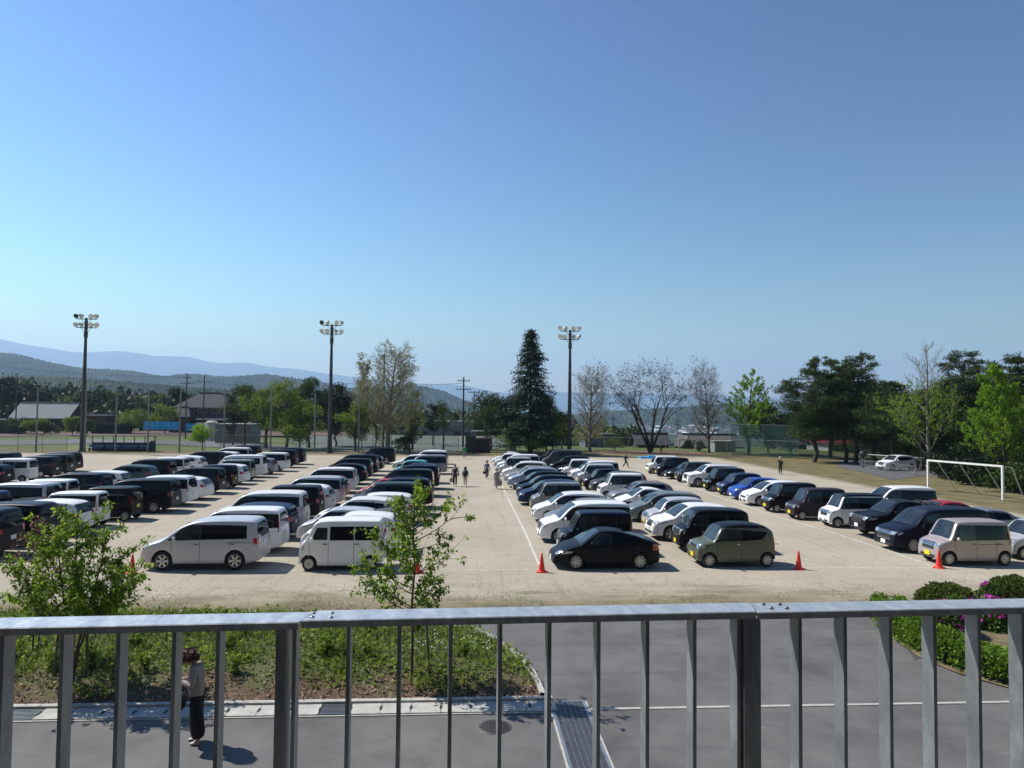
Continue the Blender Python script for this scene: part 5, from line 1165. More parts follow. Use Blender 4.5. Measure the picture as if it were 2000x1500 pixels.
def grow(b, tips, p, d, L, r, depth, P, rr, lv=0):
    segs = P.get('segs', 3); kids = P['kids'][lv] if lv < len(P['kids']) else P['kids'][-1]
    ang = P['ang'][min(lv, len(P['ang'])-1)]; pts = [p]; dd = d.copy()
    for i in range(segs):
        w = P['wig']*(1 if lv else .4)
        dd = (dd+Vector((rr.gauss(0, w), rr.gauss(0, w), rr.gauss(0, w)+P['up'][min(lv, len(P['up'])-1)]))).normalized()
        q = pts[-1]+dd*(L/segs); r1 = r*(1-(i+1)/segs*P.get('taper', .6))
        b.tube(pts[-1], q, r*(1-i/segs*P.get('taper', .6)), r1, 7 if r > .08 else (5 if r > .03 else 3), cap=False)
        pts.append(q)
        if depth <= P.get('leafdepth', 1): tips.append((q, dd.copy()))
    if depth > 0:
        a0 = rr.uniform(0, 6.3)
        for k in range(kids):
            t = P['t0'][min(lv, len(P['t0'])-1)]+(1-P['t0'][min(lv, len(P['t0'])-1)])*(k+rr.uniform(.1, .9))/kids
            i = min(segs-1, int(t*segs)); q = pts[i].lerp(pts[i+1], t*segs-i)
            ax = (pts[i+1]-pts[i]).normalized(); s_ = ax.orthogonal().normalized(); a = a0+k*2.4+rr.uniform(-.4, .4)
            s_ = Matrix.Rotation(a, 3, ax)@s_; an = ang*rr.uniform(.75, 1.25)
            nd = ax*math.cos(an)+s_*math.sin(an)
            LL = L*P['ratio'][min(lv, len(P['ratio'])-1)]*(1-P.get('cone', .0)*t*(1 if lv == 0 else .3))*rr.uniform(.8, 1.15)
            grow(b, tips, q, nd, LL, max(r*(1-t*P.get('taper', .6))*.55, P.get('rmin', .012)), depth-1, P, rr, lv+1)
def tree(px, Y, label, P, H, seed, leaf=None, lsize=.3, lper=0, spread=.25, bk=None, name='tree', group=None, r0=.28, split=1, z0=None, keep=1.0, lowleaf=None, aspect=1.6, cat='tree'):
    rr = random.Random(seed); x = xat(px, Y); z = float(terrain_z(np.array(x), np.array(Y))) if z0 is None else z0
    t = empty(name, (x, Y, z), label, cat, group)
    b = MB(); tips = []
    for k in range(split):
        d = Vector((0, 0, 1)) if split == 1 else Vector((math.cos(k*6.28/split+rr.random())*P.get('lean', .35), math.sin(k*6.28/split+rr.random())*P.get('lean', .35), 1)).normalized()
        if P.get('dirs'): d = Vector(P['dirs'][k]).normalized()
        grow(b, tips, Vector((0, 0, 0)), d, H*P.get('trunk', 1.0), r0*(1 if split == 1 else .75), P['depth'], P, rr)
    # scale to the height asked for
    mz = max(v[2] for v in b.v); f = (H-z)/mz; b.v = [(v[0]*f*P.get('wide', 1), v[1]*f*P.get('wide', 1), v[2]*f) for v in b.v]
    b.build('trunk', bk or bark, t)
    if leaf:
        r_ = np.random.default_rng(seed); T = np.array([vec(q) for q, _ in tips]); D = np.array([vec(d) for _, d in tips])
        T = T*np.array([f*P.get('wide', 1), f*P.get('wide', 1), f])
        if keep < 1 or lowleaf is not None:
            pr = np.full(len(T), keep)
            if lowleaf is not None: pr = np.clip(lowleaf[0]+(lowleaf[1]-lowleaf[0])*T[:, 2]/H, 0, 1)
            m_ = r_.random(len(T)) < pr; T, D = T[m_], D[m_]
        C = np.repeat(T, lper, 0)+r_.normal(size=(len(T)*lper, 3))*spread
        quads('crown', leafquads(C, lsize, aspect, dirs=np.repeat(D, lper, 0), jit=.6, droop=P.get('droop', 0)), leaf, t)
    return t
PLANE = dict(depth=4, kids=[32, 8, 5, 3], ang=[.82, .62, .65, .7], up=[.0, .07, .04, .03], t0=[.16, .12, .15, .1], ratio=[.44, .46, .5, .5], wig=.055, cone=.55, taper=.85, segs=5, rmin=.016)
tree(757, 106, 'big nearly leafless tree with pale twigs and oval crown around a utility pole', dict(PLANE, wide=1.25), 16.6, 3, L_bud, .17, 1, .12, bark_p, 'bare_tree', 'leafless trees along the far edge', .36, lowleaf=(.8, .25))
tree(1152, 110, 'leafless oval tree with pale twigs just right of the third floodlight mast', dict(PLANE, wide=1.05), 13.9, 8, L_bud, .10, 1, .1, bark_p, 'bare_tree', 'leafless trees along the far edge', .3, keep=.25)
tree(1385, 108, 'leafless oval tree between the spreading tree and the ginkgo', dict(PLANE, wide=.95), 14.3, 12, L_bud, .10, 1, .1, bark, 'bare_tree', 'leafless trees along the far edge', .28, keep=.2)
SPREAD = dict(depth=5, kids=[4, 4, 4, 4, 3], ang=[.5, .55, .6, .65, .7], up=[.05, .04, .0, .0, 0], t0=[.45, .3, .25, .2, .2], ratio=[.62, .62, .58, .55, .5], wig=.13, taper=.62, segs=4, lean=.42, rmin=.018, trunk=.85, dirs=[(-.40, 0, 1), (-.08, .15, 1), (.26, -.1, 1), (.04, -.25, 1)], wide=1.2)
tree(1270, 108, 'large dark leafless tree with wide umbrella-like spreading limbs', SPREAD, 15.2, 5, L_dark, .2, 1, .15, bark_d, 'spreading_tree', None, .46, split=4, keep=.12)
SLIM = dict(PLANE, ang=[.42, .5, .6, .6], wide=.8, kids=[14, 5, 4], ratio=[.4, .45, .5])
tree(706, 108, 'slim pale green budding tree left of the big bare tree', dict(SLIM, depth=3), 14.5, 21, L_bud, .22, 2, .2, bark_p, 'slim_tree', None, .16)
GINK = dict(depth=3, kids=[26, 9, 3], ang=[.95, .5, .55], up=[0, .14, .08], t0=[.12, .15, .2], ratio=[.42, .40, .5], wig=.06, cone=.78, taper=.9, segs=5, rmin=.018, wide=1.25, leafdepth=2)
tree(1462, 106, 'bright green ginkgo with sparse pointed top, right of the third bare tree', dict(GINK, wide=1.5), 12.9, 31, L_ginkgo, .19, 6, .07, bark, 'ginkgo', 'young ginkgo trees with fresh leaves', .2, lowleaf=(1, .1))
tree(1816, 73, 'ginkgo with bare forked top behind the goal left post', dict(GINK, ang=[.62, .5, .6], wide=1.5), 13.9, 33, L_ginkgo, .16, 6, .06, bark_p, 'ginkgo', 'young ginkgo trees with fresh leaves', .17, lowleaf=(1.1, -.35))
tree(1967, 58, 'bright green ginkgo nearest the goal, close to the right edge', dict(GINK, ang=[.75, .5, .6], wide=1.3), 10.4, 35, L_ginkgo, .15, 7, .055, bark, 'ginkgo', 'young ginkgo trees with fresh leaves', .14, lowleaf=(1, .35))
tree(1772, 84, 'small bright green ginkgo low between the pines', GINK, 6.5, 37, L_ginkgo, .18, 5, .09, bark, 'ginkgo', 'young ginkgo trees with fresh leaves', .12)

def limb(b, a, c, r0, r1, rr, n=5, bow=.12, wob=.04):
    pts = [a.lerp(c, i/n)+Vector((rr.gauss(0, 1), rr.gauss(0, 1), rr.gauss(0, .6)))*(c-a).length*wob*(0 < i < n)+Vector((0, 0, bow*(c-a).length*math.sin(i/n*3.14)*.5)) for i in range(n+1)]
    for i in range(n): b.tube(pts[i], pts[i+1], r0+(r1-r0)*i/n, r0+(r1-r0)*(i+1)/n, 6, cap=False)
    return pts
def pads(centres, radii, n, size, leaf, t, aspect=2.2, flat=1.0, seed=0, shell=.5, name='crown', up=0):
    r_ = np.random.default_rng(seed); Cs = []
    for c, rd_ in zip(centres, radii):
        k = max(8, int(n*(rd_[0]*rd_[1]*rd_[2])**.5)); u = r_.normal(size=(k, 3)); u /= np.linalg.norm(u, axis=1)[:, None]
        u *= (shell+(1-shell)*r_.random(k))[:, None]; u += r_.normal(size=u.shape)*.12
        Cs.append(np.array(c)+u*np.array(rd_))
    C = np.concatenate(Cs); D = r_.normal(size=C.shape); D[:, 2] += up
    return quads(name, leafquads(C, size, aspect, flat, dirs=D, jit=.4), leaf, t)
def pine(px, Y, H, w, label, seed, lean=0, base=.22, n=330, px_top=None):
    rr = random.Random(seed); x = xat(px, Y); z = float(terrain_z(np.array(x), np.array(Y))); t = empty('pine_tree', (x, Y, z), label, 'tree', 'dark pines on the right')
    b = MB(); tr = limb(b, Vector((0, 0, 0)), Vector((lean, 0, H*.93)), .30, .06, rr, 9, 0, .011)
    cs, rs = [], []
    zz = base*H
    while zz < H*.97:
        f = (zz-base*H)/(H*(1-base)); env = w/1.55*(1-f)**.62*(.75+.25*math.sin(f*9+seed))*(.55+.45*min(1, f*4))
        i = min(8, int(zz/H/.93*9)); o_ = tr[i].lerp(tr[i+1], min(1, max(0, zz/H/.93*9-i)))
        for k in range(6 if f < .8 else 4):
            a = rr.uniform(0, 6.28); L = env*rr.uniform(.55, 1.12); e = o_+Vector((math.cos(a)*L, math.sin(a)*L, rr.uniform(.0, .5)+L*.12))
            pts = limb(b, o_-Vector((0, 0, .2)), e, .07*(1-f)+.03, .015, rr, 3, -.1)
            for q, s_ in ((e, 1), (pts[2], .8)):
                cs.append(tuple(q+Vector((rr.gauss(0, .2), rr.gauss(0, .2), .15)))); k_ = s_*(.42+1.15*(1-f))*rr.uniform(.8, 1.2)*(w/9)**.5; rs.append((k_*1.15, k_*1.15, k_*.36))
        zz += H*.052*rr.uniform(.8, 1.2)
    cs.append((lean, 0, H*.97)); rs.append((.3, .3, .55))
    b.build('trunk', pine_bark, t); pads(cs, rs, n, .26, L_pine, t, 3.2, .3, seed, .3, up=.9); return t
pine(1590, 89, 13.6, 9.6, 'dark pine, leftmost of the pines', 41, .3)
pine(1652, 88.5, 12.6, 7.5, 'dark pine with left-leaning trunk in front of the red-roofed house, left of two', 43, -.4, .34)
pine(1671, 88, 14.2, 8.5, 'dark pine with trunk right beside the left-leaning pine', 45, .8, .36)
pine(1622, 97, 14.0, 10, 'tall dark pine filling the gap behind the left-leaning pine', 57, .2, .2)
pine(1708, 91, 10.6, 7.5, 'lower dark pine behind the barrier, right of the middle pines', 58, .2, .25)
pine(1742, 82, 10.0, 9.5, 'lower spreading pine between the middle pines and the bare-topped ginkgo', 47, 0, .30)
pine(1800, 77, 9.0, 7.0, 'dark low pine behind the parked white cars', 49, .2, .3)
pine(1885, 76, 13.3, 9.5, 'tall dark pine right of the bare-topped ginkgo', 51, .2, .18)
pine(1945, 80, 12.5, 9.0, 'dark pine behind the rightmost ginkgo, left one', 53, 0, .12)
pine(1990, 66, 12.2, 8.5, 'tall dark pine cut by the right photo edge', 55, .1, .15)
# spruce
rr = random.Random(61); Y = 104; H = 18.1
t = empty('spruce_tree', (xat(1035, Y), Y, 0), 'tall dark conical spruce left of the third floodlight mast', 'tree'); b = MB(); b.tube((0, 0, 0), (0, 0, 9), .38, .22, 8); b.tube((0, 0, 9), (.0, 0, H), .22, .02, 8)
Cs, Ds = [], []; z = 1.6; r_ = np.random.default_rng(61)
while z < H-.2:
    R0 = 5.7*(1-z/H)**.80*(.9+.1*math.sin(z*2.3))+.12
    for k in range(12):
        a = rr.uniform(0, 6.28); L = R0*rr.uniform(.60, 1.22); e = Vector((math.cos(a)*L, math.sin(a)*L, z-L*.12+rr.uniform(-.1, .2)))
        b.tube((0, 0, z), e, .035, .012, 3, cap=False); nq = int(14+52*L/3)
        s_ = r_.uniform(.18, 1.04, nq); P_ = np.outer(s_, [e.x, e.y, e.z-z])+[0, 0, z]
        P_ += r_.normal(size=(nq, 3))*np.array([.22, .22, .08])*(.4+s_)[:, None]; Cs.append(P_)
        Dd = np.tile([math.cos(a), math.sin(a), -.25], (nq, 1)); Ds.append(Dd)
    z += .40*(.75+.25*rr.random())+.12*(1-z/H)
b.build('trunk', bark_d, t); quads('crown', leafquads(np.concatenate(Cs), .34, 2.4, .8, dirs=np.concatenate(Ds), jit=.55), L_spruce, t)
# leafy broad trees
def broad(px, Y, H, w, leaf, label, seed, base=.25, n=16, dens=260, size=.26, z0=None, group=None, name='leafy_tree', bk=None, shape=1.0, lay=None, cat='tree'):
    rr = random.Random(seed); x = xat(px, Y); z = float(terrain_z(np.array(x), np.array(Y))) if z0 is None else z0; H = (H-z)*(1.3 if H > 5 and Y > 100 else 1.1); w *= 1.2
    t = empty(name, (x, Y, z), label, cat, group); b = MB(); th = H*base+.1*H; limb(b, Vector((0, 0, -.2)), Vector((0, 0, th)), max(.08, .018*H), max(.05, .013*H), rr, 3, 0)
    cs, rs = [], []
    for k in range(n):
        u = Vector((rr.gauss(0, 1), rr.gauss(0, 1), rr.gauss(0, 1))).normalized()*rr.uniform(.35, .85)
        zc = base+(1-base)*(.5+.5*u.z); taper = (1-max(0, zc-.55)*shape)
        c = Vector((u.x*w/2*taper, u.y*w/2*taper, zc*H*.94)); s_ = w*.5*rr.uniform(.26, .42)
        cs.append(tuple(c)); rs.append((s_, s_, s_*rr.uniform(.55, .8))); limb(b, Vector((0, 0, th*.9)), c, .010*H, .012, rr, 3, .05)
    b.build('trunk', bk or bark, t); pads(cs, rs, dens, size, leaf, t, 1.5, 0, seed, .45); return t
G3 = 'leafy trees beyond the far fence'
broad(395, 103, 3.9, 4.0, L_ginkgo, 'small round bright green tree right of the benches', 71, .25, 14, 300, .2)
broad(478, 118, 9.3, 6.5, L_mid, 'mid-green tree left end of the leafy clump', 72, group=G3)
broad(520, 114, 11.3, 6.5, L_fresh, 'tall yellow-green tree, highest of the leafy clump', 73, .1, 22, 190, group=G3)
broad(560, 112, 9.8, 6.5, L_fresh, 'yellow-green tree in the middle of the leafy clump', 74, .08, 22, 190, group=G3)
broad(603, 116, 10.3, 7.0, L_mid, 'green tree left of the middle floodlight mast', 75, .1, 20, 260, group=G3)
broad(585, 109, 6.5, 7.5, L_fresh, 'low spreading pale green tree behind the fence', 76, .12, 18, 160, group=G3)
broad(655, 122, 8.9, 7.5, L_dark, 'dark dense tree just right of the middle floodlight mast', 77, .08, 20, 300, group=G3)
broad(455, 124, 7.7, 4.5, L_dark, 'narrow dark tree between the farmhouse and the leafy clump', 78, .1, 14, 300, group=G3)
broad(694, 106, 7.6, 4.6, L_fresh, 'yellow-green tree left of the big bare tree', 79, .12, 16, 220, group=G3)
broad(735, 110, 5.8, 6.0, L_bud, 'brownish budding tree under the big bare tree', 80, .15, 14, 130, group=G3)
broad(806, 112, 8.8, 4.6, L_fresh, 'thin yellow-green tree right of the big bare tree', 81, .12, 16, 110, group=G3)
broad(800, 101, 3.4, 3.6, L_dark, 'low dark evergreen bush beside the big bare tree trunk', 82, .0, 12, 330, .2, name='bush', cat='bush')
broad(776, 102, 2.6, 2.2, L_mid, 'low green shrub between bare trunk and evergreen bush', 87, .0, 8, 300, .2, name='bush', cat='bush')
broad(865, 108, 6.4, 4.2, L_mid, 'small dark-trunked tree in front of the long grey building', 83, .35, 12, 130, group=G3)
broad(845, 128, 6.8, 4.2, L_dark, 'small dark tree at the left end of the long building', 84, group=G3)
broad(958, 114, 7.4, 7.6, L_mid, 'mid-green spreading tree left of the spruce', 85, .2, 18, 280, group=G3)
broad(1003, 107, 7.7, 6.0, L_dark, 'dark evergreen tree tucked against the left of the spruce', 86, .05, 20, 360, group=G3)
broad(1068, 107, 7.6, 6.2, L_mid, 'tree with patchy lime leaves at the foot of the spruce, right side', 88, .15, 20, 280, group=G3)
broad(1080, 103.5, 5.2, 4.6, L_lime, 'lime-leaved maple left of the third floodlight mast', 89, .3, 8, 150, .22, group=G3)
broad(992, 103.5, 4.2, 2.6, L_lime, 'small lime-leaved maple in front of the dark evergreen', 90, .3, 6, 150, .2, group=G3)
broad(1040, 102.5, 3.6, 4.6, L_mid, 'low shady tree at the base of the spruce', 91, .1, 14, 300, group=G3)
broad(1098, 112, 6.2, 4.6, L_mid, 'green tree behind the third floodlight mast', 92, .1, 14, 200, group=G3)
broad(1150, 116, 4.2, 5.5, L_bud, 'brown-green thicket tree under the second bare tree', 93, .1, 12, 120, group=G3)
broad(1201, 112, 2.6, 3.2, L_fresh, 'low bright shrub tree in front of the tiled house', 94, .1, 10, 150, .18, group=G3)
broad(1366, 114, 1.9, 2.4, L_mid, 'green shrub right of the gabled house', 95, .0, 10, 300, .18, name='bush', cat='bush')
broad(1500, 108, 7.0, 8.0, L_mid, 'dark green leafy tree behind the green net, right of the ginkgo', 96, .05, 22, 260, group=G3)
broad(1545, 104, 5.5, 6.5, L_mid, 'lower leafy tree at the net, left of the leftmost pine', 97, .02, 16, 220, group=G3)
broad(1730, 105, 4.8, 9.0, L_mid, 'hazy green tree beyond the net, between the pines', 98, .0, 18, 220, group=G3)
for i, (px, Y, H, w, lf) in enumerate([(1850, 88, 8.5, 8, L_mid), (1905, 84, 7.5, 8, L_dark), (1940, 72, 5.0, 6.5, L_mid), (1985, 74, 7, 8, L_dark), (2035, 60, 8, 8, L_mid), (1880, 66, 3.0, 5.5, L_dark), (1925, 60, 2.6, 5.0, L_dark), (1985, 55, 2.4, 4.5, L_mid)]):
    broad(px, Y, H, w, lf, ['dense mid-green tree behind the tall right pine', 'dark undergrowth tree behind the goal, upper', 'green understorey tree left of the rightmost ginkgo', 'dark understorey tree behind the rightmost ginkgo', 'green tree cut by the right photo edge', 'dark bush under the trees, left behind the goal', 'dark bush under the trees, middle behind the goal', 'green bush under the trees, right behind the goal'][i], 110+i, .0, 18, 300, .25, group='undergrowth behind the goal')
broad(1862, 83, 10.5, 9, L_dark, 'tall dark tree filling the gap left of the tall right pine', 151, .1, 22, 300)
broad(1928, 84, 10.8, 9, L_mid, 'tall green-brown tree between the right pines', 152, .1, 22, 280)
broad(2010, 74, 10.5, 9, L_dark, 'tall dark tree at the right edge behind the last pine', 153, .1, 22, 300)
for i, (px, Y, H, w) in enumerate([(38, 168, 4.3, 6.0), (70, 166, 4.0, 5), (100, 166, 3.2, 4), (142, 160, 4.4, 4.2), (170, 160, 3.4, 3.5)]):
    broad(px, Y, H, w, L_fresh if i % 2 else L_mid, f"round garden shrub before the pale-roofed house, {posn[i]} from the left", 130+i, .05, 12, 260, .3, group='garden shrubs at the far left', name='garden_shrub', cat='shrub')
b = MB(); b.box((0, 0, 1.1), (8.5, 1.6, 2.2)); 
t = empty('clipped_hedge', (xat(218, 175), 175, 0), 'dark clipped hedge left of the blue tarpaulins', 'hedge'); b.build('stems', MATS['bark_dark'], t)
pads([(i*.8-4, 0, 1.2) for i in range(11)], [(.7, 1.0, 1.25)]*11, 300, .3, L_dark, t, 1.5, 0, 5, .8)
broad(262, 178, 5.0, 9, L_fresh, 'spreading pale garden tree behind the hedge', 141, .2, 12, 130, .35)
broad(322, 176, 6.4, 6, L_fresh, 'green garden tree in front of the farmhouse', 142, .15, 12, 150, .35)
broad(432, 205, 8.6, 9, L_dark, 'dark tree rising behind the farmhouse, right', 143, .02, 22, 330, .45)
broad(343, 215, 9.6, 9, L_dark, 'dark tree rising behind the farmhouse, left', 144, .02, 22, 330, .45)
# far wood beyond the plots: one mass
def wood(name, spec, leafs, seed, label=None):
    r_ = np.random.default_rng(seed); Q = []; I = []
    for (pxa, pxb, Ya, Yb, n, top, con) in spec:
        for k in range(n):
            px = r_.uniform(pxa, pxb); Y = r_.uniform(Ya, Yb); x = xat(px, Y, 5); z0 = float(terrain_z(np.array(x), np.array(Y)))
            zt = aty(px, np.interp(px, [q[0] for q in top], [q[1] for q in top])+r_.normal()*5+6, Y).z; h = max(4, zt-z0)
            w = r_.uniform(3.0, 5.5)*(Y/280)**.5; li = int(r_.integers(0, len(leafs))); conif = r_.random() < con
            m_ = int(620*(h/14)); 
            if conif:
                zz = r_.random(m_)**1.3; rad = w*.55*(1-zz)+.15; a = r_.uniform(0, 6.28, m_); rad = rad*np.sqrt(r_.uniform(.3, 1, m_))
                C = np.stack([x+np.cos(a)*rad, Y+np.sin(a)*rad, z0+zz*h], 1); li = len(leafs)-1
            else:
                u = r_.normal(size=(m_, 3)); u /= np.linalg.norm(u, axis=1)[:, None]; u *= r_.uniform(.6, 1, m_)[:, None]; lump = 1+.25*np.sin(u[:, 0]*7+k)*np.cos(u[:, 2]*6)
                C = np.stack([x+u[:, 0]*w*lump, Y+u[:, 1]*w, z0+h*.52+u[:, 2]*h*.48*lump], 1); li = min(li, len(leafs)-2)
            Q.append(leafquads(C, (.0056 if not conif else .0048)*Y, 1.4)); I.append(np.full(m_, li))
    o = quads(name, np.concatenate(Q), leafs, None, np.concatenate(I)); o['kind'] = 'stuff'
    if label: o['label'] = label
L_far1 = leafmat('wood_mid', (.02, .038, .010), (.06, .085, .025), .2); L_far2 = leafmat('wood_fresh', (.06, .085, .02), (.13, .16, .05), .3); L_far3 = leafmat('wood_dark', (.008, .018, .008), (.022, .038, .014), .1); L_far4 = leafmat('wood_brown', (.03, .027, .016), (.06, .052, .03), .1)
topL = [(-60, 742), (20, 740), (45, 745), (70, 752), (120, 757), (200, 762), (300, 768), (420, 775), (470, 780), (700, 790)]
wood('woodland', [(-80, 80, 215, 300, 46, topL, .3), (80, 470, 225, 330, 105, topL, .12), (-80, 470, 200, 215, 40, [(-60, 785), (500, 800)], .1), (440, 720, 200, 300, 40, topL, .3), (780, 960, 240, 330, 40, [(780, 800), (870, 808), (960, 812)], .1), (930, 1130, 230, 320, 30, [(930, 815), (1130, 818)], .1)], [L_far1, L_far2, L_far4, L_far3], 77)
wood('woodland', [(1130, 1240, 150, 220, 14, [(1130, 815), (1240, 835)], .3), (1500, 2080, 130, 240, 60, [(1500, 812), (1700, 800), (2080, 780)], .3)], [L_far1, L_far2, L_far3], 78)

# ================================================================== FOREGROUND SAPLINGS
def sapling(x, Y, z, stems, label, seed, leafn, lsize, extra=None, leaf=None, name='sapling', r0=.035, spread=.038):
    rr = random.Random(seed); r_ = np.random.default_rng(seed); t = empty(name, (x, Y, z), label, 'tree'); b = MB(); segs = []
    def br(p, d, L, r, lv):
        n = 6 if lv < 2 else 4; q = p; dd = d.copy()
        for i in range(n):
            dd = (dd+Vector((rr.gauss(0, .10), rr.gauss(0, .10), rr.gauss(.02, .06)+(.06 if lv == 1 else -.02)))).normalized(); q2 = q+dd*L/n
            b.tube(q, q2, r*(1-i/n*.8), r*(1-(i+1)/n*.8), 6 if r > .012 else 4, cap=False)
            if lv >= 1: segs.append((q, q2, lv))
            if lv < 2 and i > 0 and L > .25:
                for _ in range(2 if lv < 2 else 1):
                    if rr.random() < .85:
                        s_ = Matrix.Rotation(rr.uniform(0, 6.28), 3, dd)@dd.orthogonal().normalized(); a = rr.uniform(.5, 1.0)
                        br(q2, (dd*math.cos(a)+s_*math.sin(a)), L*rr.uniform(.32, .55), r*.5, lv+1)
            q = q2
    for (pts, r, sides) in stems:
        for i in range(len(pts)-1): b.tube(Vector(pts[i]), Vector(pts[i+1]), r*(1-.75*i/(len(pts)-1)), r*(1-.75*(i+1)/(len(pts)-1)), 8, cap=False); segs.append((Vector(pts[i]).lerp(Vector(pts[i+1]), .5), Vector(pts[i+1]), 3) if Vector(pts[i]).z > 1.3 else (Vector(pts[-2]), Vector(pts[-1]), 3))
        for (zf, az, el, L) in sides:
            P_ = [Vector(p) for p in pts]; tot = len(P_)-1; i = min(tot-1, int(zf*tot)); q = P_[i].lerp(P_[i+1], zf*tot-i)
            br(q, Vector((math.cos(az)*math.cos(el), math.sin(az)*math.cos(el), math.sin(el))), L, r*.42, 1)
    b.build('trunk', bark, t)
    A = np.array([vec(a) for a, c_, l in segs]); B_ = np.array([vec(c_) for a, c_, l in segs]); w = np.array([(.35 if l == 1 else 1.0)*(vec(c_-a)@vec(c_-a))**.5 for a, c_, l in segs])
    k = r_.choice(len(segs), leafn//8, p=w/w.sum()); u = r_.random((leafn//8, 1)); C = A[k]*(1-u)+B_[k]*u
    C = np.repeat(C, 8, 0)+r_.normal(size=(leafn//8*8, 3))*spread; k = np.repeat(k, 8)
    D = (B_[k]-A[k]); D /= np.linalg.norm(D, axis=1)[:, None]+1e-9; D = D*.6+r_.normal(size=D.shape)*.6
    quads('crown', leafquads(C, lsize, 1.9, .9, dirs=D, jit=.35, droop=.75), leaf or L_sap, t); return t
c2 = at(804, 1336); rA = random.Random(4)
def sides(n, z0, z1, L0, L1, seed, el=(.15, .75)):
    r = random.Random(seed); return [(z0+(z1-z0)*(i+.5)/n, i*2.4+r.uniform(-.5, .5), r.uniform(*el), (L0+(L1-L0)*(i/n))*r.uniform(.75, 1.2)) for i in range(n)]
s2 = sides(28, .25, .98, .85, .34, 9)+[(.27, math.pi*.98, .40, 1.25), (.30, math.pi*1.05, .55, 1.0), (.29, .15, .6, .8)]
# the long low limbs reaching left and right
s2 += [(.40, math.pi*.97, .30, 1.15), (.47, .1, .38, 1.05), (.58, math.pi*1.02, .35, 1.15), (.64, -.1, .42, 1.2), (.72, .15, .35, .95), (.5, 2.9, .42, .9), (.78, 3.2, .45, .7)]
sapling(c2.x, c2.y, bed_h(c2.x, c2.y), [([(0, 0, -.1), (.0, 0, .9), (-.02, .02, 1.6), (.03, 0, 2.3), (-.01, .0, 3.0), (.0, 0, 3.55), (.01, 0, 3.92)], .034, s2)], 'slender young tree with drooping glossy leaves rising before the white microvan', 14, 4600, .095)
c1 = at(140, 1352)
st = []
for k, (dx, dy, h) in enumerate([(.0, 0, 3.75), (.55, .1, 3.3), (-.45, .1, 3.3), (.95, -.1, 2.7), (-1.0, 0, 2.3)]):
    st.append(([(0, 0, -.1), (dx*.12, dy*.1, .7), (dx*.4, dy*.4, 1.4), (dx*.7, dy*.7, h*.62), (dx*.92, dy, h*.82), (dx, dy, h*.97)], .03, sides(13, .28, .97, 1.05, .4, 20+k)))
sapling(c1.x, c1.y, bed_h(c1.x, c1.y), st, 'wider bushy young tree at the left, propped by wooden stakes', 15, 10500, .09)
c3 = at(62, 1300)
sapling(c3.x, c3.y, bed_h(c3.x, c3.y), [([(0, 0, 0), (.05, 0, 1.2), (.0, 0, 2.2), (.1, 0, 2.95)], .02, sides(16, .35, .97, .7, .35, 33)), ([(0.1, 0, 0), (.25, 0, 1.2), (.45, 0, 2.0), (.5, 0, 2.5)], .016, sides(8, .4, .97, .6, .3, 34))], 'thin shrub with reddish new leaves at the far left of the bed', 16, 1500, .085, leaf=L_red, name='shrub')
stake = mat('stake_wood', (.16, .12, .085), .8, var=.2, scale=6)
def prop(px, py, pts, lab):
    q = at(px, py); z = bed_h(q.x, q.y); t = empty('tree_stake', (q.x, q.y, z), lab, 'stake')
    for nm, a, c_ in pts: b = MB(); b.tube(a, c_, .032, .03, 8); b.build(nm, stake, t)
prop(148, 1335, [('post', (-.42, -.1, -.1), (-.34, -.05, 1.22)), ('post', (.28, -.1, -.1), (.22, -.05, 1.22)), ('crossbar', (-.5, -.05, 1.12), (.36, -.05, 1.12))], 'two wooden stakes with a pale crossbar propping the bushy young tree')
prop(829, 1318, [('post', (.1, 0, -.1), (.02, 0, .95))], 'single short wooden stake beside the slender young tree')

# ================================================================== GROUND COVER OF THE BED
r_ = np.random.default_rng(99)
def scatter(n, x0, x1, y0, y1, fn):
    X_ = r_.uniform(x0, x1, n); Y_ = r_.uniform(y0, y1, n)
    nz = (np.sin(X_*1.7+1.3*np.sin(Y_*2.1))+np.sin(Y_*2.9+X_*.6)+np.sin(X_*4.3-Y_*3.1)*.6)/2.6
    m_ = r_.random(n) < fn(X_, Y_, nz); X_, Y_ = X_[m_], Y_[m_]
    ins = np.array([inside(a, b_, poly) for a, b_ in zip(X_, Y_)]); return X_[ins], Y_[ins]
def ground(X_, Y_): return np.array([bed_h(a, b_) for a, b_ in zip(X_, Y_)])
lx = lambda X_: 16.05+.5*np.sin(X_*.9)+.35*np.sin(X_*2.7)-.5*(X_ > -1.0)
X_, Y_ = scatter(34000, -14, 2, 15.3, 22, lambda a, y, n: np.clip((y-lx(a))*.75+.25+n*.5, 0.02, 1)*np.clip(.75+n*.5, .1, 1))
Z_ = ground(X_, Y_)+np.abs(r_.normal(size=len(X_)))*.05
o = quads('weeds', leafquads(np.stack([X_, Y_, Z_], 1), .085, 1.5, .8, dirs=np.tile([0, 0, .5], (len(X_), 1)), jit=.9), L_weed); o['kind'] = 'stuff'
X_, Y_ = scatter(30000, -14, 2, 15.6, 22, lambda a, y, n: np.clip((y-lx(a)+.4)*.6+n*.4, 0.0, 1)*np.clip(.55-n*.5, .1, 1))
Z_ = ground(X_, Y_); D = np.tile([0, 0, 1.6], (len(X_), 1))
o = quads('grass', leafquads(np.stack([X_, Y_, Z_], 1), .16, 9, 0, dirs=D, jit=.45), leafmat('grass_blades', (.09, .12, .03), (.26, .28, .10), .35)); o['kind'] = 'stuff'
X_, Y_ = scatter(15000, -14, 2, 14.76, 18.5, lambda a, y, n: np.clip(1.15-(y-15.3)*.5, .1, 1))
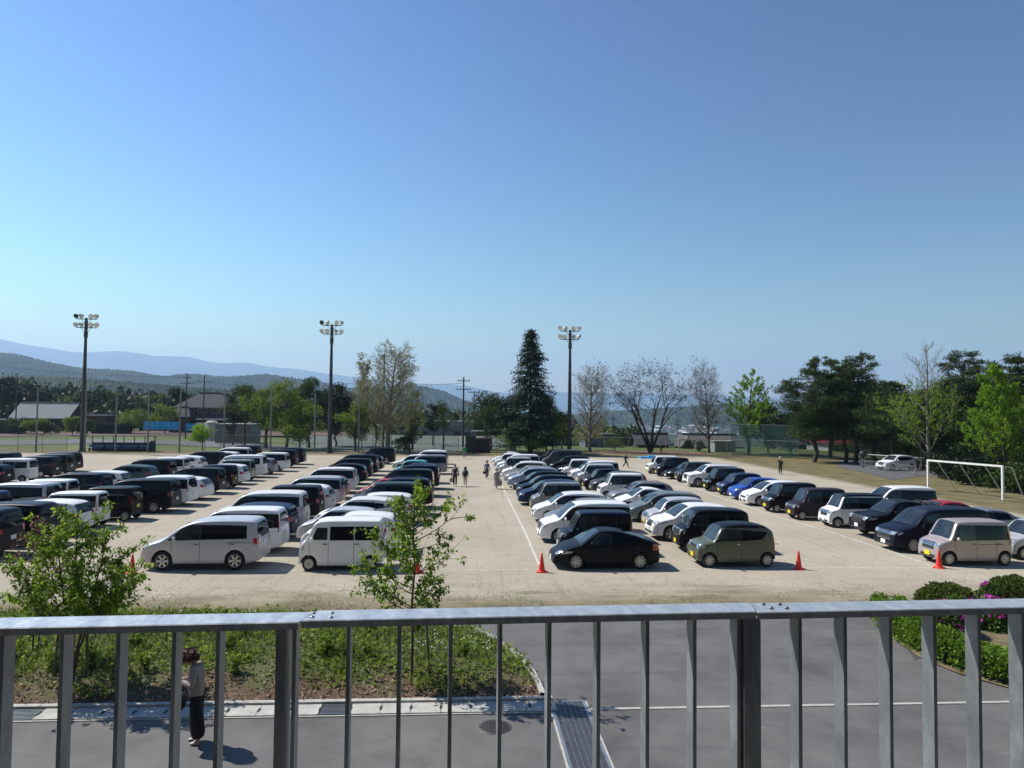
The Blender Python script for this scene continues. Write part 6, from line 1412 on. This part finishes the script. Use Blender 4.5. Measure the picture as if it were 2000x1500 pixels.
o = quads('bark_chips', leafquads(np.stack([X_, Y_, ground(X_, Y_)+.01], 1), .06, 2.2, 1.2, dirs=np.tile([0, 0, .1], (len(X_), 1)), jit=.9), leafmat('bark_chip', (.05, .026, .014), (.42, .29, .20), 0, .8)); o['kind'] = 'stuff'
# clover heads and dandelions
X_, Y_ = scatter(1500, -1.4, 1.8, 17.2, 21, lambda a, y, n: .45+.4*n)
o = quads('clover_flowers', leafquads(np.stack([X_, Y_, ground(X_, Y_)+.1], 1), .035, 1.1, 1, jit=.5), mat('clover_white', (.6, .6, .55), .8)); o['kind'] = 'stuff'
# taller weed clumps: individual plants
wproto = {}
for i in range(26):
    r = random.Random(200+i); x, y = r.uniform(-12, .6), r.uniform(16.2, 20.4)
    if not inside(x, y, poly): continue
    k = i % 3
    if k not in wproto:
        C = []; 
        for s_ in range(11):
            a = r.uniform(0, 6.28); h = r.uniform(.25, .6); l = r.uniform(.05, .3)
            for q in np.linspace(.15, 1, 9): C.append((math.cos(a)*l*q, math.sin(a)*l*q, h*q))
        C = np.repeat(np.array(C), 3, 0)+r_.normal(size=(len(C)*3, 3))*.03
        o = quads('weed_plant', leafquads(C, .085, 1.8, .5, jit=.6), L_weed); wproto[k] = o
    else: o = wproto[k].copy(); COL.objects.link(o)
    o.location = (x, y, bed_h(x, y)); o.rotation_euler.z = r.uniform(0, 6); s_ = r.uniform(.7, 1.2); o.scale = (s_, s_, s_)
    tag(o, 'leafy green weed clump among others in the planting bed', 'plant', 'weed clumps in the planting bed')
# tufts along the sandy margin
X_ = r_.uniform(-16, 20, 26000); Y_ = 21.4+np.abs(r_.normal(size=len(X_)))*1.5; nz = np.sin(X_*1.1)+np.sin(X_*2.9+Y_*2)+np.sin(Y_*3.3-X_*.7); m_ = (nz+r_.normal(size=len(X_))*.7 > .4); X_, Y_ = X_[m_], Y_[m_]
o = quads('dry_grass', leafquads(np.stack([X_, Y_, np.full(len(X_), .005)], 1), .05, 4, 0, dirs=np.tile([0, 0, .8], (len(X_), 1)), jit=.8), leafmat('dry_blades', (.14, .125, .06), (.30, .26, .15), .2)); o['kind'] = 'stuff'

# ================================================================== HEDGE, TOPIARY, AZALEAS
L_hedge = leafmat('hedge_leaves', (.08, .15, .014), (.21, .33, .04), .35, .6); L_top = leafmat('topiary_leaves', (.05, .08, .014), (.14, .17, .04), .3); L_az = leafmat('azalea_leaves', (.04, .085, .012), (.13, .22, .04), .3)
Fl = leafmat('azalea_petals', (.55, .03, .38), (.80, .12, .62), .35)
def shell_cloud(path, hw_, h, n, size, leaf, t, seed):
    r = np.random.default_rng(seed); P_ = np.array(path); k = r.integers(0, len(P_)-1, n); u = r.random((n, 1)); c = P_[k]*(1-u)+P_[k+1]*u
    d = P_[k+1]-P_[k]; d /= np.linalg.norm(d, axis=1)[:, None]; nn = np.stack([-d[:, 1], d[:, 0]], 1)
    a = r.uniform(0, math.pi, n); e = .42; X2 = np.sign(np.cos(a))*np.abs(np.cos(a))**e*hw_; Z2 = np.abs(np.sin(a))**e*h
    s_ = r.uniform(.86, 1.03, n); lump = 1+.05*np.sin(c[:, 0]*5+c[:, 1]*4)
    C = np.stack([c[:, 0]+nn[:, 0]*X2*s_*lump, c[:, 1]+nn[:, 1]*X2*s_*lump, Z2*s_*lump], 1)
    D = np.stack([nn[:, 0]*np.cos(a), nn[:, 1]*np.cos(a), np.sin(a)], 1)
    quads('foliage', leafquads(C, size, 1.5, 0, dirs=D, jit=.9), leaf, t)
hp = [(12.75, 20.9), (12.35, 20.2), (12.1, 19.4), (11.95, 18.5), (11.9, 17.6), (12.0, 16.8), (12.3, 16.0), (12.8, 15.2), (13.6, 14.4)]
t = empty('clipped_hedge', (12.1, 18.4, 0), 'low bright green clipped hedge curving along the road behind the railing', 'hedge')
hl = [(a-12.1, b_-18.4) for a, b_ in hp]
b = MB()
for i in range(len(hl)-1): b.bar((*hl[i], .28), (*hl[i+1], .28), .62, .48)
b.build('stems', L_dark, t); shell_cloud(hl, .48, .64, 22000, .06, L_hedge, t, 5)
def dome(px, py, Y, r, h, label, leaf, n, name='topiary_bush', flowers=0, size=.06, seed=0):
    x = xat(px, Y); t = empty(name, (x, Y, 0), label, 'bush'); rg = np.random.default_rng(seed+500)
    b = MB(); b.lathe([(r*.86*math.cos(a), h*.86*math.sin(a)) for a in np.linspace(0, math.pi/2, 8)], n=18); b.build('stems', L_dark, t)
    u = rg.normal(size=(n, 3)); u[:, 2] = np.abs(u[:, 2]); u /= np.linalg.norm(u, axis=1)[:, None]; lump = 1+.06*np.sin(u[:, 0]*9+seed)*np.cos(u[:, 1]*8)
    C = u*np.array([r, r, h])*lump[:, None]*rg.uniform(.9, 1.03, (n, 1)); quads('foliage', leafquads(C, size, 1.5, 0, dirs=u, jit=.9), leaf, t)
    if flowers:
        cl = rg.normal(size=(max(3, flowers//45), 3)); cl[:, 2] = np.abs(cl[:, 2])+.4; cl[:, 1] -= .5; cl /= np.linalg.norm(cl, axis=1)[:, None]
        k = rg.integers(0, len(cl), flowers); v = cl[k]+rg.normal(size=(flowers, 3))*.17; v[:, 2] = np.abs(v[:, 2]); v /= np.linalg.norm(v, axis=1)[:, None]
        quads('flowers', leafquads(v*np.array([r, r, h])*1.05, .07, 1.2, 0, dirs=v, jit=.8), Fl, t)
    return t
dome(1852, 1160, 22.2, .88, .62, 'olive-brown clipped dome bush, left of two above the handrail', L_top, 9000, seed=1)
dome(1985, 1140, 21.6, .95, .98, 'larger clipped dome bush cut by the right edge above the handrail', L_top, 9000, seed=2)
dome(1846, 1215, 19.2, .66, .84, 'pink-flowering azalea behind the hedge, left', L_az, 3500, 'azalea_bush', 420, seed=3)
dome(1870, 1180, 21.0, .5, .55, 'pink-flowering azalea showing just above the handrail, between the domes', L_az, 2500, 'azalea_bush', 150, seed=4)
dome(1930, 1205, 19.8, .66, .80, 'pink-flowering azalea behind the hedge, right', L_az, 3500, 'azalea_bush', 420, seed=5)
dome(1935, 1165, 21.3, .42, .86, 'small magenta azalea between the two clipped domes', L_az, 2000, 'azalea_bush', 160, seed=6)
# ================================================================== PEOPLE
skin_c = mat('skin', (.50, .31, .22), .55, var=.05)
def skinmesh(name, V, E, Rd, m, parent, sub=1):
    me = bpy.data.meshes.new(name); me.from_pydata(V, E, []); me.materials.append(m); o = link(me, name, parent)
    o.modifiers.new('skin', 'SKIN'); sv = me.skin_vertices[0].data
    for i, r in enumerate(Rd): sv[i].radius = (r, r) if not isinstance(r, tuple) else r
    sv[0].use_root = True
    o.modifiers['skin'].use_smooth_shade = True
    if sub: s_ = o.modifiers.new('sub', 'SUBSURF'); s_.levels = sub; s_.render_levels = sub
    return o
def person(x, y, rz, label, H, hair, top, bottom, arms, legs, shoes=(.02, .02, .02), hair_len=.0, coat=0, skirt=None, bow=0.0, lean=0.0, group=None, z=.006, loose=1.0, sub=1, wide_leg=1.0, mask=False):
    """local forward is -Y; arms/legs: [(elbow, wrist), ...] and [(knee, ankle), ...] with x mirrored by the caller"""
    t = empty('person', (x, y, z), label, 'person', group, rz); k = H/1.65; t.scale = (k, k, k)
    V, E, Rd = [], [], []
    def v(p, r, par=None):
        V.append(tuple(p)); Rd.append(r)
        if par is not None: E.append((par, len(V)-1))
        return len(V)-1
    pel = v((0, 0, .92), (.13, .10)); wa = v((0, -.01-lean*.2, 1.06), (.115, .085), pel); ch = v((0, -.02-lean*.7, 1.24), (.135, .095), wa); nb = v((0, -lean, 1.385), (.06, .055), ch)
    hb = Vector((0, -lean-bow*.25, 1.44)); n1 = v(hb, .048, nb); c1_ = v(hb+Vector((0, -.035-bow*.3, .055-bow*.05)), (.066, .075), n1); c2_ = v(hb+Vector((0, -.01-bow*.35, .125-bow*.06)), (.078, .092), c1_); c3_ = v(hb+Vector((0, .0-bow*.2, .195-bow*.03)), (.052, .062), c2_)
    headc = hb+Vector((0, -.01-bow*.33, .115-bow*.05))
    hands = []
    for sg, (el, wr) in zip((-1, 1), arms):
        s0 = v((sg*.165, -lean, 1.345), .052, ch); e_ = v(el, .038, s0); w_ = v(wr, .026, e_); d = (Vector(wr)-Vector(el)).normalized()
        pm = v(Vector(wr)+d*.05, (.034, .018), w_); kn = Vector(wr)+d*.085; hands.append(kn); sx_ = d.cross(Vector((0, 1, 0))).normalized() if abs(d.y) < .9 else Vector((1, 0, 0))
        for j in range(4):
            off = sx_*(.024-.016*j); cu = Vector((0, -.02, 0)) if abs(d.y) < .8 else Vector((0, 0, -.02)); L_ = (.058, .070, .066, .050)[j]
            a = v(kn+off, .009, pm); b_ = v(kn+off+d*L_*.5+cu*.3, .0085, a); v(kn+off+d*L_+cu, .0075, b_)
        a = v(Vector(wr)+d*.04-sx_*-.034, .010, pm); v(Vector(wr)+d*.075+sx_*.050, .009, a)
    feet = []
    for sg, (kn, an) in zip((-1, 1), legs):
        h = v((sg*.085, 0, .86), .085, pel); q = v(kn, .056, h); a = v(an, .038, q); f = v(Vector(an)+Vector((0, -.10, -.045)), (.036, .022), a); feet.append((Vector(kn), Vector(an)))
    skinmesh('body', V, E, Rd, skin_c, t, sub)
    # face: nose, eyes, ears
    b = MB()
    b.add([headc+Vector((-.012, -.088, -.02)), headc+Vector((.012, -.088, -.02)), headc+Vector((0, -.112, -.022)), headc+Vector((0, -.088, .02))], [(0, 1, 2), (0, 2, 3), (1, 3, 2)]); b.build('nose', skin_c, t)
    for sg in (-1, 1): b = MB(); b.lathe([(0, -.003), (.007, 0), (0, .003)], headc+Vector((sg*.03, -.089, .012)), 8, 'Y'); b.build('eye', dark_gap, t)
    b = MB(); b.box(headc+Vector((0, -.09, -.052)), (.04, .006, .008)); b.build('mouth', mat('lips', (.32, .12, .10), .5), t)
    if mask: b = MB(); b.lathe([(0, -.03), (.045, -.015), (.065, .01), (.06, .03)], headc+Vector((0, -.085, -.035)), 10, 'Y'); b.build('face_mask', MATS['wall_plaster'], t)
    # hair
    hm = mat('hair_%.2f' % hair[0], hair, .5, var=.2, scale=20); b = MB(); n = 14
    prof = []; rows = []
    for j in range(9):
        th = j/8*(1.75+hair_len*1.1); row = []
        for i in range(n):
            a = 2*math.pi*i/n; front = max(0, -math.sin(a)); rr_ = (.106 if hair_len < .2 else .142)*math.sin(min(th, 1.9))+(.012 if th > 1.2 else .004)+.006*math.sin(i*2.7+j)
            zz = .115*math.cos(min(th, 1.75))-max(0, th-1.75)*.16
            if front > (.35 if hair_len < .2 else .75): zz = max(zz, .02+.02*math.sin(i*3))
            row.append(headc+Vector((math.cos(a)*rr_*.88, math.sin(a)*rr_*1.02+.012, zz+.012)))
        rows.append(row)
    b.add([q for r in rows for q in r], [(j*n+i, j*n+(i+1) % n, (j+1)*n+(i+1) % n, (j+1)*n+i) for j in range(8) for i in range(n)], 0, True); ho = b.build('hair', hm, t)
    if sub > 1:
        hr = np.random.default_rng(8); u = hr.normal(size=(1500, 3)); u[:, 2] = np.abs(u[:, 2])*1.1-.35; u /= np.linalg.norm(u, axis=1)[:, None]; u = u[~((u[:, 1] < -.55) & (u[:, 2] < .25))]
        C = u*np.array([.125, .145, .135])+np.array(headc)+np.array([0, .015, .01]); D = np.stack([u[:, 0]*.5, u[:, 1]*.5+.15, -.7+0*u[:, 2]], 1)
        quads('hair_strands', leafquads(C, .085, 6, 0, dirs=D, jit=.35), hm, ho)
    # top
    tm = mat('cloth_%s' % '_'.join('%.2f' % c for c in top), top, .85, var=.12, scale=9, bmp=.01); V, E, Rd = [], [], []
    lo = .77-coat*.5
    a0 = v((0, 0, lo), (.165*loose, .125*loose)); a1 = v((0, -.01-lean*.1, (lo+1.1)/2), (.15*loose, .115*loose), a0); a2 = v((0, -.02-lean*.6, 1.2), (.155*loose, .115*loose), a1); a3 = v((0, -lean, 1.35), (.11, .085), a2); v((0, -lean, 1.41), (.066, .062), a3)
    for sg, (el, wr) in zip((-1, 1), arms):
        s0 = v((sg*.175, -lean, 1.335), .068*loose, a2); e_ = v(el, .055*loose, s0); v(Vector(el).lerp(Vector(wr), .9), .042*loose, e_)
    skinmesh('jacket' if not coat else 'coat', V, E, Rd, tm, t, sub)
    bm_ = mat('cloth_%s' % '_'.join('%.2f' % c for c in bottom), bottom, .85, var=.12, scale=9)
    if skirt:
        b = MB(); n = 18; rows = []
        for j in range(7):
            f_ = j/6; rr_ = .15+(skirt[1]-.15)*f_
            rows.append([(math.cos(6.283*i/n)*rr_*(1+.08*math.sin(i*3)*f_)+skirt[2]*f_*f_, math.sin(6.283*i/n)*rr_*.85*(1+.06*math.cos(i*2)*f_), 1.0-(1.0-skirt[0])*f_) for i in range(n)])
        b.add([q for r in rows for q in r], [(j*n+i, j*n+(i+1) % n, (j+1)*n+(i+1) % n, (j+1)*n+i) for j in range(6) for i in range(n)], 0, True); b.build('skirt', bm_, t)
    else:
        V, E, Rd = [], [], []; p0 = v((0, -.005, .93), (.12, .095))
        for sg, (kn, an) in zip((-1, 1), legs):
            h = v((sg*.085, 0, .84), .10, p0); q = v(kn, .075*wide_leg, h); v(Vector(kn).lerp(Vector(an), .95), .060*wide_leg*(1 if wide_leg == 1 else 1.25), q)
        skinmesh('trousers', V, E, Rd, bm_, t, sub)
    sm = mat('shoe_%.2f' % shoes[0], shoes, .4)
    for kn, an in feet:
        V, E, Rd = [], [], []; a = v(an+Vector((0, .025, -.035)), .043); q = v(an+Vector((0, -.07, -.045)), (.042, .032), a); v(an+Vector((0, -.155, -.058)), (.034, .022), q); skinmesh('shoe', V, E, Rd, sm, t, sub)
    return t, hands, k
ARM_D = [((-.24, .02, 1.08), (-.25, -.06, .85)), ((.24, .02, 1.08), (.25, -.06, .85))]
LEG_W = [((-.09, -.13, .48), (-.085, -.10, .085)), ((.09, -.03, .48), (.085, .22, .13))]
LEG_S = [((-.10, -.02, .48), (-.11, 0, .085)), ((.10, -.02, .48), (.11, 0, .085))]
def worldof(t, p): 
    return Matrix.LocRotScale(t.location, t.rotation_euler, t.scale)@Vector(p)
def bag(name, t, p, size, col, label, strap=.25, cat='bag'):
    q = worldof(t, p); o = empty(name, q, label, cat, None, t.rotation_euler.z); m_ = mat('bag_%.2f_%.2f' % (col[0], col[2]), col, .6, var=.12)
    w, d, h = size; b = MB(); n = 14
    prof = [(.6, -h), (.95, -h*.9), (1, -h*.5), (.86, 0)]
    vs = [(math.copysign(abs(math.cos(6.283*i/n))**.5, math.cos(6.283*i/n))*w/2*f, math.copysign(abs(math.sin(6.283*i/n))**.5, math.sin(6.283*i/n))*d/2*f, zz-strap) for f, zz in prof for i in range(n)]
    b.add(vs, [(j*n+i, j*n+(i+1) % n, (j+1)*n+(i+1) % n, (j+1)*n+i) for j in range(3) for i in range(n)]+[tuple(range(n)), tuple(range(3*n, 4*n))], 0, True); b.build('bag_body', m_, o)
    if strap > .02:
        b = MB(); pts = [Vector((w*.35*math.cos(a), 0, -strap+strap*math.sin(a))) for a in np.linspace(math.pi, 0, 8)]
        for a, c_ in zip(pts[:-1], pts[1:]): b.tube(a, c_, .009, n=5)
        b.build('strap', m_, o)
    return o
# woman on the road, reading her phone
q = at(383, 1452)
tw, hd, kk = person(q.x, q.y, R(-90), 'person in beige jacket and wide black trousers standing on the road looking at a phone', 1.66, (.11, .045, .028), (.33, .275, .235), (.010, .010, .012),
    [((-.22, -.04, 1.09), (-.12, -.27, 1.10)), ((.23, .0, 1.08), (.11, -.26, 1.14))], [((-.09, -.05, .48), (-.09, -.02, .085)), ((.09, .03, .48), (.08, .07, .085))], shoes=(.35, .32, .28), hair_len=.25, bow=.30, lean=.03, loose=1.12, sub=2, wide_leg=1.75, z=.0)
ph = worldof(tw, (0, -.40, 1.16)); b = MB(); b.box((0, 0, 0), (.075, .155, .009), 0, Matrix.Rotation(R(-35), 3, 'X')); b.box((0, -.002, .006), (.068, .14, .003), 1, Matrix.Rotation(R(-35), 3, 'X'))
o = b.build('mobile_phone', [trim_m, pane_m], None, ph); o.rotation_euler.z = R(-90); tag(o, 'dark mobile phone in the hands of the person on the road', 'phone')
bag('handbag', tw, (.13, -.24, 1.12), (.30, .13, .27), (.012, .012, .014), 'black handbag hanging from the forearm of the person on the road', .20)
PG = 'people walking between the cars'
def P_at(px, py): v_ = at(px, py); return v_.x, v_.y
x, y = P_at(888.5, 950); t, h, k = person(x, y, R(180), 'person in grey jacket and black trousers walking away, carrying a beige bag', 1.72, (.012, .010, .010), (.16, .165, .19), (.012, .012, .015), ARM_D, LEG_W, group=PG)
bag('tote_bag', t, (.26, -.05, .80), (.36, .15, .36), (.36, .29, .20), 'beige carrier bag in the hand of the person in the grey jacket', .14)
bag('backpack', t, (0, .17, 1.36), (.28, .13, .45), (.015, .015, .022), 'narrow dark backpack on the person in the grey jacket', .01, 'backpack')
x, y = P_at(908.5, 949.5); t, h, k = person(x, y, R(180), 'person with brown hair and beige trousers walking away with a black backpack', 1.55, (.10, .05, .03), (.30, .30, .31), (.40, .33, .26), ARM_D, LEG_W, shoes=(.16, .15, .15), hair_len=.8, group=PG)
bag('backpack', t, (0, .19, 1.30), (.36, .17, .42), (.012, .012, .015), 'black backpack on the brown-haired person in beige trousers', .01, 'backpack')
x, y = P_at(951, 935); t, h, k = person(x, y, R(8), 'person in grey-blue jacket and black trousers walking towards the camera by the chalk line', 1.62, (.010, .009, .010), (.17, .19, .23), (.012, .012, .014), ARM_D, LEG_W, hair_len=.5, group=PG, mask=True)
bag('handbag', t, (-.26, -.06, .80), (.26, .12, .24), (.03, .02, .018), 'dark brown handbag carried by the person in the grey-blue jacket', .12)
x, y = P_at(970, 955); t, h, k = person(x, y, R(15), 'person in a long flared beige coat nearest the chalk line, holding a pale bag', 1.56, (.06, .04, .03), (.33, .27, .235), (.33, .27, .235), ARM_D, LEG_W, shoes=(.5, .45, .4), hair_len=.25, skirt=(.28, .36, .10), group=PG)
bag('tote_bag', t, (.27, -.06, .80), (.34, .12, .34), (.50, .45, .46), 'pale tote bag carried by the person in the long beige coat', .1)
x, y = P_at(1222, 913.5); person(x, y, R(70), 'person in a black suit and white shirt striding across the far aisle', 1.66, (.012, .010, .010), (.014, .014, .018), (.014, .014, .018), [((-.24, .10, 1.08), (-.25, .16, .86)), ((.24, -.10, 1.08), (.25, -.24, .90))], [((-.09, -.20, .50), (-.085, -.28, .085)), ((.09, .05, .47), (.085, .34, .15))], group=PG)
x, y = P_at(1524, 926.5); t, h, k = person(x, y, R(5), 'grey-haired person in a black suit standing on the grass, hand raised to the ear', 1.74, (.55, .55, .55), (.014, .014, .018), (.012, .012, .015), [((-.30, -.05, 1.16), (-.15, -.10, 1.44)), ARM_D[1]], LEG_S)
b = MB(); b.add([(-.06, -.135, 1.36), (.06, -.135, 1.36), (0, -.15, 1.08)], [(0, 1, 2)]); b.build('shirt_front', w_white, t)
x, y = P_at(907, 895); person(x, y, R(180), 'person in a green top and grey trousers beside the dark cabinet', 1.68, (.012, .010, .010), (.02, .28, .06), (.22, .22, .21), ARM_D, LEG_S)
x, y = P_at(1291, 888); person(x, y, R(10), 'tiny far person in dark clothes beyond the last white box car', 1.65, (.012, .010, .010), (.05, .05, .06), (.30, .12, .12), ARM_D, LEG_S)
